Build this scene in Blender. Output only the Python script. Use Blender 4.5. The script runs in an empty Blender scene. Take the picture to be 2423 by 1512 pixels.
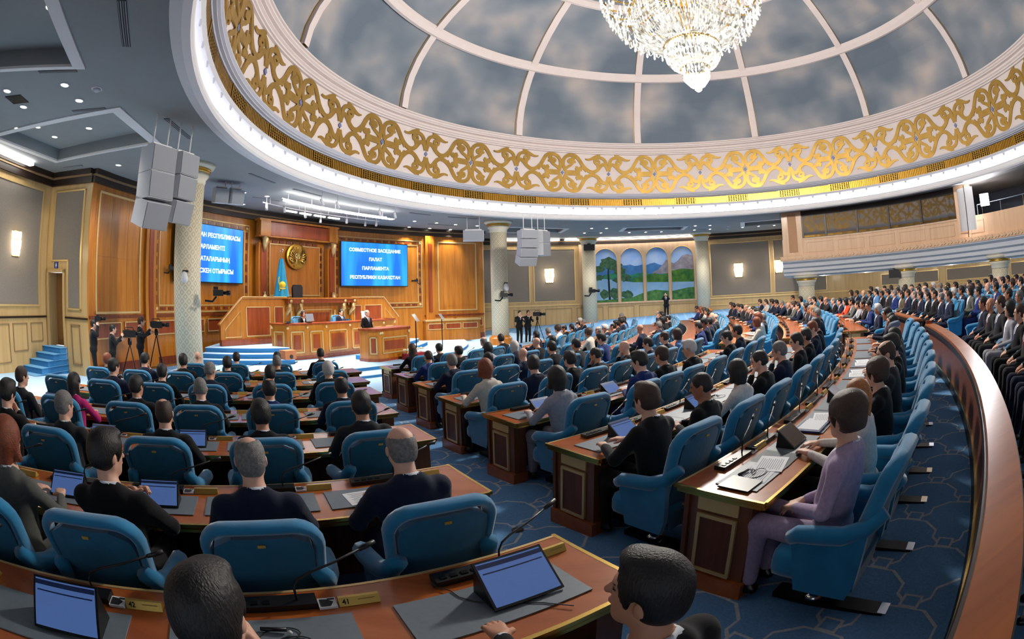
import bpy, bmesh, math, random
import numpy as np
from mathutils import Vector, Matrix
R = math.radians
PI = math.pi
random.seed(7)
sc = bpy.context.scene
col = sc.collection

# ------------------------------------------------------------------ camera
CAM_H = 2.0017
cam = bpy.data.cameras.new('camera')
cam_ob = bpy.data.objects.new('camera', cam)
col.objects.link(cam_ob)
sc.camera = cam_ob
cam.type = 'PANO'                                   # the photograph was taken with a fisheye lens
cam.panorama_type = 'FISHEYE_EQUISOLID'
cam.sensor_fit = 'HORIZONTAL'
cam.sensor_width = 36.0
cam.fisheye_lens = 1181.907 / 2423 * 36.0
cam.fisheye_fov = R(200)
cam.shift_y = (592.711 - 756.0) / 1512.0
cam.clip_start = 0.02
cam_ob.matrix_world = (Matrix.Translation((0, 0, CAM_H)) @ Matrix.Rotation(PI / 2 + 0.0853, 4, 'X')
                       @ Matrix.Rotation(-0.0248, 4, 'Z'))

# ------------------------------------------------------------------ world, exposure
w = bpy.data.worlds.new('world')
sc.world = w
w.use_nodes = True
w.node_tree.nodes['Background'].inputs[0].default_value = (0.90, 0.94, 1.0, 1)
w.node_tree.nodes['Background'].inputs[1].default_value = 0.8
vs = sc.view_settings
vs.view_transform = 'Standard'
vs.look = 'None'
vs.exposure = 0.5
vs.gamma = 1.0
vs.use_curve_mapping = False
sc.cycles.use_denoising = True
sc.cycles.max_bounces = 5
sc.cycles.use_adaptive_sampling = True
sc.cycles.adaptive_threshold = 0.06
sc.cycles.diffuse_bounces = 2
sc.cycles.glossy_bounces = 2
sc.cycles.transmission_bounces = 4
sc.cycles.transparent_max_bounces = 8
sc.cycles.sample_clamp_indirect = 4.0
sc.cycles.caustics_reflective = False
sc.cycles.caustics_refractive = False

# ------------------------------------------------------------------ layout of the hall
GX, GY = 6.314, 12.445            # axis of the dome; the walls are circles about it
PX, PY = -13.697, 23.811          # the desk rows are arcs about this point behind the stage
SLOPE, RHO0 = 0.0516, 25.657
ZFRONT = -0.70                     # level floor in front of the stage
ZSTAGE = -0.46
ZCEIL = 5.75
AX = 150.8                        # direction of the stage axis, degrees about the dome axis

def G(r, a, z=0.0):
    return Vector((GX + r * math.cos(R(a)), GY + r * math.sin(R(a)), z))
def P(rho, phi, z=0.0):
    return Vector((PX + rho * math.cos(R(phi)), PY + rho * math.sin(R(phi)), z))
def fz(rho):
    return max(ZFRONT, SLOPE * (rho - RHO0))

def light(name, kind, loc, energy, color=(1, 1, 1), size=0.2, target=None, spot=None, blend=0.6):
    l = bpy.data.lights.new(name, kind)
    l.energy = energy
    l.color = color
    if kind == 'AREA':
        l.shape = 'DISK'; l.size = size
    elif kind in ('POINT', 'SPOT'):
        l.shadow_soft_size = size
    if kind == 'SPOT':
        l.spot_size = R(spot or 60); l.spot_blend = blend
    o = bpy.data.objects.new(name, l)
    col.objects.link(o)
    o.location = loc
    if target is not None:
        o.rotation_euler = (Vector(target) - Vector(loc)).to_track_quat('-Z', 'Y').to_euler()
    return o

# ------------------------------------------------------------------ materials
MATS = {}
def _nt(name):
    m = bpy.data.materials.new(name)
    m.use_nodes = True
    nt = m.node_tree
    return m, nt, nt.nodes['Principled BSDF']
def lin(c):
    return tuple(((v / 255) / 12.92 if v / 255 <= 0.04045 else ((v / 255 + 0.055) / 1.055) ** 2.4) for v in c)
def mat(name, rgb, rough=0.5, metal=0.0, var=0.0, scale=8.0, bump=0.0, bscale=None, stretch=None, emit=None, estr=0.0,
        alpha=None, spec=None, sheen=0.0, coat=0.0, trans=0.0, rgb2=None):
    """rgb are sRGB 0..255; var mixes a darker/lighter noise, bump adds fine relief"""
    if name in MATS:
        return MATS[name]
    m, nt, b = _nt(name)
    c = lin(rgb)
    b.inputs['Base Color'].default_value = (*c, 1)
    b.inputs['Roughness'].default_value = rough
    b.inputs['Metallic'].default_value = metal
    if spec is not None: b.inputs['Specular IOR Level'].default_value = spec
    if sheen: b.inputs['Sheen Weight'].default_value = sheen
    if coat: b.inputs['Coat Weight'].default_value = coat; b.inputs['Coat Roughness'].default_value = 0.08
    if trans: b.inputs['Transmission Weight'].default_value = trans
    if emit is not None:
        b.inputs['Emission Color'].default_value = (*lin(emit), 1)
        b.inputs['Emission Strength'].default_value = estr
    if alpha is not None: b.inputs['Alpha'].default_value = alpha
    if var or bump:
        tc = nt.nodes.new('ShaderNodeTexCoord'); mp = nt.nodes.new('ShaderNodeMapping')
        nt.links.new(tc.outputs['Object'], mp.inputs[0])
        if stretch: mp.inputs['Scale'].default_value = stretch
    if var:
        n = nt.nodes.new('ShaderNodeTexNoise'); n.inputs['Scale'].default_value = scale
        n.inputs['Detail'].default_value = 5
        nt.links.new(mp.outputs[0], n.inputs[0])
        r = nt.nodes.new('ShaderNodeValToRGB')
        c2 = lin(rgb2) if rgb2 else tuple(min(1, v * (1 + var)) for v in c)
        c1 = c if rgb2 else tuple(v * (1 - var) for v in c)
        r.color_ramp.elements[0].color = (*c1, 1); r.color_ramp.elements[1].color = (*c2, 1)
        r.color_ramp.elements[0].position = 0.3; r.color_ramp.elements[1].position = 0.7
        nt.links.new(n.outputs[0], r.inputs[0])
        nt.links.new(r.outputs[0], b.inputs['Base Color'])
    if bump:
        n2 = nt.nodes.new('ShaderNodeTexNoise'); n2.inputs['Scale'].default_value = bscale or scale * 6
        n2.inputs['Detail'].default_value = 3
        nt.links.new(mp.outputs[0], n2.inputs[0])
        bp = nt.nodes.new('ShaderNodeBump'); bp.inputs['Strength'].default_value = bump; bp.inputs['Distance'].default_value = 0.01
        nt.links.new(n2.outputs[0], bp.inputs['Height']); nt.links.new(bp.outputs[0], b.inputs['Normal'])
    MATS[name] = m
    return m

def emis(name, rgb, strength):
    if name in MATS: return MATS[name]
    m, nt, b = _nt(name)
    b.inputs['Base Color'].default_value = (*lin(rgb), 1)
    b.inputs['Emission Color'].default_value = (*lin(rgb), 1)
    b.inputs['Emission Strength'].default_value = strength
    MATS[name] = m
    return m

def carpet_mat(name, base, line, cell=0.56):
    """blue carpet woven with a pale interlaced lattice"""
    m, nt, b = _nt(name); N = nt.nodes; L = nt.links
    def math_(op, a, c=None, d=None):
        n = N.new('ShaderNodeMath'); n.operation = op
        for i, v in enumerate((a, c, d)):
            if v is None: continue
            if isinstance(v, (int, float)): n.inputs[i].default_value = v
            else: L.new(v, n.inputs[i])
        return n.outputs[0]
    tc = N.new('ShaderNodeTexCoord'); mp = N.new('ShaderNodeMapping')
    mp.inputs['Rotation'].default_value = (0, 0, R(17)); mp.inputs['Scale'].default_value = (1 / cell, 1 / cell, 1)
    L.new(tc.outputs['Object'], mp.inputs[0])
    sp = N.new('ShaderNodeSeparateXYZ'); L.new(mp.outputs[0], sp.inputs[0])
    u0, v0 = sp.outputs[0], sp.outputs[1]
    def tri(x, off=0.0):   # 0..0.5 distance to the nearest integer
        f = math_('FRACT', math_('ADD', x, off)); return math_('ABSOLUTE', math_('SUBTRACT', f, 0.5))
    # stepped zigzag of the lines
    def zig(x): return math_('MULTIPLY', math_('MINIMUM', math_('MAXIMUM', math_('SUBTRACT', tri(x), 0.17), 0.0), 0.16), 0.9)
    a1 = tri(math_('ADD', u0, zig(v0)), 0.5)
    a2 = tri(math_('ADD', v0, zig(u0)), 0.5)
    wd = 0.022
    l1 = math_('LESS_THAN', a1, wd); l2 = math_('LESS_THAN', a2, wd)
    dd = math_('ADD', tri(u0, 0.56), tri(v0, 0.56))
    dia = math_('LESS_THAN', math_('ABSOLUTE', math_('SUBTRACT', dd, 0.155)), 0.026)
    inside = math_('LESS_THAN', dd, 0.13)
    lines = math_('MULTIPLY', math_('MAXIMUM', l1, l2), math_('SUBTRACT', 1.0, inside))
    pat = math_('MAXIMUM', lines, dia)
    no = N.new('ShaderNodeTexNoise'); no.inputs['Scale'].default_value = 55; no.inputs['Detail'].default_value = 3
    L.new(tc.outputs['Object'], no.inputs[0])
    mx = N.new('ShaderNodeMix'); mx.data_type = 'RGBA'
    mx.inputs[6].default_value = (*lin(base), 1); mx.inputs[7].default_value = (*lin(line), 1)
    L.new(math_('MULTIPLY', pat, 0.8), mx.inputs[0])
    m2 = N.new('ShaderNodeMix'); m2.data_type = 'RGBA'; m2.blend_type = 'MULTIPLY'; m2.inputs[0].default_value = 0.5
    L.new(mx.outputs[2], m2.inputs[6]); L.new(no.outputs[0], m2.inputs[7])
    g = N.new('ShaderNodeGamma'); g.inputs[1].default_value = 1.0; L.new(m2.outputs[2], g.inputs[0])
    L.new(g.outputs[0], b.inputs['Base Color'])
    b.inputs['Roughness'].default_value = 0.95
    b.inputs['Specular IOR Level'].default_value = 0.15
    bp = N.new('ShaderNodeBump'); bp.inputs['Strength'].default_value = 0.4; bp.inputs['Distance'].default_value = 0.006
    n3 = N.new('ShaderNodeTexNoise'); n3.inputs['Scale'].default_value = 400; L.new(tc.outputs['Object'], n3.inputs[0])
    L.new(n3.outputs[0], bp.inputs['Height']); L.new(bp.outputs[0], b.inputs['Normal'])
    MATS[name] = m
    return m

def column_mat():
    """cream column wrapped in a small diamond trellis"""
    m, nt, b = _nt('column_trellis'); N = nt.nodes; L = nt.links
    tc = N.new('ShaderNodeTexCoord')
    sp = N.new('ShaderNodeSeparateXYZ'); L.new(tc.outputs['Object'], sp.inputs[0])
    at = N.new('ShaderNodeMath'); at.operation = 'ARCTAN2'; L.new(sp.outputs[1], at.inputs[0]); L.new(sp.outputs[0], at.inputs[1])
    def math_(op, a, c=None):
        n = N.new('ShaderNodeMath'); n.operation = op
        for i, v in enumerate((a, c)):
            if v is None: continue
            if isinstance(v, (int, float)): n.inputs[i].default_value = v
            else: L.new(v, n.inputs[i])
        return n.outputs[0]
    u = math_('MULTIPLY', at.outputs[0], 12 / (2 * PI)); v = math_('MULTIPLY', sp.outputs[2], 4.0)
    def tri(x): return math_('ABSOLUTE', math_('SUBTRACT', math_('FRACT', x), 0.5))
    d1 = tri(math_('ADD', u, v)); d2 = tri(math_('SUBTRACT', u, v))
    pat = math_('MAXIMUM', math_('GREATER_THAN', d1, 0.40), math_('GREATER_THAN', d2, 0.40))
    dot = math_('LESS_THAN', math_('ADD', d1, d2), 0.22)
    pat = math_('MAXIMUM', pat, dot)
    mx = N.new('ShaderNodeMix'); mx.data_type = 'RGBA'
    mx.inputs[6].default_value = (*lin((214, 198, 166)), 1); mx.inputs[7].default_value = (*lin((236, 226, 200)), 1)
    L.new(pat, mx.inputs[0]); L.new(mx.outputs[2], b.inputs['Base Color'])
    b.inputs['Roughness'].default_value = 0.55
    bp = N.new('ShaderNodeBump'); bp.inputs['Strength'].default_value = 0.35; bp.inputs['Distance'].default_value = 0.01
    L.new(pat, bp.inputs['Height']); L.new(bp.outputs[0], b.inputs['Normal'])
    MATS['column_trellis'] = m
    return m

def cloud_mat():
    m, nt, b = _nt('painted_sky'); N = nt.nodes; L = nt.links
    tc = N.new('ShaderNodeNewGeometry'); mp = N.new('ShaderNodeMapping'); mp.inputs['Scale'].default_value = (1, 1, 1.25)
    n = N.new('ShaderNodeTexNoise'); n.inputs['Scale'].default_value = 0.34; n.inputs['Detail'].default_value = 2.5; n.inputs['Roughness'].default_value = 0.45
    L.new(tc.outputs['Position'], mp.inputs[0]); L.new(mp.outputs[0], n.inputs[0])
    r = N.new('ShaderNodeValToRGB'); L.new(n.outputs[0], r.inputs[0])
    e = r.color_ramp.elements
    e[0].position = 0.40; e[0].color = (*lin((104, 116, 130)), 1)
    e[1].position = 0.72; e[1].color = (*lin((190, 178, 172)), 1)
    k = e.new(0.55); k.color = (*lin((136, 142, 150)), 1)
    L.new(r.outputs[0], b.inputs['Base Color'])
    b.inputs['Roughness'].default_value = 0.8
    MATS['painted_sky'] = m
    return m

def wood_mat(name, c1, c2, rough=0.32, scale=1.0, axis='Z', coat=0.25):
    m, nt, b = _nt(name); N = nt.nodes; L = nt.links
    tc = N.new('ShaderNodeTexCoord'); mp = N.new('ShaderNodeMapping')
    s = {'Z': (7, 7, 0.6), 'X': (0.6, 7, 7), 'Y': (7, 0.6, 7)}[axis]
    mp.inputs['Scale'].default_value = tuple(v * scale for v in s)
    L.new(tc.outputs['Object'], mp.inputs[0])
    n = N.new('ShaderNodeTexNoise'); n.inputs['Scale'].default_value = 2.4; n.inputs['Detail'].default_value = 6; n.inputs['Distortion'].default_value = 0.6
    L.new(mp.outputs[0], n.inputs[0])
    r = N.new('ShaderNodeValToRGB'); L.new(n.outputs[0], r.inputs[0])
    r.color_ramp.elements[0].position = 0.33; r.color_ramp.elements[0].color = (*lin(c1), 1)
    r.color_ramp.elements[1].position = 0.68; r.color_ramp.elements[1].color = (*lin(c2), 1)
    L.new(r.outputs[0], b.inputs['Base Color'])
    b.inputs['Roughness'].default_value = rough
    b.inputs['Coat Weight'].default_value = coat; b.inputs['Coat Roughness'].default_value = 0.15
    bp = N.new('ShaderNodeBump'); bp.inputs['Strength'].default_value = 0.06; bp.inputs['Distance'].default_value = 0.01
    L.new(n.outputs[0], bp.inputs['Height']); L.new(bp.outputs[0], b.inputs['Normal'])
    MATS[name] = m
    return m

M_FLOOR = carpet_mat('hall_carpet', (116, 168, 220), (226, 226, 222))
M_STAGEC = mat('stage_carpet', (64, 132, 190), 0.95, var=0.12, scale=30, bump=0.2, bscale=300, spec=0.1)
M_TREAD = mat('pale_carpet', (176, 208, 236), 0.95, var=0.06, scale=20, spec=0.1)
M_CEIL = mat('ceiling_plaster', (146, 150, 152), 0.85, var=0.03, scale=2)
M_WHITE = mat('white_plaster', (226, 224, 226), 0.6, var=0.02, scale=3)
M_PINKW = mat('pinkish_plaster', (226, 212, 208), 0.7, var=0.02, scale=3)
M_GREYM = mat('moulding_grey', (186, 186, 196), 0.6)
M_GOLD = mat('gold_leaf', (196, 152, 66), 0.34, metal=0.9, var=0.12, scale=5)
M_GOLDR = mat('gold_relief', (186, 148, 76), 0.42, metal=0.75, var=0.14, scale=2)
M_BRASS = mat('brass_edge', (214, 176, 96), 0.25, metal=1.0)
M_SKY = cloud_mat()
M_WOOD = wood_mat('wall_wood', (172, 100, 26), (202, 128, 42), 0.28, 0.35)
M_WOODD = wood_mat('dark_wood', (104, 44, 20), (138, 66, 30), 0.3, 0.6)
M_WOODR = wood_mat('red_wood', (132, 54, 22), (166, 76, 32), 0.28, 0.5)
M_DESK = wood_mat('desk_top_wood', (160, 80, 32), (184, 100, 44), 0.25, 0.5, 'X', 0.3)
M_DESKD = wood_mat('desk_panel_wood', (104, 58, 30), (130, 74, 40), 0.4, 0.7)
M_DESKB = wood_mat('desk_burl', (92, 48, 28), (116, 62, 38), 0.45, 1.6, coat=0.0)
M_TRIM = mat('pale_gold_trim', (222, 188, 128), 0.35, metal=0.35)
M_BEIGE = wood_mat('beige_panel_wood', (196, 160, 106), (212, 178, 124), 0.4, 0.3, coat=0.1)
M_PEACH = wood_mat('peach_panel_wood', (214, 172, 136), (226, 188, 152), 0.45, 0.3, coat=0.1)
M_FABRIC = mat('grey_wall_fabric', (140, 130, 120), 0.95, var=0.08, scale=30, bump=0.2, bscale=200, spec=0.1)
M_CORN = mat('dark_cornice', (40, 26, 20), 0.4)
M_CORNL = mat('tan_cornice_line', (150, 120, 86), 0.5)
M_COL = column_mat()
M_CREAM = mat('cream_plaster', (226, 216, 194), 0.6)
M_BLACK = mat('black_plastic', (16, 16, 18), 0.4)
M_BLACKM = mat('black_metal', (22, 22, 24), 0.35, metal=0.6)
M_CHROME = mat('chrome', (210, 212, 216), 0.12, metal=1.0)
M_SPK = mat('speaker_grille', (150, 154, 162), 0.6, var=0.05, scale=200, bump=0.3, bscale=400)
M_SPKS = mat('speaker_side', (206, 208, 214), 0.5)
M_VENT = mat('vent_dark', (40, 44, 48), 0.7)
M_VELVET = mat('blue_velvet', (24, 122, 170), 0.75, var=0.10, scale=9, bump=0.15, bscale=300, sheen=0.6, spec=0.2)
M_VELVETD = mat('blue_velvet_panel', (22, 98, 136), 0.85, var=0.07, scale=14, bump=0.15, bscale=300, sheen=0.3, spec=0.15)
M_PAD = mat('grey_leather', (112, 122, 132), 0.5, var=0.05, scale=40, bump=0.1, bscale=200)
M_PLATE = mat('gold_nameplate', (206, 172, 84), 0.35, metal=0.5)
M_PAPER = mat('paper', (232, 234, 238), 0.8)
M_INK = mat('ink', (30, 30, 36), 0.7)
M_GLASSD = mat('dark_glazing', (10, 10, 10), 0.03); M_GLASSD.node_tree.nodes['Principled BSDF'].inputs['IOR'].default_value = 2.6
M_LAMP = emis('downlight_lens', (255, 250, 240), 14.0)
M_COVE = emis('cove_lamp', (236, 240, 255), 3.2)
M_LED = emis('led_bar', (255, 252, 246), 16.0)
M_SCONCE = emis('sconce_crystal', (255, 238, 200), 5.0)

# ------------------------------------------------------------------ mesh building
class MB:
    def __init__(s):
        s.v = []; s.f = []; s.m = []; s.mi = 0
    def add(s, vs, fs, mi=None):
        o = len(s.v); s.v += [tuple(v) for v in vs]
        s.f += [tuple(i + o for i in f) for f in fs]; s.m += [s.mi if mi is None else mi] * len(fs)
    def box(s, c, d, rz=0.0, mi=None, M=None):
        hx, hy, hz = d[0] / 2, d[1] / 2, d[2] / 2
        cs, sn = math.cos(rz), math.sin(rz); vs = []
        for z in (-hz, hz):
            for x, y in ((-hx, -hy), (hx, -hy), (hx, hy), (-hx, hy)):
                p = Vector((c[0] + x * cs - y * sn, c[1] + x * sn + y * cs, c[2] + z))
                vs.append(M @ p if M else p)
        s.add(vs, [(3, 2, 1, 0), (4, 5, 6, 7), (0, 1, 5, 4), (1, 2, 6, 5), (2, 3, 7, 6), (3, 0, 4, 7)], mi)
    def arc(s, cx, cy, r0, r1, z0, z1, a0, a1, n=None, mi=None, caps=True):
        """curved box; z0, z1 may be functions of r"""
        if a1 < a0: a0, a1 = a1, a0
        n = n or max(1, int(abs(a1 - a0) / 3) + 1)
        zz0 = z0 if callable(z0) else (lambda r: z0); zz1 = z1 if callable(z1) else (lambda r: z1)
        vs = []
        for i in range(n + 1):
            a = R(a0 + (a1 - a0) * i / n); c, sn = math.cos(a), math.sin(a)
            vs += [(cx + r0 * c, cy + r0 * sn, zz0(r0)), (cx + r1 * c, cy + r1 * sn, zz0(r1)),
                   (cx + r1 * c, cy + r1 * sn, zz1(r1)), (cx + r0 * c, cy + r0 * sn, zz1(r0))]
        fs = []
        for i in range(n):
            b = 4 * i
            for k in range(4):
                fs.append((b + k, b + (k + 1) % 4, b + 4 + (k + 1) % 4, b + 4 + k))
        if caps: fs += [(3, 2, 1, 0), (4 * n, 4 * n + 1, 4 * n + 2, 4 * n + 3)]
        s.add(vs, fs, mi)
    def ringprof(s, cx, cy, prof, a0=0, a1=360, n=120, mi=None, closed=False):
        """sweep an open profile of (r, z) round an axis; faces look toward the axis side listed"""
        full = abs(a1 - a0) >= 359.9; k = len(prof); vs = []
        m = n if full else n + 1
        for i in range(m):
            a = R(a0 + (a1 - a0) * i / n); c, sn = math.cos(a), math.sin(a)
            vs += [(cx + r * c, cy + r * sn, z) for r, z in prof]
        fs = []
        for i in range(n):
            j = (i + 1) % m
            for q in range(k if closed else k - 1):
                q2 = (q + 1) % k
                fs.append((i * k + q, i * k + q2, j * k + q2, j * k + q))
        s.add(vs, fs, mi)
    def lathe(s, c, prof, n=16, mi=None, M=None):
        vs = []; k = len(prof)
        for i in range(n):
            a = 2 * PI * i / n
            for r, z in prof:
                p = Vector((c[0] + r * math.cos(a), c[1] + r * math.sin(a), c[2] + z)); vs.append(M @ p if M else p)
        fs = [(i * k + q, ((i + 1) % n) * k + q, ((i + 1) % n) * k + q + 1, i * k + q + 1) for i in range(n) for q in range(k - 1)]
        if prof[0][0] > 1e-6: fs.append(tuple(i * k for i in range(n))[::-1])
        if prof[-1][0] > 1e-6: fs.append(tuple(i * k + k - 1 for i in range(n)))
        s.add(vs, fs, mi)
    def tube(s, pts, r, n=8, mi=None, closed=False, flat=None, up=None):
        """round (or flattened: flat=(half width, half height)) tube along points; r may be a list"""
        pts = [Vector(p) for p in pts]; m = len(pts); vs = []
        for i, p in enumerate(pts):
            a = pts[(i - 1) % m] if (closed or i > 0) else p; b = pts[(i + 1) % m] if (closed or i < m - 1) else p
            t = (b - a); t = t.normalized() if t.length > 1e-9 else Vector((0, 0, 1))
            ref = Vector(up) if up is not None else (Vector((0, 0, 1)) if abs(t.z) < 0.95 else Vector((1, 0, 0)))
            x = t.cross(ref); x = x.normalized() if x.length > 1e-9 else Vector((1, 0, 0)); y = x.cross(t).normalized()
            rr = r[i] if isinstance(r, (list, tuple)) else r
            fx, fy = flat if flat else (rr, rr)
            vs += [p + x * (fx * math.cos(2 * PI * k / n)) + y * (fy * math.sin(2 * PI * k / n)) for k in range(n)]
        fs = []
        for i in range(m if closed else m - 1):
            j = (i + 1) % m
            fs += [(i * n + k, i * n + (k + 1) % n, j * n + (k + 1) % n, j * n + k) for k in range(n)]
        if not closed:
            fs += [tuple(range(n))[::-1], tuple((m - 1) * n + k for k in range(n))]
        s.add(vs, fs, mi)
    def prism(s, poly, h, M, mi=None):
        """polygon (x, y) extruded 0..h along z, then placed by matrix M"""
        k = len(poly)
        vs = [M @ Vector((x, y, 0)) for x, y in poly] + [M @ Vector((x, y, h)) for x, y in poly]
        fs = [tuple(range(k))[::-1], tuple(range(k, 2 * k))] + [(i, (i + 1) % k, k + (i + 1) % k, k + i) for i in range(k)]
        s.add(vs, fs, mi)
    def sphere(s, c, r, nu=10, nv=7, mi=None, sc_=(1, 1, 1)):
        prof = [(math.sin(PI * i / nv) * r, -math.cos(PI * i / nv) * r) for i in range(nv + 1)]
        prof[0] = (1e-5, -r); prof[-1] = (1e-5, r)
        M = Matrix.Translation(c) @ Matrix.Diagonal((*sc_, 1))
        s.lathe((0, 0, 0), prof, nu, mi, M)
    def mesh(s, name, mats, smooth=False):
        me = bpy.data.meshes.new(name)
        me.from_pydata(s.v, [], s.f)
        for m in (mats if isinstance(mats, (list, tuple)) else [mats]): me.materials.append(m)
        if len(me.materials) > 1: me.polygons.foreach_set('material_index', s.m)
        if smooth: me.polygons.foreach_set('use_smooth', [True] * len(me.polygons))
        bm = bmesh.new(); bm.from_mesh(me); bmesh.ops.recalc_face_normals(bm, faces=bm.faces); bm.to_mesh(me); bm.free()
        me.update()
        return me
    def build(s, name, mats, parent=None, smooth=False, loc=None, rz=0.0):
        o = bpy.data.objects.new(name, s.mesh(name, mats, smooth))
        col.objects.link(o)
        if parent: o.parent = parent
        if loc is not None: o.location = loc
        if rz: o.rotation_euler = (0, 0, rz)
        return o

def obj(name, me, parent=None, loc=None, rot=None):
    o = bpy.data.objects.new(name, me); col.objects.link(o)
    if parent: o.parent = parent
    if loc is not None: o.location = loc
    if rot is not None: o.rotation_euler = rot
    return o
def tag(o, label=None, cat=None, group=None, kind=None):
    if label: o['label'] = label
    if cat: o['category'] = cat
    if group: o['group'] = group
    if kind: o['kind'] = kind
    return o
def thing(name, label, cat, loc=(0, 0, 0), rz=0.0, group=None):
    o = bpy.data.objects.new(name, None); col.objects.link(o); o.empty_display_size = 0.1
    o.location = loc; o.rotation_euler = (0, 0, rz)
    return tag(o, label, cat, group)
def struct(o): o['kind'] = 'structure'; return o
def kids(o): return [c for c in o.children]
def copy_tree(o, parent=None, children=True):
    c = o.copy(); col.objects.link(c); c.parent = parent
    if children:
        for ch in kids(o): copy_tree(ch, c)
    return c
def smoothed(o, ang=40):
    o.data.polygons.foreach_set('use_smooth', [True] * len(o.data.polygons))
    return o
def face_matrix(origin, normal, up=(0, 0, 1)):
    """x to the right and y up on a face seen from the side its normal points to"""
    n = Vector(normal).normalized(); u = Vector(up); x = u.cross(n).normalized(); y = n.cross(x).normalized()
    return Matrix.Translation(origin) @ Matrix((x, y, n)).transposed().to_4x4()
def wallM(r, a, z):
    """frame on a wall circle about the dome axis, facing the axis"""
    p = G(r, a, z); n = Vector((-math.cos(R(a)), -math.sin(R(a)), 0))
    return face_matrix(p, n)
FONT_CACHE = {}
def text(name, s, size, M, material, parent=None, align='CENTER', depth=0.0, bold=0.0):
    cu = bpy.data.curves.new(name, 'FONT'); cu.body = s; cu.size = size; cu.align_x = align; cu.align_y = 'CENTER'
    cu.extrude = depth; cu.offset = bold; cu.resolution_u = 3
    o = bpy.data.objects.new(name, cu); col.objects.link(o)
    dg = bpy.context.evaluated_depsgraph_get()
    me = bpy.data.meshes.new_from_object(o.evaluated_get(dg)); bpy.data.objects.remove(o); bpy.data.curves.remove(cu)
    me.materials.clear(); me.materials.append(material)
    o = bpy.data.objects.new(name, me); col.objects.link(o)
    if parent:
        o.parent = parent
    o.matrix_local = M
    return o
def polymesh(name, loops, M, mats):
    """flat face with holes: first loop outside, others inside, in (x, y) placed by M"""
    bm = bmesh.new(); edges = []
    for lp in loops:
        vs = [bm.verts.new(M @ Vector((x, y, 0))) for x, y in lp]
        edges += [bm.edges.new((vs[i], vs[(i + 1) % len(vs)])) for i in range(len(vs))]
    bmesh.ops.triangle_fill(bm, use_beauty=True, use_dissolve=False, edges=edges)
    me = bpy.data.meshes.new(name); bm.to_mesh(me); bm.free()
    for m in (mats if isinstance(mats, (list, tuple)) else [mats]): me.materials.append(m)
    return me
ORD = ['zeroth', 'first', 'second', 'third', 'fourth', 'fifth', 'sixth', 'seventh', 'eighth', 'ninth', 'tenth', 'eleventh', 'twelfth',
       'thirteenth', 'fourteenth', 'fifteenth', 'sixteenth', 'seventeenth', 'eighteenth', 'nineteenth', 'twentieth', 'twenty-first',
       'twenty-second', 'twenty-third', 'twenty-fourth', 'twenty-fifth', 'twenty-sixth', 'twenty-seventh', 'twenty-eighth', 'twenty-ninth', 'thirtieth']
# ================================================================== floor
mb = MB()
mb.ringprof(PX, PY, [(0.5, ZFRONT), (12.1, ZFRONT), (26.0, fz(26)), (48.0, fz(48))], -112, 62, 90)
struct(mb.build('floor', M_FLOOR))

# ================================================================== ceiling with the dome
def circ_loop(r, n=180):
    return [(GX + r * math.cos(2 * PI * i / n), GY + r * math.sin(2 * PI * i / n)) for i in range(n)]
TRAYS = [[(-12.9, 6.2), (-13.13, 9.05), (-8.95, 9.35), (-8.25, 7.1)], [(-10.6, 1.6), (-9.4, 3.5), (-7.3, 4.9), (-6.0, 3.0), (-7.4, 1.0)],
         [(-0.6, 27.9), (-1.2, 30.2), (2.9, 31.2), (3.2, 29.3)], [(7.0, 29.4), (7.1, 31.2), (11.0, 30.9), (10.7, 29.2)],
         [(14.2, 27.6), (15.2, 29.6), (19.2, 27.0), (17.6, 25.3)]]
ceil = obj('ceiling', polymesh('ceiling', [circ_loop(30), circ_loop(13.1)] + TRAYS, Matrix.Translation((0, 0, ZCEIL)), M_CEIL))
struct(ceil)
for k, tr in enumerate(TRAYS):
    mb = MB(); n = len(tr); h = 0.32
    for i in range(n):
        a, b = tr[i], tr[(i + 1) % n]
        mb.add([(*a, ZCEIL), (*b, ZCEIL), (*b, ZCEIL + h), (*a, ZCEIL + h)], [(0, 1, 2, 3)])
    mb.add([(*p, ZCEIL + h) for p in tr], [tuple(range(n))])
    o = mb.build('ceiling_tray', M_CEIL, ceil)
    mb = MB()
    cx = sum(p[0] for p in tr) / n; cy = sum(p[1] for p in tr) / n
    ou = [(cx + (p[0] - cx) * 1.13, cy + (p[1] - cy) * 1.13) for p in tr]
    for i in range(n):
        a, b, c, d = tr[i], tr[(i + 1) % n], ou[(i + 1) % n], ou[i]
        mb.add([(*a, ZCEIL + 0.002), (*b, ZCEIL + 0.002), (*c, ZCEIL + 0.002), (*d, ZCEIL + 0.002), (*a, ZCEIL - 0.05), (*b, ZCEIL - 0.05), (*c, ZCEIL - 0.03), (*d, ZCEIL - 0.03)],
               [(0, 1, 5, 4), (4, 5, 6, 7), (7, 6, 2, 3)])
    mb.build('tray_moulding', M_WHITE, ceil)

# the ring below the dome: lip, lit cove, grille, mouldings, frieze, dome shell
def ring(name, prof, m, n=180, parent=None, smooth=False):
    mb = MB(); mb.ringprof(GX, GY, prof, 0, 360, n); o = mb.build(name, m, parent, smooth); return o
cove = struct(ring('trim_1', [(13.45, 5.75), (13.42, 5.66), (13.22, 5.63), (13.08, 5.66), (13.04, 5.72), (13.04, 5.80), (13.12, 5.82), (13.14, 5.90)], M_WHITE))
ring('lip_groove', [(13.145, 5.90), (13.145, 5.93)], M_GREYM, parent=cove)
ring('cove_shelf', [(13.14, 5.93), (13.40, 5.93), (13.46, 5.98), (13.46, 6.22), (13.05, 6.30), (13.02, 6.33), (12.98, 6.37)], M_WHITE, parent=cove)
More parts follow.
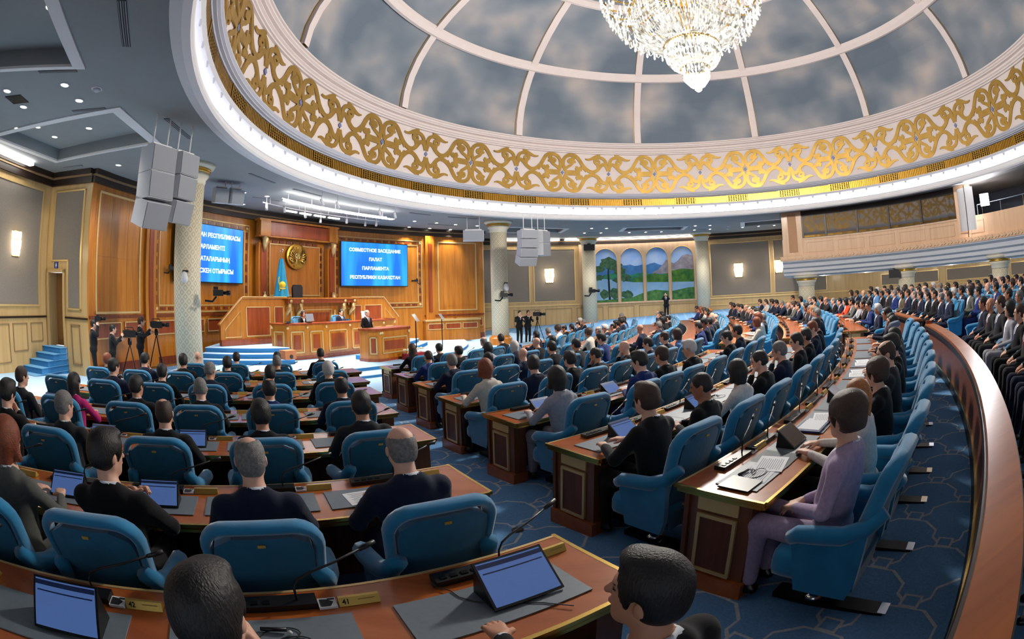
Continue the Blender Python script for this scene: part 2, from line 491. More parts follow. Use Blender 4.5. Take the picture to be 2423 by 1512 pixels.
# the lamps lying in the cove, each a part of the cove
lamp = MB(); lamp.box((0, 0, 0), (0.06, 0.70, 0.20)); lamp_me = lamp.mesh('cove_lamp', M_COVE)
NL = 104
for i in range(NL):
    a = 360 / NL * (i + 0.5)
    o = obj('cove_lamp', lamp_me, cove, G(13.38, a, 6.07), (0, 0, R(a)))
notch = MB(); notch.prism([(-0.06, 0.0), (0.06, 0.0), (0.018, -0.10), (-0.018, -0.10)], 0.03, Matrix.Rotation(PI / 2, 4, 'X') @ Matrix.Identity(4))
notch_me = notch.mesh('lamp_bracket', M_GREYM)
for i in range(NL):
    a = 360 / NL * i
    obj('lamp_bracket', notch_me, cove, G(13.07, a, 6.28), (0, 0, R(a - 90)))
# gold ventilation grille: 28 bays, each a fluted stretch and an open lattice
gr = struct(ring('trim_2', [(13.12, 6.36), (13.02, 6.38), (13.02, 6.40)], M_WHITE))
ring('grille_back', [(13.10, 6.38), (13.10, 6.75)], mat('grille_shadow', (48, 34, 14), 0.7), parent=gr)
fl = MB(); la = MB(); bay = 360 / 28
for k in range(16):
    a = 0.25 + k * (bay * 0.60 - 0.2) / 16
    fl.arc(0, 0, 13.00, 13.07, 6.40, 6.74, a, a + 0.30, 1)
fl.arc(0, 0, 13.065, 13.08, 6.39, 6.75, 0, bay * 0.60, 4)
for k in range(9):
    a = bay * 0.61 + k * bay * 0.385 / 8.4
    la.arc(0, 0, 13.0, 13.06, 6.39, 6.75, a, a + 0.20, 1)
for k in range(5):
    la.arc(0, 0, 13.01, 13.05, 6.40 + k * 0.08, 6.425 + k * 0.08, bay * 0.61, bay, 3)
la.arc(0, 0, 12.98, 13.07, 6.38, 6.76, bay * 0.985, bay * 1.005, 1)
fl_me = fl.mesh('fluted_panel', M_GOLD); la_me = la.mesh('grille_panel', M_GOLD)
for i in range(28):
    obj('fluted_panel', fl_me, gr, (GX, GY, 0), (0, 0, R(bay * i + 2)))
    obj('grille_panel', la_me, gr, (GX, GY, 0), (0, 0, R(bay * i + 2)))
# mouldings under the frieze
struct(ring('trim_3', [(13.1, 6.76), (12.99, 6.77), (12.97, 6.80), (12.90, 6.82), (12.90, 6.85), (12.84, 6.88), (12.84, 6.91), (12.80, 6.96), (12.80, 7.00), (12.92, 7.03), (13.06, 7.05)], M_GREYM))
# frieze wall
fr = struct(ring('wall_frieze', [(13.06, 7.03), (13.10, 7.30), (13.12, 8.9), (13.10, 9.22)], M_PINKW))
# mouldings between frieze and dome
struct(ring('trim_4', [(13.12, 9.18), (13.02, 9.20), (13.02, 9.26), (12.96, 9.28), (12.96, 9.34), (12.90, 9.38), (12.90, 9.42), (12.98, 9.44), (12.98, 9.50), (12.86, 9.54),
                   (12.86, 9.58), (12.80, 9.62), (12.80, 9.68), (12.74, 9.70), (12.74, 9.76), (12.9, 9.78)], M_PINKW))

# ---- gold scrollwork on the frieze: one motif in flat coordinates, bent round the wall
def spiral(cx, cy, r0, r1, a0, turns, n=22):
    return [(cx + (r0 + (r1 - r0) * i / n) * math.cos(R(a0) + turns * 2 * PI * i / n), cy + (r0 + (r1 - r0) * i / n) * math.sin(R(a0) + turns * 2 * PI * i / n)) for i in range(n + 1)]
U = 5.13            # motif width along the wall, metres (16 motifs)
def ribbon(mb, pts, w0, w1=None, y0=0.0):
    """flat raised band along points (x, y) with width w0..w1"""
    w1 = w0 if w1 is None else w1; n = len(pts); L_, R_ = [], []
    for i in range(n):
        a = Vector(pts[max(0, i - 1)]); b = Vector(pts[min(n - 1, i + 1)]); t = (b - a)
        t = t.normalized() if t.length > 1e-9 else Vector((1, 0)); nn = Vector((-t.y, t.x)); ww = (w0 + (w1 - w0) * i / (n - 1)) / 2
        p = Vector(pts[i]); L_.append(p + nn * ww); R_.append(p - nn * ww)
    vs = []
    for h, k in ((0.0, 1.0), (0.05, 1.0)):
        vs += [(p.x, p.y, h) for p in L_] + [(p.x, p.y, h) for p in R_]
    N2 = 2 * n; fs = []
    for i in range(n - 1):
        fs += [(N2 + i, N2 + i + 1, N2 + n + i + 1, N2 + n + i), (i, i + 1, N2 + i + 1, N2 + i), (n + i, n + i + 1, N2 + n + i + 1, N2 + n + i)]
    fs += [(0, N2, N2 + n, n), (n - 1, N2 + n - 1, N2 + 2 * n - 1, 2 * n - 1)]
    mb.add(vs, fs)
def blob(mb, pts):
    k = len(pts); vs = [(x, y, 0) for x, y in pts] + [(x, y, 0.045) for x, y in pts]
    mb.add(vs, [tuple(range(k, 2 * k))] + [(i, (i + 1) % k, k + (i + 1) % k, k + i) for i in range(k)])
def bez(p0, p1, p2, p3, n=14):
    return [tuple((1 - t) ** 3 * a + 3 * (1 - t) ** 2 * t * b + 3 * (1 - t) * t * t * c + t ** 3 * d for a, b, c, d in zip(p0, p1, p2, p3)) for t in [i / n for i in range(n + 1)]]
def leaf(x, y, s, ang):
    """three lobed leaf"""
    c, sn = math.cos(R(ang)), math.sin(R(ang))
    raw = [(0, -0.10), (0.10, -0.12), (0.20, -0.02), (0.16, 0.06), (0.10, 0.05), (0.12, 0.16), (0.04, 0.26), (0, 0.34), (-0.04, 0.26), (-0.12, 0.16), (-0.10, 0.05), (-0.16, 0.06), (-0.20, -0.02), (-0.10, -0.12)]
    return [(x + s * (px_ * c - py_ * sn), y + s * (px_ * sn + py_ * c)) for px_, py_ in raw]
h0 = 1.0            # half height of the ornament
scroll_parts = {}
def motif():
    parts = []
    for sx in (1, -1):
        for sy in (1, -1):
            m = MB(); f = lambda pts: [(sx * x, sy * y) for x, y in pts]
            # the big crossing band: from the motif centre out and over into a round lobe at the top
            ribbon(m, f(bez((0.02, 0.16), (0.10, 0.60), (0.30, 0.62), (0.52, 0.30), 10) + bez((0.52, 0.30), (0.85, -0.10), (1.15, 0.10), (1.45, 0.45), 10)[1:]), 0.175, 0.195)
            ribbon(m, f(bez((1.20, 0.12), (1.60, 0.62), (1.62, 1.0), (2.02, 0.98), 10) + bez((2.02, 0.98), (2.52, 0.96), (2.60, 0.50), (2.40, 0.12), 12)[1:]), 0.195, 0.17)
            parts.append(m)
            m = MB()
            # curl with leaf on the rim
            ribbon(m, f(bez((0.10, 0.35), (0.02, 0.95), (0.55, 1.0), (0.72, 0.78), 12) + spiral(0.58, 0.66, 0.17, 0.05, 40, -1.1, 14)), 0.175, 0.10)
            ribbon(m, f(bez((0.40, 0.95), (0.75, 1.0), (0.95, 0.66), (1.26, 0.80), 10)), 0.26, 0.06)
            blob(m, f(leaf(0.56, 0.52, 0.62, 200)))
            parts.append(m)
            m = MB()
            # inner curl of the lobe
            ribbon(m, f(bez((2.46, 0.10), (2.30, 0.40), (2.05, 0.35), (1.98, 0.55), 8) + spiral(2.12, 0.62, 0.15, 0.05, 200, -1.0, 12)), 0.16, 0.09)
            blob(m, f(leaf(1.98, 0.66, 1.05, 20))); blob(m, f(leaf(1.70, 0.18, 1.1, 70)))
            ribbon(m, f([(1.60, 0.02), (2.44, 0.06)]), 0.24, 0.14)
            parts.append(m)
    return parts
def bend(me, a_mid):
    for v in me.vertices:
        x, y, z = v.co
        a = a_mid + x / 13.1
        r = 13.10 - z - 0.004
        v.co = (r * math.cos(a), r * math.sin(a), 8.12 + y * 0.99)
motif_me = []
for m in motif():
    me = m.mesh('scroll', M_GOLDR); bend(me, 0.0); motif_me.append(me)
stud = MB(); stud.prism([(0, 0.12), (0.09, 0), (0, -0.12), (-0.09, 0)], 0.05, Matrix.Identity(4)); stud_me = stud.mesh('stud', mat('blue_stud', (120, 128, 168), 0.4)); bend(stud_me, 0.0)
for i in range(16):
    a = R(139.8 + 22.5 * i)
    for me in motif_me: obj('scroll', me, fr, (GX, GY, 0), (0, 0, a))
    obj('stud', stud_me, fr, (GX, GY, 0), (0, 0, a)); obj('stud', stud_me, fr, (GX, GY, 0), (0, 0, a + R(11.25)))

# ---- dome: painted panels between ribs
def dome_r(z): # profile: rim 12.79 @ 9.74, ring 10.5 @ 12.85, apex 16.2
    t = (z - 9.74) / 6.4
    return 12.75 * math.sqrt(max(0.0, 1 - t * t)) * (1 - 0.02 * t)
ZR = [9.74, 10.4, 11.1, 11.8, 12.4, 12.85]; ZU = [12.85, 13.4, 13.9, 14.4, 14.9]
ZV = [14.9, 15.3, 15.7, 16.0, 16.13]
dome = struct(ring('ceiling_dome', [(dome_r(z) + 0.12, z) for z in ZR + ZU[1:] + ZV[1:]], M_PINKW, 96))
def panel(z_list, da):
    mb = MB(); n = 8; vs = []
    for z in z_list:
        for i in range(n + 1):
            a = R(-da + 2 * da * i / n); r = dome_r(z) + 0.06
            vs.append((r * math.cos(a), r * math.sin(a), z))
    k = n + 1
    mb.add(vs, [(j * k + i, j * k + i + 1, (j + 1) * k + i + 1, (j + 1) * k + i) for j in range(len(z_list) - 1) for i in range(n)])
    return mb.mesh('painted_panel', M_SKY)
pm = [panel(ZR, 15), panel(ZU, 15), panel(ZV, 15)]
rm = MB(); vs = []
def ribstrip(mb, w, d0, d1, mi):
    zs = ZR + ZU[1:] + ZV[1:-1]; vs = []
    for z in zs:
        for y, dd in ((-w, d0), (-w, d1), (w, d1), (w, d0)): vs.append((dome_r(z) - dd, y, z))
    fs = []
    for j in range(len(zs) - 1):
        for q in range(3): fs.append((j * 4 + q, j * 4 + q + 1, j * 4 + 5 + q, j * 4 + 4 + q))
    mb.add(vs, fs, mi)
ribstrip(rm, 0.17, -0.08, 0.13, 0)
rib_me = rm.mesh('rib', [M_PINKW]); rg = MB(); ribstrip(rg, 0.19, -0.08, -0.01, 0); ribg_me = rg.mesh('rib_gilding', M_GOLDR)
for i in range(12):
    a = R(27.4 + 30 * i)
    obj('rib', rib_me, dome, (GX, GY, 0), (0, 0, a)); obj('rib_gilding', ribg_me, dome, (GX, GY, 0), (0, 0, a))
    for k, me in enumerate(pm): obj('painted_panel', me, dome, (GX, GY, 0), (0, 0, a + R(15)))
for z in (12.85, 14.9):
    r = dome_r(z)
    ring('dome_ring', [(r + 0.12, z - 0.20), (r - 0.02, z - 0.20), (dome_r(z) - 0.16, z - 0.02), (r - 0.22, z + 0.16), (r + 0.02, z + 0.2)], M_PINKW, 120, dome)
    ring('ring_gilding', [(r + 0.02, z + 0.17), (r - 0.14, z + 0.24), (r + 0.0, z + 0.26)], M_GOLDR, 120, dome)

# ================================================================== walls
def cornice(name, r, a0, a1, z=ZCEIL):
    o = MB(); o.arc(GX, GY, r - 0.22, r + 0.05, z - 0.16, z - 0.0, a0, a1, mi=0); o.arc(GX, GY, r - 0.16, r + 0.05, z - 0.22, z - 0.16, a0, a1, mi=1)
    o.arc(GX, GY, r - 0.11, r + 0.05, z - 0.42, z - 0.22, a0, a1, mi=0)
    return struct(o.build(name, [M_CORN, M_CORNL]))
RW = 19.2
mb = MB(); mb.arc(GX, GY, RW, RW + 0.25, -0.7, ZCEIL, 114.8, 185.5, 40); wall_stage = struct(mb.build('wall_stage', M_WOOD))
cornice('trim_5', RW, 114.6, 185.7)
def frame(parent, r, a0, a1, z0, z1, w=0.05, m=None, d=0.05, name='gold_frame'):
    """rectangular moulding on a wall circle"""
    mb = MB(); da = math.degrees(w / r)
    if a0 > a1: a0, a1 = a1, a0
    mb.arc(GX, GY, r - d, r + 0.01, z0, z0 + w, a0, a1); mb.arc(GX, GY, r - d, r + 0.01, z1 - w, z1, a0, a1)
    mb.arc(GX, GY, r - d, r + 0.01, z0, z1, a0, a0 + da, 1); mb.arc(GX, GY, r - d, r + 0.01, z0, z1, a1 - da, a1, 1)
    return mb.build(name, m or M_TRIM, parent)
def ornament_frame(parent, r, a0, a1, z0, z1):
    frame(parent, r, a0, a1, z0, z1, 0.05); frame(parent, r, a0 + 0.75, a1 - 0.75, z0 + 0.25, z1 - 0.25, 0.045)
    da = math.degrees(0.42 / r)
    bl = MB(); bl.arc(0, 0, r - 0.03, r, -0.055, 0.055, -da * 0.36, da * 0.36, 2); h_me = bl.mesh('inlay', M_WOODD)
    bv = MB(); dv = math.degrees(0.055 / r); bv.arc(0, 0, r - 0.03, r, -0.16, 0.16, -dv, dv, 1); v_me = bv.mesh('inlay', M_WOODD)
    n = int((a1 - a0 - 1.6) / da)
    for i in range(n):
        a = a0 + 0.8 + (a1 - a0 - 1.6) * (i + 0.5) / n
        for z in (z0 + 0.15, z1 - 0.15): obj('inlay', h_me, parent, (GX, GY, z), (0, 0, R(a)))
    n = int((z1 - z0 - 0.5) / 0.42)
    for i in range(n):
        z = z0 + 0.25 + (z1 - z0 - 0.5) * (i + 0.5) / n
        for a in (a0 + 0.38, a1 - 0.38): obj('inlay', v_me, parent, (GX, GY, z), (0, 0, R(a)))
    for a in (a0 + 0.4, a1 - 0.4):
        for z in (z0 + 0.15, z1 - 0.15):
            q = MB(); q.lathe((0, 0, 0), [(0.085, 0), (0.085, 0.04), (0.05, 0.07), (0.0001, 0.08)], 12, M=wallM(r - 0.005, a, z)); q.build('rosette', M_TRIM, parent, True)
ornament_frame(wall_stage, RW, 126.6, 142.9, 1.30, 5.05)
ornament_frame(wall_stage, RW, 158.6, 174.9, 1.30, 5.05)
# veneer sheets with fine joints
for a0, a1 in ((126.6, 142.9), (158.6, 174.9), (115.6, 125.0), (176.4, 185.0)):
    n = 5 if a1 - a0 > 12 else 3
    for i in range(n):
        for z0, z1 in ((1.36, 3.1), (3.11, 5.0)):
            q = MB(); q.arc(GX, GY, RW - 0.012, RW, z0, z1, a0 + 0.3 + (a1 - a0 - 0.6) * i / n + 0.02, a0 + 0.3 + (a1 - a0 - 0.6) * (i + 1) / n - 0.02, 2)
            q.build('veneer_sheet', M_WOOD, wall_stage)
frame(wall_stage, RW, 116.2, 123.6, 1.05, 5.05, 0.07); frame(wall_stage, RW, 177.2, 184.4, 1.30, 5.15, 0.07)
# dark pilaster strips and dado
for a in (125.2, 175.7):
    q = MB(); q.arc(GX, GY, RW - 0.14, RW, -0.6, 5.35, a - 0.85, a + 0.85, 2, mi=0); q.arc(GX, GY, RW - 0.17, RW, 1.0, 4.9, a - 0.35, a + 0.35, 1, mi=1)
    q.build('pilaster', [M_WOOD, M_WOODR], wall_stage)
for a0, a1, zt in ((114.9, 126.2, 0.75), (174.9, 185.4, 1.15), (157.6, 174.9, 1.15)):
    q = MB(); q.arc(GX, GY, RW - 0.05, RW, zt, zt + 0.10, a0, a1); q.arc(GX, GY, RW - 0.04, RW, -0.6, -0.30, a0, a1); q.build('dado_rail', M_WOODD, wall_stage)
    n = max(2, int((a1 - a0) / 4))
    for i in range(n):
        b0 = a0 + (a1 - a0) * i / n + 0.3; b1 = a0 + (a1 - a0) * (i + 1) / n - 0.3
        q = MB(); q.arc(GX, GY, RW - 0.03, RW, zt - 0.62, zt - 0.14, b0, b1, 2); q.build('dado_panel', M_WOODR, wall_stage)
        frame(wall_stage, RW - 0.03, b0, b1, zt - 0.64, zt - 0.12, 0.035)

# radial return walls at the ends of the stage wall
def flat_wall(name, a, b, z0, z1, t, m):
    a = Vector(a); b = Vector(b); d = (b - a); L = d.length; ang = math.atan2(d.y, d.x); c = (a + b) / 2
    q = MB(); q.box((0, 0, (z0 + z1) / 2), (L, t, z1 - z0)); o = q.build(name, m, None, False, (c.x, c.y, 0), ang); return struct(o)
RL = 21.4
# left return wall (faces the hall) with a doorway, then the left side wall
rl0, rl1 = G(RW + 0.02, 185.5), G(RL + 0.1, 185.9)
dv = (rl1 - rl0).normalized(); nv = Vector((-dv.y, dv.x, 0))          # nv faces the hall (toward -y)
if nv.y > 0: nv = -nv
Lr = (rl1 - rl0).length
def rw_M(x, z, d=0.0):   # point on the return wall: x metres from the stage-wall corner
    return face_matrix(rl0 + dv * x + nv * d + Vector((0, 0, z)), nv)
D0, D1 = Lr - 1.05, Lr - 0.25
def rect(x0, x1, z0, z1): return [(-x0, z0), (-x1, z0), (-x1, z1), (-x0, z1)]
Mr = rw_M(0, 0)
me = polymesh('wall_return', [[(0, -0.7), (-D0, -0.7), (-D0, 2.55), (-D1, 2.55), (-D1, -0.7), (-Lr, -0.7), (-Lr, ZCEIL), (0, ZCEIL)]], Mr, M_BEIGE)
wret = struct(obj('wall_return', me))
def on_ret(name, x0, x1, z0, z1, d, m):
    q = MB(); q.prism(rect(x0, x1, z0, z1), d, Mr); return q.build(name, m, wret)
on_ret('fabric_panel', 0.35, Lr - 0.45, 2.95, 5.1, 0.02, M_FABRIC); on_ret('fabric_panel', 0.35, 0.95, 1.45, 2.95, 0.02, M_FABRIC)
for r_ in ((0.30, 0.35, 1.4, 5.15), (0.95, 1.0, 1.4, 2.95), (0.95, Lr - 0.40, 2.90, 2.95), (Lr - 0.45, Lr - 0.40, 2.9, 5.15), (0.3, Lr - 0.4, 5.1, 5.15), (0.3, 1.0, 1.4, 1.45)):
    on_ret('panel_moulding', *r_, 0.05, M_TRIM)
on_ret('dado_rail', 0, D0 - 0.08, 1.12, 1.18, 0.05, M_CORN)
for r_ in ((0.4, 0.44, -0.3, 0.95), (0.82, 0.86, -0.3, 0.95), (0.4, 0.86, 0.91, 0.95), (0.4, 0.86, -0.3, -0.26)): on_ret('panel_moulding', *r_, 0.04, M_CORNL)
for r_ in ((D0 - 0.10, D0, -0.6, 2.65), (D1, D1 + 0.10, -0.6, 2.65), (D0 - 0.1, D1 + 0.1, 2.55, 2.65)): on_ret('door_casing', *r_, 0.06, M_BEIGE)
q = MB(); q.prism(rect(D0, D1, 0.2, 2.55), 0.04, rw_M(0, 0, -0.45)); door1 = struct(q.build('door_1', mat('door_wood', (140, 96, 52), 0.4, var=0.1, scale=3)))
for r_ in ((D0 + 0.12, D1 - 0.12, 0.4, 1.2), (D0 + 0.12, D1 - 0.12, 1.35, 2.4)):
    q = MB(); q.prism(rect(*r_), 0.015, rw_M(0, 0, -0.405)); q.build('door_panel', mat('door_wood', (140, 96, 52)), door1)
q = MB(); q.prism(rect(D1 - 0.01, D1, 0.2, 2.55), 0.45, rw_M(0, 0, -0.45)); q.prism(rect(D0, D0 + 0.01, 0.2, 2.55), 0.45, rw_M(0, 0, -0.45)); q.build('door_jamb', M_BEIGE, wret)
# seat-number style wayfinding sign above the door
sg = thing('wall_sign', 'small blue square sign above the doorway by the carpeted steps', 'sign', rl0 + dv * (D0 + 0.4) + nv * 0.002 + Vector((0, 0, 2.78)))
q = MB(); q.box((0, 0, 0), (0.22, 0.02, 0.20)); ob = q.build('plate', mat('sign_blue', (24, 62, 140), 0.4), sg); ob.rotation_euler = (0, 0, math.atan2(dv.y, dv.x))
Ms = Matrix.Translation(nv * 0.012) @ face_matrix((0, 0, 0), nv); q = MB(); q.prism([(0.02 * math.cos(2 * PI * k / 12), 0.055 + 0.02 * math.sin(2 * PI * k / 12)) for k in range(12)], 0.003, Ms); q.prism([(-0.03, 0.028), (0.03, 0.028), (0.035, -0.02), (0.018, -0.02), (0.015, -0.075), (-0.015, -0.075), (-0.018, -0.02), (-0.035, -0.02)], 0.003, Ms); q.build('pictogram', mat('sign_white', (235, 238, 245), 0.5), sg)
mb = MB(); mb.arc(GX, GY, RL, RL + 0.2, -0.7, ZCEIL, 185.7, 232, 18); wall_left = struct(mb.build('wall_left', M_BEIGE)); cornice('trim_6', RL, 185.7, 232)
# cornice along the return wall
q = MB(); q.prism(rect(0.0, Lr, ZCEIL - 0.16, ZCEIL), 0.22, Mr, 0); q.prism(rect(0.0, Lr, ZCEIL - 0.22, ZCEIL - 0.16), 0.16, Mr, 1); q.prism(rect(0.0, Lr, ZCEIL - 0.42, ZCEIL - 0.22), 0.11, Mr, 0)
struct(q.build('trim_7', [M_CORN, M_CORNL]))
def fabric_bay(wall, r, a0, a1, z0, z1):
    q = MB(); q.arc(GX, GY, r - 0.02, r, z0, z1, a0, a1); q.build('fabric_panel', M_FABRIC, wall); frame(wall, r, a0, a1, z0, z1, 0.06, M_TRIM)
fabric_bay(wall_left, RL, 187.0, 197.5, 1.45, 5.15); fabric_bay(wall_left, RL, 198.3, 210, 1.45, 5.15)
q = MB(); q.arc(GX, GY, RL - 0.05, RL, 1.10, 1.16, 185.9, 232); q.build('dado_rail', M_CORN, wall_left)
for b0, b1, z0, z1 in ((186.6, 188.3, 0.35, 0.95), (188.8, 190.8, 0.1, 0.95), (191.3, 193.2, -0.2, 0.95), (193.7, 196, -0.4, 0.95)):
    frame(wall_left, RL, b0, b1, z0, z1, 0.03, M_CORNL, 0.03, 'panel_moulding')

# right return wall and right side wall
RR = 23.0
ra, rb = G(RW, 114.9), G(RR + 0.1, 112.0)
wrr = flat_wall('wall_return_right', ra, rb, -0.7, ZCEIL, 0.1, M_BEIGE)
mb = MB(); mb.arc(GX, GY, RR, RR + 0.2, -0.7, ZCEIL, -45, 113, 70); wall_right = struct(mb.build('wall_right', M_BEIGE)); cornice('trim_8', RR, -45, 113)
for a0, a1 in ((102.9, 111.6), (94.6, 102.2)): fabric_bay(wall_right, RR, a0, a1, 1.30, 5.05)
for a0, a1 in ((58.2, 69.6), (47.5, 57.6)): fabric_bay(wall_right, RR, a0, a1, 1.20, 5.05)
q = MB(); q.arc(GX, GY, RR - 0.06, RR, 1.02, 1.12, -45, 113, 60); q.build('dado_rail', M_TRIM, wall_right)
q = MB(); q.arc(GX, GY, RR - 0.04, RR, 0.55, 0.62, 40, 70, 12); q.arc(GX, GY, RR - 0.04, RR, 0.15, 0.2, -45, 70, 50); q.build('dado_bead', M_TRIM, wall_right)
for k in range(7):
    b0 = 112 - 5.7 * k - 0.4; b1 = b0 - 4.8
    frame(wall_right, RR, b1, b0, -0.35, 0.82, 0.035, M_CORNL, 0.03, 'panel_moulding')
for k in range(6):
    b0 = 37 - 13 * k
    q = MB(); q.arc(GX, GY, RR - 0.02, RR, 1.25, 2.05, b0 - 11.5, b0, 6); q.build('fabric_panel', M_FABRIC, wall_right); frame(wall_right, RR, b0 - 11.5, b0, 1.25, 2.05, 0.06, M_TRIM)

# ---- painted landscape behind four arches
RM = 22.95
def polyarc(name, pts, r, m, parent):
    """polygon in (angle, z) on a wall circle, densified"""
    dens = []
    for i in range(len(pts)):
        a, b = pts[i], pts[(i + 1) % len(pts)]; n = max(1, int(abs(a[0] - b[0]) / 0.5))
        dens += [(a[0] + (b[0] - a[0]) * k / n, a[1] + (b[1] - a[1]) * k / n) for k in range(n)]
    me = polymesh(name, [[(-R(a) * r, z) for a, z in dens]], Matrix.Identity(4), m)
    for v in me.vertices:
        a = -v.co.x / r; z = v.co.y; v.co = (GX + r * math.cos(a), GY + r * math.sin(a), z)
    return obj(name, me, parent)
mural = thing('mural', 'painted mural of lake, pine trees and mountains behind four arches', 'mural', G(RM, 82, 1.0))
mural.location = (0, 0, 0)
A0, A1 = 93.5, 71.0
rnd = random.Random(3)
def ridge(a0, a1, z, amp, n=26, seed=0):
    rr = random.Random(seed); out = []; v = 0
    for i in range(n + 1):
        v = v * 0.6 + rr.uniform(-amp, amp); out.append((a0 + (a1 - a0) * i / n, z + v))
    return out
def under(top, zb): return top + [(top[-1][0], zb), (top[0][0], zb)]
polyarc('painted_sky_area', [(A0, 1.0), (A1, 1.0), (A1, 5.1), (A0, 5.1)], RM + 0.02, mat('mural_sky', (136, 184, 250), 0.8, var=0.3, scale=0.9, rgb2=(206, 222, 244)), mural)
polyarc('far_mountains', under(ridge(A0, A1, 3.75, 0.10, 30, 1), 2.5), RM + 0.012, mat('mural_blue_hills', (72, 128, 186), 0.8, var=0.2, scale=2), mural)
polyarc('granite_peak', [(80.6, 3.1), (79.4, 3.35), (78.5, 3.7), (77.8, 4.05), (77.2, 3.9), (76.4, 3.75), (75.6, 3.95), (74.8, 4.3), (73.8, 4.38), (72.8, 4.25), (71.5, 4.2), (71, 3.2), (75, 2.9)], RM + 0.010, mat('mural_granite', (160, 150, 160), 0.8, var=0.3, scale=3), mural)
polyarc('green_hills', under(ridge(89.6, A1, 3.05, 0.12, 24, 5), 2.0), RM + 0.008, mat('mural_green', (48, 130, 96), 0.8, var=0.35, scale=2.2), mural)
polyarc('forest', under([(84, 2.75), (82, 2.95), (80, 3.1), (78.5, 2.9), (77, 3.2), (75, 3.35), (73, 3.25), (71, 3.3)], 2.2), RM + 0.006, mat('mural_forest', (30, 96, 44), 0.8, var=0.5, scale=3, rgb2=(96, 142, 48)), mural)
polyarc('lake', [(A0, 1.1), (A1, 1.1), (A1, 2.35), (78, 2.42), (84, 2.5), (88, 2.75), (A0, 2.95)], RM + 0.004, mat('mural_water', (122, 172, 214), 0.5, var=0.25, scale=1.6, rgb2=(150, 186, 214)), mural)
polyarc('shore', [(A0, 1.1), (A1, 1.1), (A1, 2.0), (74, 1.95), (77, 1.75), (80, 1.9), (82, 1.75), (84, 1.45), (87, 1.35), (90, 1.28), (A0, 1.3)], RM + 0.002, mat('mural_bushes', (30, 92, 50), 0.8, var=0.6, scale=3.5, rgb2=(90, 140, 70)), mural)
tr = MB()
tree = thing('painted_tree', 'x', 'x') if False else None
polyarc('tree_trunk', [(88.65, 1.3), (88.75, 3.2), (88.6, 3.9), (88.45, 3.9), (88.45, 3.2), (88.25, 1.3)], RM - 0.001, mat('mural_trunk', (40, 34, 34), 0.9), mural)
for i, (a, z, rx, rz_) in enumerate([(88.6, 3.95, 1.6, .42), (87.4, 3.75, 1.5, .35), (90.1, 3.55, .9, .3), (86.6, 3.35, 1.3, .3), (85.6, 2.85, 1.3, .28), (90.3, 2.9, .8, .22), (87.0, 2.7, .9, .2), (92.6, 3.6, .8, .25), (89.4, 1.7, .9, .35), (87.6, 1.75, 1.1, .4), (85.3, 1.65, 1.2, .3), (92.9, 1.5, .6, .3)]):
    rr = random.Random(40 + i)
    polyarc('tree_crown', [(a + rx * math.cos(t) * rr.uniform(.75, 1.1), z + rz_ * math.sin(t) * rr.uniform(.7, 1.15)) for t in [2 * PI * k / 18 for k in range(18)]], RM - 0.002 - 0.0006 * i, mat('mural_pine', (34, 74, 54), 0.9, var=0.5, scale=5, rgb2=(84, 120, 84)), mural)
# the arcade board with four arched openings
def arch_loop(a0, a1, z0, z1, n=14):
    rad = abs(a0 - a1) / 2 * R(1) * RM; cz = z1 - rad; mid = (a0 + a1) / 2
    pts = [(a0, z0)]
    for i in range(n + 1):
        t = PI * i / n; pts.append((mid + (a0 - mid) * math.cos(t), cz + rad * math.sin(t)))
    pts.append((a1, z0)); return pts
loops = []
rimd = [(93.9, 1.0), (70.4, 1.0), (70.4, 5.35), (93.9, 5.35)]
dens = []
for i in range(4):
    a, b = rimd[i], rimd[(i + 1) % 4]; n = max(1, int(abs(a[0] - b[0]) / 0.5)); dens += [(a[0] + (b[0] - a[0]) * k / n, a[1] + (b[1] - a[1]) * k / n) for k in range(n)]
loops.append(dens)
ARCH = [(91.2, 86.95), (86.35, 82.2), (81.65, 77.5), (76.95, 72.7)]
for a0, a1 in ARCH:
    lp = arch_loop(a0, a1, 1.12, 4.98); n = 8
    lp = lp[:-1] + [lp[-1]] + [(a1 + (a0 - a1) * k / n, 1.12) for k in range(1, n)]
    loops.append(lp)
me = polymesh('arcade_board', [[(-R(a) * 22.9, z) for a, z in lp] for lp in loops], Matrix.Identity(4), M_PEACH)
for v in me.vertices:
    a = -v.co.x / 22.9; z = v.co.y; v.co = (GX + 22.9 * math.cos(a), GY + 22.9 * math.sin(a), z)
arcade = obj('arcade_board', me, wall_right)
for a0, a1 in ARCH:
    q = MB(); lp = arch_loop(a0, a1, 1.12, 4.98, 20)
    q.tube([G(22.885, a, z) for a, z in lp], 0.03, 6); q.build('arch_moulding', M_TRIM, wall_right, True)
# cove light above the mural
q = MB(); q.arc(GX, GY, 22.55, 22.72, 5.60, 5.68, 70, 96.5, 14)
q.arc(GX, GY, 22.55, 22.72, 5.60, 5.68, 97.5, 108, 6); cl = tag(q.build('cove_light', emis('cove_light_right', (255, 250, 240), 9.0)), 'long white cove light glowing above the painted mural', 'light')
q = MB(); q.arc(GX, GY, RL - 0.62, RL - 0.40, 5.62, 5.70, 190.5, 197, 5); tag(q.build('cove_light', emis('cove_light_left', (255, 252, 244), 9.0)), 'white cove light glowing at the ceiling above the crystal wall lamp by the doorway', 'light')

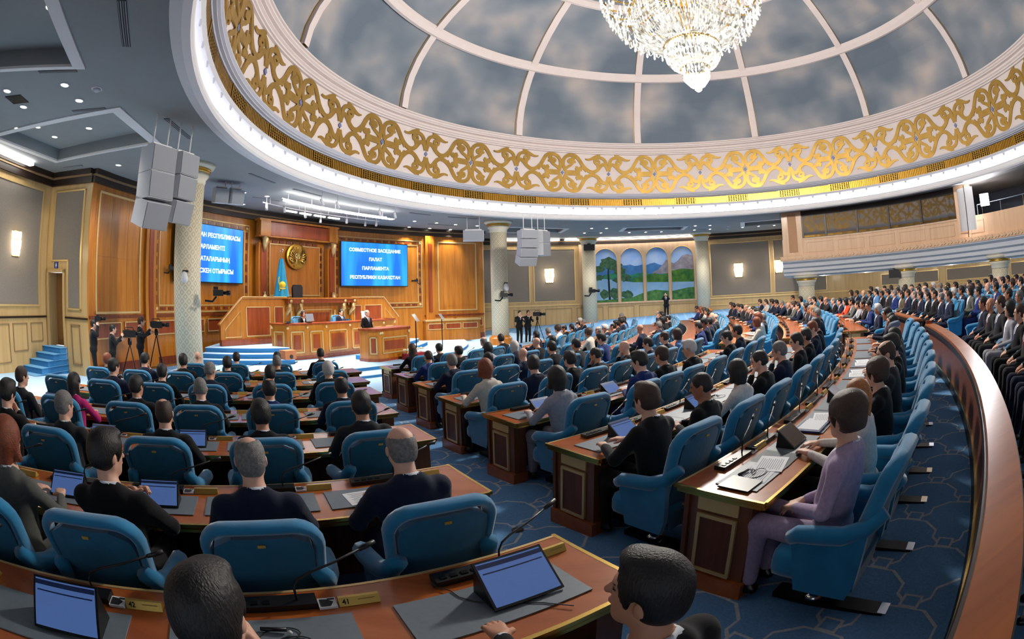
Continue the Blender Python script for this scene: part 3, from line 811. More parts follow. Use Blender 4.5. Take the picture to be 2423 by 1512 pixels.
# ================================================================== columns
def column(a, r, dia, z0, z1, label, plinth=True):
    loc = G(r, a, z0); t = thing('column', label, 'column', loc, 0, 'cream columns round the hall')
    h = z1 - z0; R_ = dia / 2
    q = MB(); q.lathe((0, 0, 0), [(R_, 0.5), (R_ * 0.985, h - 0.55)], 28); q.build('shaft', M_COL, t, True)
    q = MB(); q.lathe((0, 0, 0), [(R_ + 0.16, 0), (R_ + 0.16, 0.38), (R_ + 0.08, 0.44), (R_ + 0.02, 0.52)], 28); q.build('base', M_WOODD if not plinth else M_WOOD, t, False)
    q = MB(); q.lathe((0, 0, h - 0.6), [(R_ * 0.98, 0), (R_ + 0.02, 0.08), (R_ + 0.02, 0.16), (R_ + 0.10, 0.24), (R_ + 0.12, 0.34)], 28); q.build('capital', M_CREAM, t, True)
    q = MB(); q.lathe((0, 0, h - 0.27), [(R_ + 0.10, 0), (R_ + 0.15, 0.02), (R_ + 0.15, 0.05), (R_ + 0.13, 0.07), (R_ + 0.17, 0.09), (R_ + 0.17, 0.12), (R_ + 0.12, 0.14)], 28); q.build('gilt_ring', M_GOLD, t, True)
    q = MB(); q.lathe((0, 0, h - 0.16), [(R_ + 0.12, 0), (R_ + 0.26, 0.06), (R_ + 0.32, 0.16)], 28); q.build('abacus', M_CREAM, t, True)
    return t
column(-177.85, 15.6, 0.86, ZFRONT, ZCEIL, 'cream trellis column between camera crew and left screen')
column(117.46, 15.2, 0.89, ZFRONT, ZCEIL, 'cream trellis column beside the wall-mounted camera at the stage steps')
column(92.66, 21.8, 0.98, ZFRONT, ZCEIL, 'cream trellis column at the tree end of the mural')
column(71.21, 21.8, 0.97, fz(24), ZCEIL, 'cream trellis column at the mountain end of the mural')
column(49.35, 15.5, 0.98, 0.0, 2.25, 'short column under the balcony corner near the wall lamp', False)
column(26.16, 15.5, 0.98, 0.2, 2.35, 'short column under the balcony with a hanging black monitor', False)
column(3.54, 15.5, 1.0, 0.2, 2.40, 'short column under the balcony behind the packed gallery seats', False)

# ================================================================== balcony
RB = 14.5
bal = MB()
bal.ringprof(GX, GY, [(23, 2.22), (15.2, 2.22), (15.0, 2.30), (14.95, 2.42), (14.75, 2.50), (14.70, 2.66), (14.5, 2.74), (14.42, 2.92), (14.2, 3.02), (14.15, 3.10)], -42, 54.2, 50)
balc = struct(bal.build('balcony_soffit', M_WHITE, None, False)); balc.name = 'ceiling_balcony'
q = MB(); q.arc(GX, GY, 14.12, 14.6, 3.08, 3.32, -42, 54.6, 50); band = q.build('carved_band', M_PEACH, balc)
mfm = MB()
for k in range(3): mfm.tube([(x * 0.07, 0, 0.02 + 0.05 * math.sin(x * 1.3 + k)) for x in range(-3, 4)], 0.016, 5)
lf_me = mfm.mesh('carved_leaf', M_PEACH)
lf = MB(); lf.prism([(-0.2, 0), (-0.12, 0.09), (0, 0.03), (0.12, 0.1), (0.2, 0.0), (0.1, -0.08), (0, -0.02), (-0.12, -0.09)], 0.03, Matrix.Rotation(PI / 2, 4, 'X'))
lf_me = lf.mesh('carved_leaf', M_PEACH)
for i in range(46):
    a = 53.4 - i * 1.75; obj('carved_leaf', lf_me, band, G(14.10, a, 3.2), (0, 0, R(a - 90)))
q = MB(); q.arc(GX, GY, 14.4, 14.7, 3.32, 4.26, -42, 54, 50); par = struct(q.build('wall_balcony', M_PEACH))
for i in range(6):
    b1 = 49.0 - i * 7.5
    frame(par, 14.4, b1 - 6.9, b1 - 0.6, 3.48, 4.05, 0.04, M_PEACH, 0.03, 'panel_moulding')
q = MB(); q.arc(GX, GY, 14.36, 14.75, 4.18, 4.26, 11.2, 49, 20); q.build('sill', M_PEACH, par)
# piers at the ends of the glazing
for a0, a1 in ((49.2, 53.9), (7.9, 11.3)):
    q = MB(); q.arc(GX, GY, 14.38, 14.9, 3.35, ZCEIL, a0, a1, 4); pier = q.build('pier', M_PEACH, par)
    q = MB(); m_ = (a0 + a1) / 2; q.arc(GX, GY, 14.34, 14.4, 3.55, 5.6, m_ - 1.1, m_ + 0.9, 2); q.build('pier_panel', mat('pier_weave', (190, 146, 112), 0.8, var=0.15, scale=60, bump=0.3, bscale=120), pier)
# glazing: five panes between dark mullions
q = MB(); q.arc(GX, GY, 14.5, 14.62, 5.45, 5.75, 11.3, 49.2, 16); q.build('dark_head', M_CORN, par)
win = MB()
ed = [49.1, 43.6, 36.0, 28.3, 20.2, 11.4]
wn = struct(thing('window_1', 'x', 'x')); wn['kind'] = 'structure'
del wn['label']; del wn['category']
for i in range(5):
    q = MB(); q.arc(GX, GY, 14.53, 14.56, 4.28, 5.46, ed[i + 1] + 0.2, ed[i] - 0.2, 4); q.build('pane', M_GLASSD, wn)
for a in ed:
    q = MB(); q.arc(GX, GY, 14.48, 14.62, 4.26, 5.5, a - 0.22, a + 0.22, 1); q.build('mullion', mat('mullion_brown', (44, 24, 16), 0.4), wn)
q = MB(); q.arc(GX, GY, 14.48, 14.62, 4.24, 4.30, 11.3, 49.2, 12); q.build('window_rail', mat('mullion_brown', (44, 24, 16)), wn)
# room behind the glazing and open stretch of balcony
q = MB(); q.arc(GX, GY, 19, 19.1, 3.3, ZCEIL, -42, 54, 30); struct(q.build('wall_balcony_back', mat('dim_wall', (70, 78, 92), 0.9)))
q = MB(); q.arc(GX, GY, 14.6, 23, 3.25, 3.3, -42, 54, 30); struct(q.build('floor_balcony', M_FABRIC))
q = MB(); a = 54.0
q.add([G(14.4, a, 3.3), G(23, a, 3.3), G(23, a, ZCEIL), G(14.4, a, ZCEIL)], [(0, 1, 2, 3)]); struct(q.build('wall_balcony_end', M_PEACH))

for k in range(7):  # lamps added under the balcony to brighten its dark back wall
    a = 47 - 9 * k; t = thing('added_soffit_lamp', 'small round lamp added under the balcony to brighten the gallery wall', 'light', G(19.2, a, 2.22), 0, 'lamps added in the balcony soffit for fill light')
    q = MB(); q.ringprof(0, 0, [(0.12, 0), (0.12, -0.015), (0.09, -0.02)], 0, 360, 16); q.build('trim_ring', M_WHITE, t); q = MB(); q.lathe((0, 0, -0.012), [(0.0001, 0), (0.09, 0.0)], 16); q.build('lens', M_LAMP, t)
    light('added_soffit_fill', 'POINT', G(19.2, a, 2.05), 55, (1, 0.9, 0.74), 0.12)
# ================================================================== curved rail behind the desk rows
M_RAIL = wood_mat('rail_wood', (140, 72, 22), (164, 90, 32), 0.35, 0.5, 'X', 0.1)
def rail(a0, a1, label):
    t = thing('curved_rail', label, 'barrier', (0, 0, 0))
    c = (PX, PY)
    q = MB(); q.arc(*c, 27.64, 27.72, lambda r: fz(r), lambda r: 0.86 + 0 * r, a0, a1, int(abs(a1 - a0) * 1.2)); q.build('panel', M_DESKB, t)
    q = MB(); q.arc(*c, 27.57, 27.80, 0.84, 0.90, a0, a1, int(abs(a1 - a0) * 1.2)); q.build('handrail', M_RAIL, t)
    q = MB(); q.arc(*c, 27.55, 27.57, 0.80, 0.87, a0, a1, int(abs(a1 - a0) * 1.2)); q.arc(*c, 27.80, 27.82, 0.80, 0.87, a0, a1, int(abs(a1 - a0) * 1.2)); q.build('rail_edge', M_CORN, t)
    q = MB(); q.arc(*c, 27.615, 27.64, lambda r: fz(r) + 0.13, lambda r: fz(r) + 0.155, a0, a1, int(abs(a1 - a0) * 1.2)); q.build('gilt_line', M_BRASS, t)
    q = MB(); q.arc(*c, 27.62, 27.64, lambda r: fz(r), lambda r: fz(r) + 0.13, a0, a1, int(abs(a1 - a0) * 1.2)); q.build('skirting', M_CORN, t)
    e = a1
    q = MB(); q.box((0, 0, 0.43), (0.14, 0.06, 0.86)); ob = q.build('end_post', M_WOODR, t); ob.location = P(27.66, e, fz(27.66)); ob.rotation_euler = (0, 0, R(e))
    return t
rail(-58.6, -36.2, 'curved wooden rail with dark panel between desk rows and gallery, nearest length')
rail(-33.6, -5, 'far length of curved wooden rail past the second aisle')
# ================================================================== stage
EX, EY = math.cos(R(AX)), math.sin(R(AX))
def A(s, t, z=0.0):
    """s metres along the stage axis from the dome axis, t metres across (to the right seen from the hall)"""
    return Vector((GX + s * EX + t * EY, GY + s * EY - t * EX, z))
ARZ = R(AX) + PI / 2                         # local +y points to the hall when a thing is turned by this: local x = -t
def axis_thing(name, label, cat, s, t, z, group=None):
    return thing(name, label, cat, A(s, t, z), R(AX) - PI / 2, group)   # local +x = +t, local +y = away from the hall
fs = None
def step(rho, ztop, zbot, p0, p1, parent, rho_in=5.0):
    q = MB(); q.arc(PX, PY, rho_in, rho, zbot, ztop - 0.02, p0, p1, mi=0); q.arc(PX, PY, rho_in, rho + 0.02, ztop - 0.02, ztop, p0, p1, mi=1)
    return q.build('step', [M_STAGEC, M_TREAD], parent)
q = MB(); q.arc(PX, PY, 4.0, 11.4, ZFRONT - 0.1, ZSTAGE - 0.02, -76, 16, mi=0); q.arc(PX, PY, 4.0, 11.43, ZSTAGE - 0.02, ZSTAGE, -76, 16, mi=1)
stage = struct(q.build('floor_stage', [M_STAGEC, M_TREAD]))
step(12.3, -0.58, -0.75, -76, 16, stage, 11.0)
for p0, p1 in ((-74, -51.5), (-9.5, 2.5)):
    step(9.45, -0.29, ZSTAGE - 0.05, p0, p1, stage); step(9.05, -0.12, ZSTAGE, p0, p1 - 1.5 if p1 > 0 else p1, stage); step(8.6, 0.05, ZSTAGE, p0, p1 - 3 if p1 > 0 else p1, stage)
step(7.9, 0.05, ZSTAGE, -52, -9, stage, 4.0)
# pale carpet in front of the stage
q = MB(); q.arc(PX, PY, 12.25, 15.6, lambda r: fz(r) + 0.004, lambda r: fz(r) + 0.012, -49.5, 30, mi=0); q.arc(PX, PY, 12.25, 13.8, lambda r: fz(r) + 0.004, lambda r: fz(r) + 0.012, -72, -49.5, mi=0); q.arc(PX, PY, 12.25, 20.5, lambda r: fz(r) + 0.004, lambda r: fz(r) + 0.012, -95, -72.5, mi=0)
struct(q.build('floor_front', M_TREAD))
# carpeted flight up to the side door
fl_ = None
st_ = struct(thing('floor_steps', 'x', 'x')); del st_['label']; del st_['category']
for k in range(5):
    a = -169.3 - 0.98 * k; z = ZFRONT + 0.18 * (k + 1)
    q = MB(); q.arc(GX, GY, 20.35, 21.38, z - 0.18 if k else ZFRONT - 0.02, z, a - 0.0, -174.6, 3, mi=0); q.arc(GX, GY, 20.33, 21.38, z, z + 0.012, a + 0.06, -174.6, 3, mi=1); q.build('step', [mat('stair_carpet', (66, 132, 190), 0.95, var=0.1, scale=30, spec=0.1), mat('stair_tread', (112, 170, 214), 0.95, spec=0.1)], st_)

# ---------------- helper: framed panel on a flat furniture face, local coords (x right, z up, face at y, looking to -y)
def inset(t, x0, x1, z0, z1, y, mf=None, mp=None, w=0.045, rings=1, ang=0.0, org=(0, 0, 0)):
    Mx = Matrix.Translation(org) @ Matrix.Rotation(ang, 4, 'Z')
    q = MB()
    for r_ in ((x0, x1, z0, z0 + w), (x0, x1, z1 - w, z1), (x0, x0 + w, z0, z1), (x1 - w, x1, z0, z1)):
        q.box(((r_[0] + r_[1]) / 2, y - 0.012, (r_[2] + r_[3]) / 2), (r_[1] - r_[0], 0.03, r_[3] - r_[2]), M=Mx)
    o = q.build('panel_frame', mf or M_TRIM, t)
    q = MB(); k = w * (1.0 if rings == 1 else 3.2)
    q.box(((x0 + x1) / 2, y - 0.004, (z0 + z1) / 2), (x1 - x0 - 2 * k, 0.012, z1 - z0 - 2 * k), M=Mx); q.build('inlaid_panel', mp or M_WOODR, t)
def rosette(t, x, y, z, r=0.06):
    q = MB(); q.lathe((0, 0, 0), [(r, 0), (r, 0.03), (r * 0.6, 0.06), (0.0001, 0.07)], 12, M=Matrix.Translation((x, y, z)) @ Matrix.Rotation(PI / 2, 4, 'X')); q.build('rosette', M_TRIM, t, True)

# ---------------- speaker's lectern on the axis
t = axis_thing('lectern', 'carved wooden speakers lectern with gilt framed panels on the stage apron', 'lectern', 12.75, 0, ZSTAGE)
q = MB(); hgt = 0.77 - ZSTAGE
poly = [(-1.12, 0.0), (-0.86, -0.34), (0.86, -0.34), (1.12, 0.0), (1.12, 0.45), (-1.12, 0.45)]
q.prism(poly, hgt - 0.08, Matrix.Identity(4)); q.build('body', M_WOOD, t)
q = MB(); q.prism([(x * 1.05, y * 1.05 - 0.01) for x, y in poly], 0.09, Matrix.Translation((0, 0, hgt - 0.09))); q.prism([(x * 1.03, y * 1.03 - 0.01) for x, y in poly], 0.10, Matrix.Identity(4)); q.build('cornice', M_WOODR, t)
inset(t, -0.70, 0.70, 0.28, 0.90, -0.345, rings=2); inset(t, -0.14, 0.14, 0.28, 0.92, 0, ang=-math.atan2(0.34, 0.26), org=(-0.99, -0.17, 0)); inset(t, -0.14, 0.14, 0.28, 0.92, 0, ang=math.atan2(0.34, 0.26), org=(0.99, -0.17, 0))
for x in (-0.8, -0.7, 0.8): rosette(t, x, -0.345, hgt - 0.17)
# ---------------- lower desk, a shallow arc of bays
t = axis_thing('presidium_desk', 'long wooden clerks desk with gilt framed bays below the rostrum', 'desk', 15.0, 0, ZSTAGE)
hgt = 0.93 - ZSTAGE
pts = [(-3.3, 1.0), (-3.05, 0.25), (-1.3, 0.0), (1.3, 0.0), (3.05, 0.25), (3.3, 1.0)]
for i in range(5):
    a, b = Vector(pts[i]), Vector(pts[i + 1]); d = b - a; L = d.length; an = math.atan2(d.y, d.x); c = (a + b) / 2
    q = MB(); Mx = Matrix.Translation((c.x, c.y, 0)) @ Matrix.Rotation(an, 4, 'Z')
    q.box((0, 0.20, (hgt - 0.05) / 2), (L, 0.40, hgt - 0.05), M=Mx); q.build('bay', M_WOOD, t)
    q = MB(); q.box((0, 0.22, hgt - 0.03), (L + 0.1, 0.55, 0.06), M=Mx); q.build('desk_top', M_WOODR, t); q = MB(); q.box((0, 0.18, 0.06), (L + 0.04, 0.46, 0.14), M=Mx); q.build('plinth', M_WOODR, t)
    nb = max(1, round(L / 1.05))
    for k in range(nb):
        x0 = -L / 2 + L * k / nb + 0.14; x1 = -L / 2 + L * (k + 1) / nb - 0.14
        inset(t, x0, x1, 0.25, hgt - 0.30, 0, rings=2, ang=an, org=(c.x, c.y, 0)); rr = Mx @ Vector((x0 - 0.12, -0.0, hgt - 0.16)); rosette(t, *rr)
# ---------------- rostrum: stair side walls, tall desk
t = axis_thing('rostrum', 'tall wooden rostrum with panelled stair walls beneath the golden emblem', 'rostrum', 17.0, 0, 0.05)
H1 = 1.78; H0 = 0.78
for sx in (-1, 1):
    q = MB(); poly = [(1.9 * sx, 0.0), (5.15 * sx, 0.0), (5.15 * sx, H0), (4.1 * sx, H1), (1.9 * sx, H1)]
    q.prism(poly if sx > 0 else poly[::-1], 0.14, Matrix.Rotation(PI / 2, 4, 'X')); ob = q.build('stair_wall', M_WOOD, t); ob.location = (0, 0.07, 0)
    q = MB(); q.tube([(1.9 * sx, 0, H1 + 0.05), (4.1 * sx, 0, H1 + 0.05), (5.2 * sx, 0, H0 + 0.02)], 0.07, 8, flat=(0.12, 0.05)); q.build('handrail', M_WOOD, t)
    q = MB(); q.tube([(1.9 * sx, -0.1, H1 + 0.1), (4.1 * sx, -0.1, H1 + 0.1), (5.2 * sx, -0.1, H0 + 0.07)], 0.02, 6); q.build('gilt_edge', M_TRIM, t)
    inset(t, min(2.75 * sx, 3.95 * sx), max(2.75 * sx, 3.95 * sx), 0.32, 1.5, -0.07, w=0.04); inset(t, min(2.05 * sx, 2.55 * sx), max(2.05 * sx, 2.55 * sx), 0.32, 1.5, -0.07, w=0.04)
    # triangular panel beside the steps
    q = MB(); tri_ = [(4.2 * sx, 0.32), (4.95 * sx, 0.32), (4.95 * sx, 0.62), (4.2 * sx, 1.33)]
    q.tube([(x, -0.075, z) for x, z in tri_], 0.022, 6, closed=True); q.build('panel_frame', M_TRIM, t)
    q = MB(); q.box((3.5 * sx, -0.02, 0.12), (3.3, 0.2, 0.22)); q.build('plinth', M_WOODR, t)
q = MB(); q.box((0, 0.35, 0.85), (3.7, 0.5, 1.7)); q.build('desk_front', M_WOOD, t)
q = MB(); q.box((0, 0.15, 1.72), (3.95, 1.0, 0.18)); q.build('desk_top', M_WOODR, t)
q = MB(); q.box((0, 0.12, 1.83), (4.05, 1.1, 0.05)); q.build('gilt_top_edge', M_WOOD, t)
for x in (-1.85, -1.25, 1.25, 1.85):
    q = MB(); q.tube([(x, -0.30, 1.62), (x, -0.28, 1.40), (x, -0.05, 1.22), (x, 0.05, 1.05)], [0.09, 0.10, 0.08, 0.05], 8); q.build('bracket', M_TRIM, t, True); rosette(t, x, -0.36, 1.72, 0.075)
for x in (-1.55, -0.95, 0.95, 1.55):
    q = MB(); q.box((x, 0.07, 0.65), (0.10, 0.06, 1.3)); q.build('pilaster', M_TRIM, t)
inset(t, -0.8, 0.8, 0.3, 1.35, 0.10, rings=2)
# ---------------- portal with emblem on the wall
t = axis_thing('portal', 'red-brown wooden portal framing the golden emblem on the stage wall', 'portal', 18.62, 0, 0.1)
for sx in (-1, 1):
    q = MB(); q.box((2.05 * sx, 0.1, 2.1), (0.5, 0.3, 4.2)); q.build('pier', M_WOOD, t)
    q = MB(); q.box((2.05 * sx, -0.07, 2.6), (0.30, 0.08, 3.0)); q.build('red_panel', M_WOODR, t)
    q = MB(); q.tube([(2.05 * sx, -0.10, 4.45), (2.05 * sx, -0.24, 4.35), (2.05 * sx, -0.2, 4.05), (2.05 * sx, -0.08, 3.8)], [0.13, 0.15, 0.11, 0.06], 8); q.build('console', M_TRIM, t, True)
    q = MB(); q.tube([(2.05 * sx, -0.15, 2.05), (2.05 * sx, -0.2, 1.85), (2.1 * sx, -0.3, 1.7)], [0.07, 0.11, 0.12], 8); q.build('scroll_foot', M_TRIM, t, True)
    q = MB(); q.box((2.05 * sx, -0.02, 4.85), (0.55, 0.42, 0.7)); q.build('frieze_block', M_WOOD, t)
q = MB(); q.box((0, 0.05, 4.85), (3.6, 0.32, 0.6)); q.build('lintel', M_WOODR, t)
q = MB(); q.box((0, 0.0, 5.22), (4.8, 0.5, 0.09)); q.box((0, 0.03, 4.5), (4.7, 0.42, 0.06)); q.build('lintel_moulding', M_WOOD, t)
for k in range(7):
    q = MB(); q.box((-1.2 + 0.4 * k, 0.28, 4.33), (0.28, 0.05, 0.11)); q.build('inlay', M_WOODD, t)
for sx in (-1, 1):
    for k in range(6):
        q = MB(); q.box((1.62 * sx, 0.28, 2.2 + 0.38 * k), (0.09, 0.05, 0.24)); q.build('inlay', M_WOODD, t)
for z0 in (1.9, 4.22):
    q = MB(); q.box((0, 0.27, z0), (3.0, 0.05, 0.05)); q.build('gilt_fillet', M_TRIM, t)
for sx in (-1, 1):
    for x in (1.5, 1.74):
        q = MB(); q.box((x * sx, 0.27, 3.05), (0.04, 0.05, 2.4)); q.build('gilt_fillet', M_TRIM, t)
q = MB(); q.box((0, 0.36, 2.6), (3.7, 0.1, 5.0)); q.build('back_panel', M_WOOD, t)
# emblem: gold roundel with rays, crossed hoop, winged horses suggested as sweeping forms, star and ribbon
t = axis_thing('emblem', 'round golden state emblem with wings and star on the stage wall', 'emblem', 18.80, 0, 3.82)
def eM(): return Matrix.Rotation(PI / 2, 4, 'X')
q = MB(); q.lathe((0, 0, 0), [(0.60, 0), (0.60, 0.07), (0.52, 0.10), (0.0001, 0.10)], 40, M=eM()); q.build('disc', M_GOLD, t)
q = MB()
for k in range(24):
    a = 2 * PI * k / 24; q.tube([(0.14 * math.cos(a), -0.115, 0.14 * math.sin(a)), (0.40 * math.cos(a), -0.115, 0.40 * math.sin(a))], [0.016, 0.010], 5)
q.build('rays', M_BRASS, t)
q = MB(); q.tube([(0.13 * math.cos(a), -0.13, 0.13 * math.sin(a)) for a in [2 * PI * k / 24 for k in range(24)]], 0.026, 6, closed=True)
for k in range(3):
    for o in (-0.03, 0.03): q.tube([(-0.12 * math.cos(k * PI / 3) - o * math.sin(k * PI / 3), -0.13, -0.12 * math.sin(k * PI / 3) + o * math.cos(k * PI / 3)), (0.12 * math.cos(k * PI / 3) - o * math.sin(k * PI / 3), -0.13, 0.12 * math.sin(k * PI / 3) + o * math.cos(k * PI / 3))], 0.012, 5)
q.build('hoop', mat('pale_gold', (236, 214, 150), 0.25, metal=0.9), t)
for sx in (-1, 1):
    q = MB()
    for k in range(5):
        a0 = -0.9 + 0.36 * k
        q.tube([(sx * 0.20 * math.cos(a0), -0.13, 0.20 * math.sin(a0) - 0.05), (sx * (0.38 + 0.02 * k) * math.cos(a0 + 0.15), -0.14, 0.36 * math.sin(a0 + 0.15)), (sx * 0.50 * math.cos(a0 + 0.5), -0.13, 0.50 * math.sin(a0 + 0.5))], [0.05, 0.045, 0.015], 6)
    q.tube([(sx * 0.18, -0.14, -0.18), (sx * 0.32, -0.15, -0.30), (sx * 0.46, -0.14, -0.20), (sx * 0.52, -0.13, 0.0)], [0.06, 0.07, 0.05, 0.03], 6)
    q.build('wing', M_BRASS, t, True)
q = MB(); st5 = [((0.11 if k % 2 == 0 else 0.045) * math.sin(PI * k / 5), (0.11 if k % 2 == 0 else 0.045) * math.cos(PI * k / 5)) for k in range(10)]
q.prism(st5, 0.05, Matrix.Translation((0, -0.10, 0.40)) @ eM()); q.build('star', M_BRASS, t)
q = MB(); q.box((0, -0.12, -0.47), (0.42, 0.05, 0.11)); q.build('ribbon', M_GOLD, t)
# ---------------- flag on its pole
fp = G(17.7, 156.2, 0.95)
t = thing('flag', 'sky blue flag with yellow sun hanging from a pole by the emblem', 'flag', fp)
q = MB(); q.tube([(0, 0, 0), (0, 0, 2.85)], 0.022, 8); q.build('pole', M_BRASS, t)
q = MB(); q.tube([(0.07 * math.cos(a), 0, 2.98 + 0.09 * math.sin(a)) for a in [R(120) + R(300) * k / 12 for k in range(13)]], 0.018, 6); q.build('finial', M_CHROME, t)
q = MB(); n = 28; vs = []
zs = [2.62, 2.4, 2.1, 1.8, 1.5, 1.2, 1.0]
for j, z in enumerate(zs):
    wd = 0.07 + 0.27 * j / (len(zs) - 1)
    for k in range(n):
        a = 2 * PI * k / n; rr = wd * (1 + 0.22 * math.sin(6 * a + 0.4 * j)); vs.append((rr * math.cos(a), rr * 0.75 * math.sin(a), z))
q.add(vs, [(j * n + k, j * n + (k + 1) % n, (j + 1) * n + (k + 1) % n, (j + 1) * n + k) for j in range(len(zs) - 1) for k in range(n)]); cloth = q.build('cloth', mat('flag_blue', (40, 160, 206), 0.6, var=0.08, scale=6), t, True)
fn = (Vector((0, 0, 0)) - fp); fn.z = 0; fn.normalize()
Mf = face_matrix(fn * 0.19 + Vector((0.05, 0, 1.5)), fn)
q = MB(); q.lathe((0, 0, 0), [(0.15, -0.10), (0.14, 0.02), (0.0001, 0.06)], 20, M=Mf); q.build('sun', mat('flag_yellow', (248, 214, 40), 0.6), t, True)
q = MB(); q.tube([Mf @ Vector((-0.14 - 0.03 * math.sin(i), 0.34 - 0.1 * i, 0.0)) for i in range(7)], 0.022, 5); q.build('ornament_band', mat('flag_yellow', (248, 214, 40)), t)
q = MB(); q.tube([Mf @ Vector((x, -0.17 + 0.5 * x * x, 0.02)) for x in (-0.15, -0.08, 0, 0.08, 0.15)], [0.01, 0.03, 0.04, 0.03, 0.01], 6); q.build('eagle', mat('flag_yellow', (248, 214, 40)), t, True)
# ---------------- screens
M_SCR = None
def screen_mat():
    m, nt, b = _nt('screen_blue'); N = nt.nodes; L = nt.links
    tc = N.new('ShaderNodeTexCoord'); mp = N.new('ShaderNodeMapping'); mp.inputs['Rotation'].default_value = (0, R(38), 0); mp.inputs['Scale'].default_value = (1.0, 1, 0.12)
    L.new(tc.outputs['Object'], mp.inputs[0])
    n = N.new('ShaderNodeTexNoise'); n.inputs['Scale'].default_value = 1.3; n.inputs['Detail'].default_value = 2; L.new(mp.outputs[0], n.inputs[0])
    r = N.new('ShaderNodeValToRGB'); L.new(n.outputs[0], r.inputs[0]); e = r.color_ramp.elements
    e[0].position = 0.40; e[0].color = (*lin((6, 110, 226)), 1); e[1].position = 0.62; e[1].color = (*lin((44, 178, 244)), 1)
    L.new(r.outputs[0], b.inputs['Emission Color']); b.inputs['Emission Strength'].default_value = 0.95
    b.inputs['Base Color'].default_value = (0.01, 0.02, 0.05, 1); b.inputs['Roughness'].default_value = 0.3
    return m
M_SCR = screen_mat(); M_TXT = emis('screen_text', (240, 248, 255), 1.1)
def screen(label, a, lines, Wd=4.08):
    z = 3.62; Ht = 2.24; p = G(18.78, a, z)
    t = thing('screen', label, 'screen', p, R(a) - PI / 2, 'blue text screens on the stage wall')
    q = MB(); q.box((0, 0.08, 0), (Wd + 0.08, 0.12, Ht + 0.08)); q.build('casing', M_BLACK, t)
    q = MB(); q.box((0, 0.01, 0), (Wd, 0.02, Ht)); q.build('display', M_SCR, t)
    for k, s in enumerate(lines):
        text('caption', s, 0.235, Matrix.Translation((0, -0.005, 0.72 - 0.47 * k)) @ Matrix.Rotation(PI / 2, 4, 'X'), M_TXT, t, bold=0.006)
screen('blue screen with Russian session title beside the wall camera', 136.0, ['СОВМЕСТНОЕ ЗАСЕДАНИЕ', 'ПАЛАТ', 'ПАРЛАМЕНТА', 'РЕСПУБЛИКИ КАЗАХСТАН'])
screen('blue screen with Kazakh session title half behind a column', 166.2, ['ҚАЗАҚСТАН РЕСПУБЛИКАСЫ', 'ПАРЛАМЕНТІ', 'ПАЛАТАЛАРЫНЫҢ', 'БІРЛЕСКЕН ОТЫРЫСЫ'], 3.85)
# ---------------- teleprompters, flower box, speaker box, chairman's chair, laptops, low cabinet
def teleprompter(label, p, h):
    t = thing('teleprompter', label, 'teleprompter', p, 0, 'glass teleprompters beside the lectern')
    q = MB(); q.lathe((0, 0, 0), [(0.22, 0), (0.22, 0.02), (0.03, 0.05)], 16); q.build('foot', M_BLACKM, t)
    q = MB(); q.tube([(0, 0, 0.02), (0, 0, h)], 0.022, 8); q.build('pole', M_BLACKM, t)
    q = MB(); q.box((0, 0, 0), (0.42, 0.012, 0.34)); ob = q.build('glass', mat('prompter_glass', (190, 200, 210), 0.1, alpha=0.55), t); ob.location = (0, 0, h + 0.12); ob.rotation_euler = (R(-35), 0, R(AX) - PI / 2 + 0.4)
teleprompter('teleprompter glass on tall black pole out in front of the steps', Vector((-3.35, 23.1, fz(11))), 1.55)
teleprompter('teleprompter glass on black pole standing close to the lectern', A(12.1, 0.9, ZSTAGE), 1.45)
t = thing('flower_box', 'red box of small white flowers beside the lectern steps', 'flower box', Vector((-3.85, 18.9, ZSTAGE)), R(AX) - PI / 2)
q = MB(); q.box((0, 0, 0.11), (1.1, 0.32, 0.22)); q.build('box', mat('red_cloth', (150, 20, 36), 0.7), t)
fl1 = MB(); fl1.tube([(0, 0, 0), (0, 0, 0.16)], 0.008, 5); fl1.sphere((0, 0, 0.18), 0.035, 6, 5); fm = fl1.mesh('flower', mat('flower_white', (228, 222, 190), 0.8))
for k in range(26): obj('flower', fm, t, (-0.5 + 1.0 * (k % 13) / 12, -0.08 + 0.16 * (k // 13) + random.uniform(-.03, .03), 0.2), (random.uniform(-.2, .2), random.uniform(-.2, .2), 0))
t = thing('speaker_box', 'small wooden floor monitor box at the corner of the clerks desk', 'speaker', A(14.55, -3.55, -0.29), R(AX) - PI / 2)
q = MB(); q.prism([(-0.25, -0.2), (0.25, -0.2), (0.25, 0.2), (-0.25, 0.2)], 0.32, Matrix.Identity(4)); q.build('cabinet', mat('box_wood', (190, 108, 56), 0.5), t)
q = MB(); q.lathe((0, 0, 0), [(0.07, 0), (0.07, 0.03)], 14, M=Matrix.Translation((0.02, -0.2, 0.1)) @ Matrix.Rotation(PI / 2, 4, 'X')); q.build('port', M_BLACK, t)
t = axis_thing('chairman_chair', 'high-backed dark leather chair behind the rostrum', 'chair', 17.75, -0.75, 0.9)
q = MB(); q.prism([(-0.26, 0), (0.26, 0), (0.28, 0.6), (0.2, 0.72), (-0.2, 0.72), (-0.28, 0.6)], 0.12, Matrix.Translation((0, 0, 0.85)) @ Matrix.Rotation(PI / 2, 4, 'X')); q.build('backrest', mat('dark_leather', (40, 42, 52), 0.4), t)
q = MB(); q.box((0, -0.2, 0.5), (0.56, 0.5, 0.12)); q.box((0, -0.1, 0.22), (0.08, 0.08, 0.44)); q.build('seat', mat('dark_leather', (40, 42, 52)), t)
q = MB(); q.lathe((0, 0, 0), [(0.28, 0), (0.28, 0.03), (0.04, 0.06)], 12); q.build('foot', M_CHROME, t)
q = MB(); q.box((0, 0, -0.43), (4.4, 1.7, 0.86)); ob = q.build('floor_rostrum', M_STAGEC); ob.location = A(17.95, 0, 0.9); ob.rotation_euler = (0, 0, R(AX) - PI / 2); struct(ob)
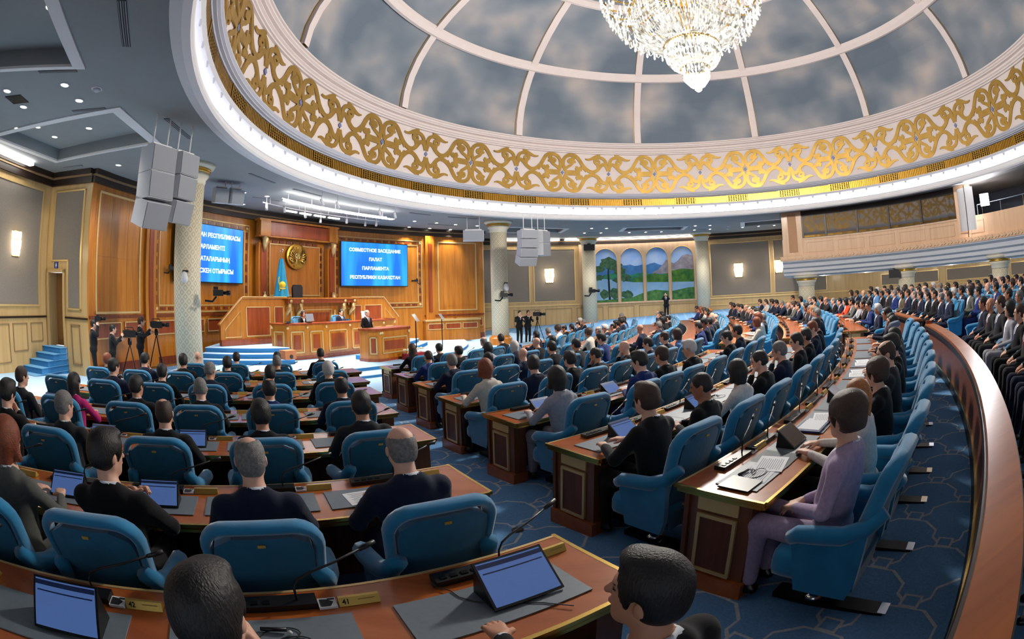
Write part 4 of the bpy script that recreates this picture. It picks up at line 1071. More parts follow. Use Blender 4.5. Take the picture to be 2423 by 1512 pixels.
def monitor(label, s, tt, z, w_=0.5, h_=0.3, m=None):
    t = axis_thing('monitor', label, 'monitor', s, tt, z)
    q = MB(); q.box((0, 0, 0), (w_, 0.03, h_)); ob = q.build('screen', m or M_SPK, t); ob.location = (0, 0, h_ / 2 + 0.06); ob.rotation_euler = (R(-12), 0, 0.3)
    q = MB(); q.box((0, 0.05, 0.02), (0.2, 0.16, 0.02)); q.tube([(0, 0.05, 0.02), (0, 0.02, 0.12)], 0.015, 6); q.build('stand', M_BLACKM, t)
monitor('grey back of a monitor on the clerks desk before a seated person', 15.2, -1.95, 0.93)
monitor('white-backed monitor on the clerks desk behind the lectern', 15.2, 1.1, 0.93, 0.5, 0.34, M_SPKS)
t = thing('low_cabinet', 'long low wooden cabinet with gilt panels against the stage wall', 'cabinet', G(RW - 0.35, 121.4, ZFRONT), R(121.4) - PI / 2)
q = MB(); q.box((0, 0.1, 0.6), (3.4, 0.5, 1.2)); q.build('body', M_WOOD, t)
q = MB(); q.box((0, 0.08, 1.24), (3.5, 0.6, 0.08)); q.build('top', M_TRIM, t)
for k in range(3): inset(t, -1.6 + 1.08 * k, -0.62 + 1.08 * k, 0.72, 1.08, -0.15, rings=1)
# ================================================================== downlights
dl = MB(); dl.ringprof(0, 0, [(0.115, 0.0), (0.115, -0.015), (0.09, -0.02)], 0, 360, 18); ring_me = dl.mesh('trim_ring', M_WHITE)
dl = MB(); dl.lathe((0, 0, 0), [(0.0001, -0.012), (0.088, -0.012)], 18); lens_me = dl.mesh('lens', M_LAMP)
DL = [(-6.69, 3.58), (-9.68, 4.69), (-8.19, 5.42), (-10.13, 5.53), (-8.54, 6.19), (-11.66, 6.32), (-10.15, 6.9), (-11.95, 7.22), (-10.57, 8.25), (-12.19, 8.12), (-8.63, 7.47), (-8.9, 8.41), (-11.6, 10.64),
      (-9.78, 15.92), (-11.09, 18.05), (-9.25, 16.87), (-5.83, 23.84), (-4.92, 24.79), (-3.91, 25.64), (-3.0, 26.48), (-1.89, 27.22), (-5.65, 26.91), (-4.61, 27.7), (-3.53, 28.52), (0.07, 30.71), (2.3, 29.29), (4.82, 29.5),
      (5.76, 29.64), (4.71, 31.81), (5.83, 32.0), (7.61, 29.89), (7.77, 32.08), (8.9, 32.02), (9.43, 30.11), (9.98, 31.94), (11.38, 29.09), (12.15, 31.29), (12.36, 28.98), (13.18, 30.95), (14.33, 28.12), (15.35, 30.24), (16.32, 29.65), (15.88, 27.41), (17.38, 29.28)]
def in_tray(x, y):
    for tr in TRAYS:
        s_ = [((tr[(i + 1) % len(tr)][0] - tr[i][0]) * (y - tr[i][1]) - (tr[(i + 1) % len(tr)][1] - tr[i][1]) * (x - tr[i][0])) for i in range(len(tr))]
        if all(v > 0 for v in s_) or all(v < 0 for v in s_): return True
    return False
sp = bpy.data.lights.new('downlight', 'SPOT'); sp.energy = 230; sp.spot_size = R(95); sp.spot_blend = 0.8; sp.shadow_soft_size = 0.09; sp.color = (1.0, 0.95, 0.88)
for i, (x, y) in enumerate(DL):
    z = ZCEIL + (0.32 if in_tray(x, y) else 0)
    lab = 'small round recessed ceiling downlight over ' + ('the doorway corner' if y < 12 and x < 0 else 'the stage' if x < -1.5 else 'the mural wall')
    t = thing('downlight', lab, 'light', (x, y, z), 0, lab[len('small round recessed '):])
    obj('trim_ring', ring_me, t); obj('lens', lens_me, t)
    if True:
        o = bpy.data.objects.new('downlight_beam', sp); col.objects.link(o); o.location = (x, y, z - 0.05)
# ---------------- slot diffusers and vents
SL = [((-5.02, 3.89), (-5.89, 5.02), .16), ((-8.22, 4.65), (-7.44, 5.14), .1), ((-9.22, 6.54), (-8.32, 6.89), .1), ((-7.4, 8.14), (-7.76, 9.63), .14), ((-13.76, 9.84), (-12.85, 10.0), .1), ((-8.07, 13.4), (-7.91, 14.93), .1), ((-7.68, 16.01), (-7.18, 17.54), .12), ((-9.89, 16.83), (-9.27, 17.97), .1),
      ((-4.62, 22.16), (-3.82, 23.09), .12), ((-3.06, 23.77), (-1.69, 24.74), .12), ((-4.42, 26.0), (-3.01, 26.99), .1), ((-0.29, 31.76), (0.34, 31.89), .12), ((4.97, 31.86), (5.54, 31.95), .12), ((12.35, 31.08), (12.94, 31.15), .12)]
SLW = ['near the dome ring over the desks', 'beside the upper ceiling tray', 'inside the corner ceiling tray', 'between dome ring and corner tray', 'above the side doorway', 'above the left column', 'over the stage spotlights', 'above the left screen',
       'near the small hanging speaker', 'beside the column capital', 'above the low cabinet', 'over the fabric wall lamp', 'above the mural trees', 'above the mural mountains']
for (a, b, w_), lw in zip(SL, SLW):
    a, b = Vector(a), Vector(b); d = b - a; c = (a + b) / 2; z = ZCEIL + (0.32 if in_tray(c.x, c.y) else 0)
    t = thing('slot_diffuser', 'dark slotted air diffuser in the ceiling ' + lw, 'vent', (c.x, c.y, z), math.atan2(d.y, d.x))
    q = MB(); q.box((0, 0, -0.004), (d.length, w_, 0.008)); q.build('frame', M_VENT, t)
    for k in range(4):
        q = MB(); q.box((0, -w_ / 2 + w_ * (k + 0.5) / 4, -0.012), (d.length * 0.98, w_ * 0.07, 0.01)); q.build('blade', M_CEIL if k % 2 else M_GREYM, t)
t = thing('vent_panel', 'dark square ventilation panel in the ceiling by the downlights', 'vent', (-9.9, 5.15, ZCEIL), R(25))
q = MB(); q.box((0, 0, -0.006), (0.5, 0.46, 0.012)); q.build('frame', M_VENT, t)
q = MB()
for k in range(7): q.box((0, -0.19 + 0.063 * k, -0.015), (0.46, 0.02, 0.008))
q.build('louvre', M_BLACK, t)
for (x, y), l in (((-7.7, 6.0), 'beside the downlights of the corner tray'), ((14.0, 29.6), 'above the mural mountains end'), ((14.6, 31.0), 'over the right wall lamp'), ((-6.9, 12.2), 'near the left column capital')):
    t = thing('smoke_detector', 'small round ceiling detector ' + l, 'detector', (x, y, ZCEIL))
    q = MB(); q.lathe((0, 0, 0), [(0.1, 0), (0.1, -0.03), (0.06, -0.06), (0.0001, -0.065)], 14); q.build('dome', M_GREYM, t, True)
    q = MB(); q.lathe((0, 0, 0), [(0.13, 0), (0.13, -0.012), (0.1, -0.014)], 14); q.build('base', M_WHITE, t)
# ---------------- hanging loudspeaker arrays
def cabinet(parent, M, w_, d_, h_, name='speaker_cabinet'):
    q = MB(); q.box((0, 0, 0), (w_, d_, h_), M=M); o = q.build(name, M_SPKS, parent)
    q = MB(); q.box((0, -d_ / 2 - 0.008, 0), (w_ * 0.97, 0.02, h_ * 0.95), M=M); q.build('grille', M_SPK, o)
    return o
def array(label, p, face, stacks, group='hanging loudspeaker arrays'):
    """stacks: list of (x offset, list of tilts from top, width, height)"""
    t = thing('speaker_array', label, 'speaker', p, face, group)
    for x, tilts, w_, h_, yaw in stacks:
        z = 0.0; y = 0.0
        for k, tl in enumerate(tilts):
            M = Matrix.Translation((x, y, z)) @ Matrix.Rotation(yaw, 4, 'Z') @ Matrix.Rotation(R(tl), 4, 'X') @ Matrix.Translation((0, 0, -h_ / 2))
            cabinet(t, M, w_, 0.55, h_ * 0.985)
            z -= h_ * math.cos(R(tl)); y -= -h_ * math.sin(R(tl)) * 1.0
        q = MB(); hz = ZCEIL - p[2]
        for dx in (-w_ * 0.3, w_ * 0.3): q.tube([(x + dx, 0, 0), (x + dx, 0, hz)], 0.018, 6)
        q.box((x, 0, 0.04), (w_ * 0.8, 0.25, 0.05)); q.build('hanging_frame', M_WHITE, t)
    return t
array('large grey hanging loudspeaker array in front of the left column', Vector((-7.25, 8.35, 5.02)), R(76), [(-0.36, [0, 0, 18], 0.68, 0.56, 0.0), (0.36, [0, 4, 14], 0.62, 0.50, 0.15)])
array('grey curved loudspeaker array hanging beside the column near the fabric wall', Vector((0.95, 23.1, 4.88)), R(38), [(-0.25, [0, 6, 14, 22], 0.85, 0.40, -0.25), (0.58, [0, 0], 0.72, 0.58, 0.35)])
array('single grey loudspeaker hanging left of the column above the low cabinet', Vector((-1.85, 23.95, 5.05)), R(6), [(0, [0], 1.0, 0.5, 0)])
array('small pair of grey loudspeakers hanging over the left screen', Vector((-9.4, 14.2, 5.5)), R(48), [(-0.26, [8], 0.5, 0.5, 0), (0.28, [8], 0.5, 0.5, 0.2)])
# ---------------- stage lighting bars
LEDB = []
def led(r, a, parent, L=0.62):
    q = MB(); q.box((0, 0, 0), (L, 0.09, 0.05)); o = q.build('led_tube', M_LED, parent); o.location = G(r, a, 5.42); o.rotation_euler = (0, 0, R(a) + PI / 2)
t1 = thing('light_bar', 'row of bright white LED tubes hung over the stage steps', 'light', (0, 0, 0), 0, 'LED light bars over the stage')
for k in range(9): led(15.0, 164.0 - 2.7 * k, t1)
q = MB(); q.tube([G(15.05, 165.5 - 0.8 * k, 5.50) for k in range(30)], 0.02, 6)
for k in range(5): q.tube([G(15.05, 164 - 5.2 * k, 5.5), G(15.05, 164 - 5.2 * k, ZCEIL - 0.01)], 0.012, 5)
q.build('track', M_WHITE, t1)
t2 = thing('light_bar', 'short row of LED tubes hung nearer the emblem', 'light', (0, 0, 0), 0, 'LED light bars over the stage')
for k in range(4): led(16.5, 158 - 2.9 * k, t2)
q = MB(); q.tube([G(16.3, 164.5 - 0.8 * k, 5.50) for k in range(31)], 0.02, 6)
for k in range(4): q.tube([G(16.3, 163 - 6 * k, 5.5), G(16.3, 163 - 6 * k, ZCEIL - 0.01)], 0.012, 5)
q.build('track', M_WHITE, t2)
sp2 = bpy.data.lights.new('stage_spot', 'SPOT'); sp2.energy = 560; sp2.spot_size = R(70); sp2.spot_blend = 0.7; sp2.shadow_soft_size = 0.15; sp2.color = (1.0, 0.95, 0.88)
for i, (r, a) in enumerate([(16.3, 163.7), (16.1, 160.7), (17.2, 150.1), (16.5, 155.2), (16.45, 146.8), (16.6, 142.6), (16.3, 141.1), (13.9, 161.5), (13.8, 158.2), (13.8, 148.1), (13.8, 144.5)]):
    p = G(r, a, 5.40)
    t = thing('spotlight', 'small white track spotlight hanging above the stage', 'light', p, R(a), 'white track spotlights above the stage')
    q = MB(); q.tube([(0, 0, 0.0), (0, 0, ZCEIL - 5.40)], 0.012, 6); q.build('stem', M_WHITE, t)
    q = MB(); tgt = A(14.5, -4 + 0.8 * i, 0.5) - p; dirv = tgt.normalized(); dl_ = Matrix.Rotation(-R(a), 3, 'Z') @ dirv
    q.tube([-dl_ * 0.10, dl_ * 0.16], [0.045, 0.06], 10); q.build('head', M_WHITE, t, True)
    o = bpy.data.objects.new('stage_spot', sp2); col.objects.link(o); o.location = p + dirv * 0.2; o.rotation_euler = dirv.to_track_quat('-Z', 'Y').to_euler()
# ---------------- wall lamps with crystal drops
def sconce(label, r, a, z, h=0.75, w_=0.42):
    t = thing('wall_lamp', label, 'lamp', G(r, a, z), R(a), 'crystal wall lamps')
    q = MB(); q.box((0.0, 0, 0), (0.05, w_ * 0.8, h)); q.build('back_plate', M_BRASS, t)
    for tier, (rr, zc, hh) in enumerate(((w_ / 2, h * 0.28, h * 0.42), (w_ * 0.52, -h * 0.02, h * 0.36), (w_ * 0.42, -h * 0.33, h * 0.3))):
        q = MB()
        for k in range(11):
            an = PI / 2 + PI * k / 10; x, y = rr * 0.75 * math.cos(an), rr * math.sin(an)
            q.tube([(x, y, zc + hh / 2), (x * 0.98, y * 0.98, zc), (x * 0.9, y * 0.9, zc - hh / 2)], [0.018, 0.022, 0.012], 5)
        q.build('crystal_tier', M_SCONCE, t)
        q = MB(); q.tube([(rr * 0.77 * math.cos(PI / 2 + PI * k / 10), rr * 1.03 * math.sin(PI / 2 + PI * k / 10), zc + hh / 2) for k in range(11)], 0.012, 5); q.build('gilt_band', M_BRASS, t)
    l = bpy.data.lights.new('wall_lamp_glow', 'POINT'); l.energy = 14; l.color = (1, 0.86, 0.62); l.shadow_soft_size = 0.15
    o = bpy.data.objects.new('wall_lamp_glow', l); col.objects.link(o); o.location = G(r - 0.55, a, z)
sconce('tiered crystal wall lamp on grey fabric panel beside the doorway', RL - 0.05, -169.5, 3.3)
sconce('crystal wall lamp between the column and the mural', RR - 0.08, 99.35, 3.15, 1.0, 0.62)
sconce('crystal wall lamp on the fabric wall past the mural mountains', RR - 0.08, 64.3, 3.0, 1.0, 0.62)
sconce('crystal wall lamp partly hidden by the balcony corner', RR - 0.08, 56.6, 3.1, 0.9, 0.6)
# ---------------- cameras and gadgets on walls and columns
def wallcam(label, p, aim, s=1.0):
    t = thing('wall_camera', label, 'camera', p, aim, 'black remote cameras on wall brackets')
    q = MB(); q.tube([(0, -0.35 * s, -0.12 * s), (0, -0.12 * s, -0.14 * s), (0, 0, 0)], 0.03 * s, 8); q.build('bracket', M_BLACKM, t)
    q = MB(); q.box((0, 0.05 * s, 0.10 * s), (0.16 * s, 0.30 * s, 0.17 * s)); q.build('body', M_BLACK, t)
    q = MB(); q.tube([(0, 0.18 * s, 0.10 * s), (0, 0.30 * s, 0.10 * s), (0, 0.32 * s, 0.10 * s), (0, 0.42 * s, 0.10 * s)], [0.05 * s, 0.05 * s, 0.07 * s, 0.075 * s], 12); q.build('lens_barrel', M_BLACKM, t, True)
    q = MB(); q.box((0, -0.02 * s, 0.23 * s), (0.10 * s, 0.14 * s, 0.08 * s)); q.build('top_handle', M_BLACK, t)
wallcam('black camera on bracket reaching out from the left column', Vector((-8.15, 11.85, 1.95)), R(-50), 1.0)
wallcam('black camera on the stage wall between column and first bay', G(18.85, 173.0, 2.85), R(-40), 0.8)
wallcam('small black camera on the stage wall right of the Russian screen', G(18.9, 128.0, 2.72), R(100), 0.7)
wallcam('black camera fixed on the column beside the stage steps', Vector((-0.52, 25.35, 1.8)), R(-80), 1.2)
wallcam('black camera fixed on the column at the tree end of the mural', Vector((5.3, 33.6, 1.85)), R(-80), 1.4)
for lab, p, s in (('white dome camera on the left column shaft', Vector((-9.02, 11.40, 2.5)), 1.0), ('white dome camera on the column beside the stage steps', Vector((-0.35, 25.5, 2.35)), 1.3)):
    t = thing('dome_camera', lab, 'camera', p)
    q = MB(); q.lathe((0, 0, 0), [(0.0001, -0.2 * s), (0.09 * s, -0.16 * s), (0.11 * s, -0.05 * s), (0.08 * s, 0.05 * s), (0.05 * s, 0.12 * s)], 14); q.build('housing', M_WHITE, t, True)
    q = MB(); q.box((0, 0.04 * s, 0.13 * s), (0.14 * s, 0.12 * s, 0.06 * s)); q.build('mount', M_BLACK, t)
for lab, p in (('black flat monitor hung under the balcony soffit', G(14.95, 28.2, 2.0)), ('black monitor on the column at the tree end of the mural', G(21.1, 92.9, 4.95))):
    t = thing('hanging_monitor', lab, 'monitor', p, R(28 if p.z < 3 else 92.6))
    q = MB(); q.box((0, 0, 0), (0.08, 0.75, 0.42)); q.build('screen', M_BLACK, t)
    q = MB(); q.box((0.08, 0, 0.1), (0.12, 0.2, 0.35)); q.build('bracket', M_BLACKM, t)
# flood light and rail on the open balcony
t = thing('flood_light', 'bright white square flood light standing on the balcony', 'light', G(15.1, 5.2, 4.95), R(5.2))
q = MB(); q.box((0, 0, 0), (0.04, 0.50, 0.55)); ob = q.build('lamp_face', emis('flood_face', (245, 246, 255), 20.0), t); ob.rotation_euler = (0, R(-18), 0.4)
q = MB(); q.box((0.08, 0, 0), (0.08, 0.54, 0.6)); ob = q.build('housing', M_BLACKM, t); ob.rotation_euler = (0, R(-18), 0.4)
q = MB(); q.tube([(0.2, 0.3, -1.65), (0.15, 0.3, -0.1), (0.1, 0.1, 0)], 0.02, 6); q.build('stand', M_BLACKM, t)
light('flood', 'AREA', G(14.85, 5.2, 4.95), 260, (0.96, 0.97, 1.0), 0.5, (-2, 14, 0.5))
t = thing('barn_panel', 'white curved reflector panel beside the flood light on the balcony', 'panel', G(14.55, 7.3, 3.3), R(7))
q = MB(); q.ringprof(0, 0, [(0.8, 0.3), (0.8, 2.2)], 120, 215, 10); q.build('sheet', M_WHITE, t); q = MB(); q.tube([(-0.8, 0.0, 0.0), (-0.8, 0, 2.3)], 0.02, 6); q.build('post', M_BLACKM, t)
t = thing('balcony_rail', 'thin metal guard rail along the open balcony', 'railing', (0, 0, 0))
q = MB(); q.tube([G(14.5, a, 4.72) for a in range(-20, 8, 2)], 0.02, 6); q.build('top_bar', M_CHROME, t)
for a in range(-18, 8, 6):
    q = MB(); q.tube([G(14.5, a, 4.24), G(14.5, a, 4.72)], 0.015, 6); q.build('post', M_CHROME, t)
# ================================================================== chandelier
CX, CY = 5.55, 12.75
ch = thing('chandelier', 'huge tiered crystal chandelier hanging from the middle of the dome', 'chandelier', (CX, CY, 7.6))
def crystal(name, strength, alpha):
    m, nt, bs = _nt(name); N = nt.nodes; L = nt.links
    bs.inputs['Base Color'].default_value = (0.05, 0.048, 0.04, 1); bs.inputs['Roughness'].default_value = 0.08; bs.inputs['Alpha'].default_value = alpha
    tc = N.new('ShaderNodeTexCoord'); vo = N.new('ShaderNodeTexVoronoi'); vo.inputs['Scale'].default_value = 9.0; L.new(tc.outputs['Object'], vo.inputs[0])  # sparkle of the drops painted in as a patchy glow
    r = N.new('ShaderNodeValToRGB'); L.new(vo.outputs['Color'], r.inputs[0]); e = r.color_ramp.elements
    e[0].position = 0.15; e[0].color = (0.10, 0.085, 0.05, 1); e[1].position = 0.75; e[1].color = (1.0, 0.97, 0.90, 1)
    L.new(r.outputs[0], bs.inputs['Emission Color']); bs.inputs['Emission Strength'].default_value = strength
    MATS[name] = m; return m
M_CRY = crystal('sparkle_crystal', 1.5, 1.0)
M_CRY2 = crystal('sparkle_crystal_sheer', 0.85, 0.6)
def tier(name, prof, n, bead, m, zj=0.0):
    """bowl of crystal beads hanging on a profile (r, z)"""
    b = MB(); rr = random.Random(len(name) + n)
    for i in range(n):
        a = 2 * PI * i / n
        for j in range(len(prof) - 1):
            (r0, z0), (r1, z1) = prof[j], prof[j + 1]
            b.tube([(r0 * math.cos(a), r0 * math.sin(a), z0), ((r0 + r1) / 2 * math.cos(a), (r0 + r1) / 2 * math.sin(a), (z0 + z1) / 2), (r1 * math.cos(a), r1 * math.sin(a), z1)], [bead * 0.35, bead * rr.uniform(.8, 1.15), bead * 0.35], 5)
    o = b.build(name, m, ch); o['kind'] = 'stuff'; return o
def hoop(r, z, rad=0.035):
    q = MB(); q.tube([(r * math.cos(2 * PI * k / 48), r * math.sin(2 * PI * k / 48), z) for k in range(48)], rad, 6, closed=True); q.build('gilt_hoop', M_BRASS, ch, True)
tier('crystal_tip', [(0.40, 0.75), (0.42, 0.5), (0.30, 0.28), (0.10, 0.12), (0.03, 0.0)], 26, 0.045, M_CRY)
hoop(0.45, 0.78)
tier('crystal_bowl', [(0.85, 1.50), (0.86, 1.2), (0.78, 0.98), (0.6, 0.82), (0.45, 0.76)], 44, 0.05, M_CRY)
hoop(0.87, 1.52, 0.04)
tier('crystal_basket', [(1.75, 2.75), (1.74, 2.4), (1.62, 2.05), (1.35, 1.75), (1.05, 1.58), (0.87, 1.50)], 70, 0.055, M_CRY2)
hoop(1.78, 2.78, 0.06)
tier('crystal_inner', [(1.3, 3.6), (1.1, 3.0), (0.9, 2.4), (0.7, 1.9)], 36, 0.05, M_CRY2)
# outer garland of drops on curved arms
for k in range(24):
    q = MB(); a = 2 * PI * k / 24; q.tube([(0.5 * math.cos(a), 0.5 * math.sin(a), 3.4), (1.6 * math.cos(a), 1.6 * math.sin(a), 2.9), (2.3 * math.cos(a), 2.3 * math.sin(a), 3.0), (2.55 * math.cos(a), 2.55 * math.sin(a), 3.35)], 0.03, 6); q.build('arm', M_BRASS, ch, True)
rr = random.Random(9)
for lay, (r_, z_, n_) in enumerate(((2.62, 3.2, 60), (2.45, 2.75, 54), (2.2, 2.35, 46), (2.66, 3.7, 56), (2.0, 2.1, 40))):
    b = MB()
    for i in range(n_):
        a = 2 * PI * (i + 0.5 * (lay % 2)) / n_; p = Vector((r_ * math.cos(a), r_ * math.sin(a), z_)); out = Vector((math.cos(a), math.sin(a), 0))
        b.tube([p + Vector((0, 0, 0.30)), p + out * 0.03 + Vector((0, 0, 0.12)), p, p + Vector((0, 0, -0.13)), p + Vector((0, 0, -0.18))], [0.012, 0.03, 0.022, 0.042, 0.008], 5)
        a2 = a + PI / n_
        b.tube([p + Vector((0, 0, 0.1)), Vector((r_ * math.cos(a2), r_ * math.sin(a2), z_ - 0.06)), Vector((r_ * math.cos(a + 2 * PI / n_), r_ * math.sin(a + 2 * PI / n_), z_ + 0.1))], 0.014, 4)
    b.build('crystal_garland', M_CRY, ch)['kind'] = 'stuff'
q = MB(); q.tube([(0, 0, 1.8), (0, 0, 8.4)], 0.09, 10); q.lathe((0, 0, 0), [(0.5, 3.4), (0.2, 3.2), (0.12, 2.9), (0.35, 2.6), (0.1, 2.3)], 16); q.build('stem', M_BRASS, ch, True)
q = MB(); q.sphere((0, 0, 0), 0.06, 8, 6); bulb_me = q.mesh('bulb', emis('bulb', (255, 246, 224), 8.0), True)
for k in range(24): obj('bulb', bulb_me, ch, (2.3 * math.cos(2 * PI * k / 24), 2.3 * math.sin(2 * PI * k / 24), 3.15))
light('chandelier_light', 'POINT', (CX, CY, 10.3), 700, (1, 0.95, 0.86), 0.8)
light('chandelier_light', 'POINT', (CX, CY, 7.35), 3200, (1, 0.95, 0.86), 0.5)
# ================================================================== desk rows
ROWS = [('A', 25.62), ('B', 24.10), ('C', 22.50), ('D', 21.00), ('E', 19.30), ('F', 17.70), ('G', 15.90)]
ROWF = dict(ROWS)
ROWN = {k: ORD[7 - i] for i, (k, _) in enumerate(ROWS)}          # counted from the stage: G first ... A seventh
PHI_R = dict(A=-54.97, B=-54.56, C=-53.66, D=-53.1, E=-51.9, F=-50.75, G=-49.04)   # aisle ends of the middle block
PHI_L = {k: v - 2.25 - (25.6 - ROWF[k]) * 0.05 for k, v in PHI_R.items()}         # aisle ends of the flag-side block
PHI_R2 = dict(A=-37.0, B=-37.2, C=-37.2, D=-37.0, E=-36.8, F=-36.5, G=-36.0)
PHI_3 = {k: v + 2.9 for k, v in PHI_R2.items()}
PHI_L2 = dict(A=-71, B=-73, C=-74, D=-72, E=-70.5, F=-71.5, G=-67)
PHI_32 = dict(A=-8, B=-7, C=-7, D=-7, E=-8, F=-8, G=-8)
DD = 0.62                                                        # desk depth
BLOCKN = {'L': 'flag-side block', 'R': 'middle block', 'T': 'mural-side block', 'V': 'gallery right of rail', 'W': 'gallery behind mural-side block'}
def desk_row(block, k, p0, p1, end_first, end_last, detail):
    far = ROWF[k]; rn = ROWN[k]
    t = thing('desk_row', f'long curved wooden desk with gilt edges, {rn} row from the stage, {BLOCKN[block]}', 'desk', (0, 0, 0))
    zf = fz(far + 0.3); c = (PX, PY); n = max(6, int(abs(p1 - p0) * 1.3))
    z = lambda h: (lambda r: zf + h)
    q = MB(); q.arc(*c, far, far + DD, zf + 0.715, zf + 0.75, p0, p1, n); q.build('desktop', M_DESK, t)
    q = MB(); q.arc(*c, far + DD, far + DD + 0.022, zf + 0.728, zf + 0.752, p0, p1, n); q.build('gilt_edge', M_BRASS, t)
    q = MB(); q.arc(*c, far + DD - 0.02, far + DD + 0.012, zf + 0.695, zf + 0.716, p0, p1, n); q.build('gilt_edge', M_BRASS, t)
    q = MB(); q.arc(*c, far - 0.018, far, zf + 0.70, zf + 0.752, p0, p1, n); q.build('front_edge', M_TRIM, t)
    q = MB(); q.arc(*c, far + 0.05, far + 0.085, zf - 0.03, zf + 0.715, p0, p1, n); q.build('front_panel', M_DESKB, t)
    q = MB(); q.arc(*c, far + 0.03, far + 0.05, zf + 0.02, zf + 0.05, p0, p1, n); q.arc(*c, far + 0.03, far + 0.05, zf + 0.60, zf + 0.615, p0, p1, n); q.build('front_beading', M_DESKD, t)
    nd = max(1, int(abs(p1 - p0) * R(1) * far / 1.55))
    dv = MB(); dv.box((0, 0, 0.345), (0.48, 0.035, 0.74)); dv_me = dv.mesh('divider', M_DESKD)
    for i in range(1, nd):
        ph = p0 + (p1 - p0) * i / nd; obj('divider', dv_me, t, P(far + 0.31, ph, zf - 0.03), (0, 0, R(ph)))
    for ph, sgn, vis in ((p0, -1, end_first), (p1, 1, end_last)):
        # sgn: direction of increasing phi is outward at p1
        if not vis: continue
        M = Matrix.Translation(P(far + 0.30, ph, zf)) @ Matrix.Rotation(R(ph), 4, 'Z')      # x radial, y along +phi
        e = t
        q = MB(); q.box((0, -sgn * 0.10, 0.345), (0.48, 0.16, 0.75), M=M); q.build('end_panel', M_DESKD, t)
        q = MB(); q.box((0, -sgn * 0.085, 0.045), (0.53, 0.20, 0.17), M=M); q.build('end_plinth', M_DESK, t)
        q = MB(); q.box((0, -sgn * 0.015, 0.36), (0.24, 0.012, 0.40), M=M); q.build('burl_panel', M_DESKB, t)
        q = MB()
        for bx in ((0, 0.565, 0.29, 0.025), (0, 0.155, 0.29, 0.025), (-0.135, 0.36, 0.025, 0.42), (0.135, 0.36, 0.025, 0.42)):
            q.box((bx[0], -sgn * 0.012, bx[1]), (bx[2], 0.025, bx[3]), M=M)
        q.build('gilt_frame', M_TRIM, t)
        q = MB(); q.box((0, -sgn * 0.014, 0.645), (0.30, 0.014, 0.085), M=M); q.build('plaque', M_TRIM, t)
        q = MB(); q.box((0.0, sgn * 0.012, 0.738), (DD + 0.04, 0.022, 0.026), M=M); q.box((0, sgn * 0.002, 0.708), (DD, 0.02, 0.02), M=M); q.build('gilt_end_edge', M_BRASS, t)
    return t
for k, far in ROWS:
    desk_row('L', k, PHI_L2[k], PHI_L[k], False, True, 1)
    desk_row('R', k, PHI_R[k], PHI_R2[k], True, True, 1)
    desk_row('T', k, PHI_3[k], PHI_32[k], True, False, 0)

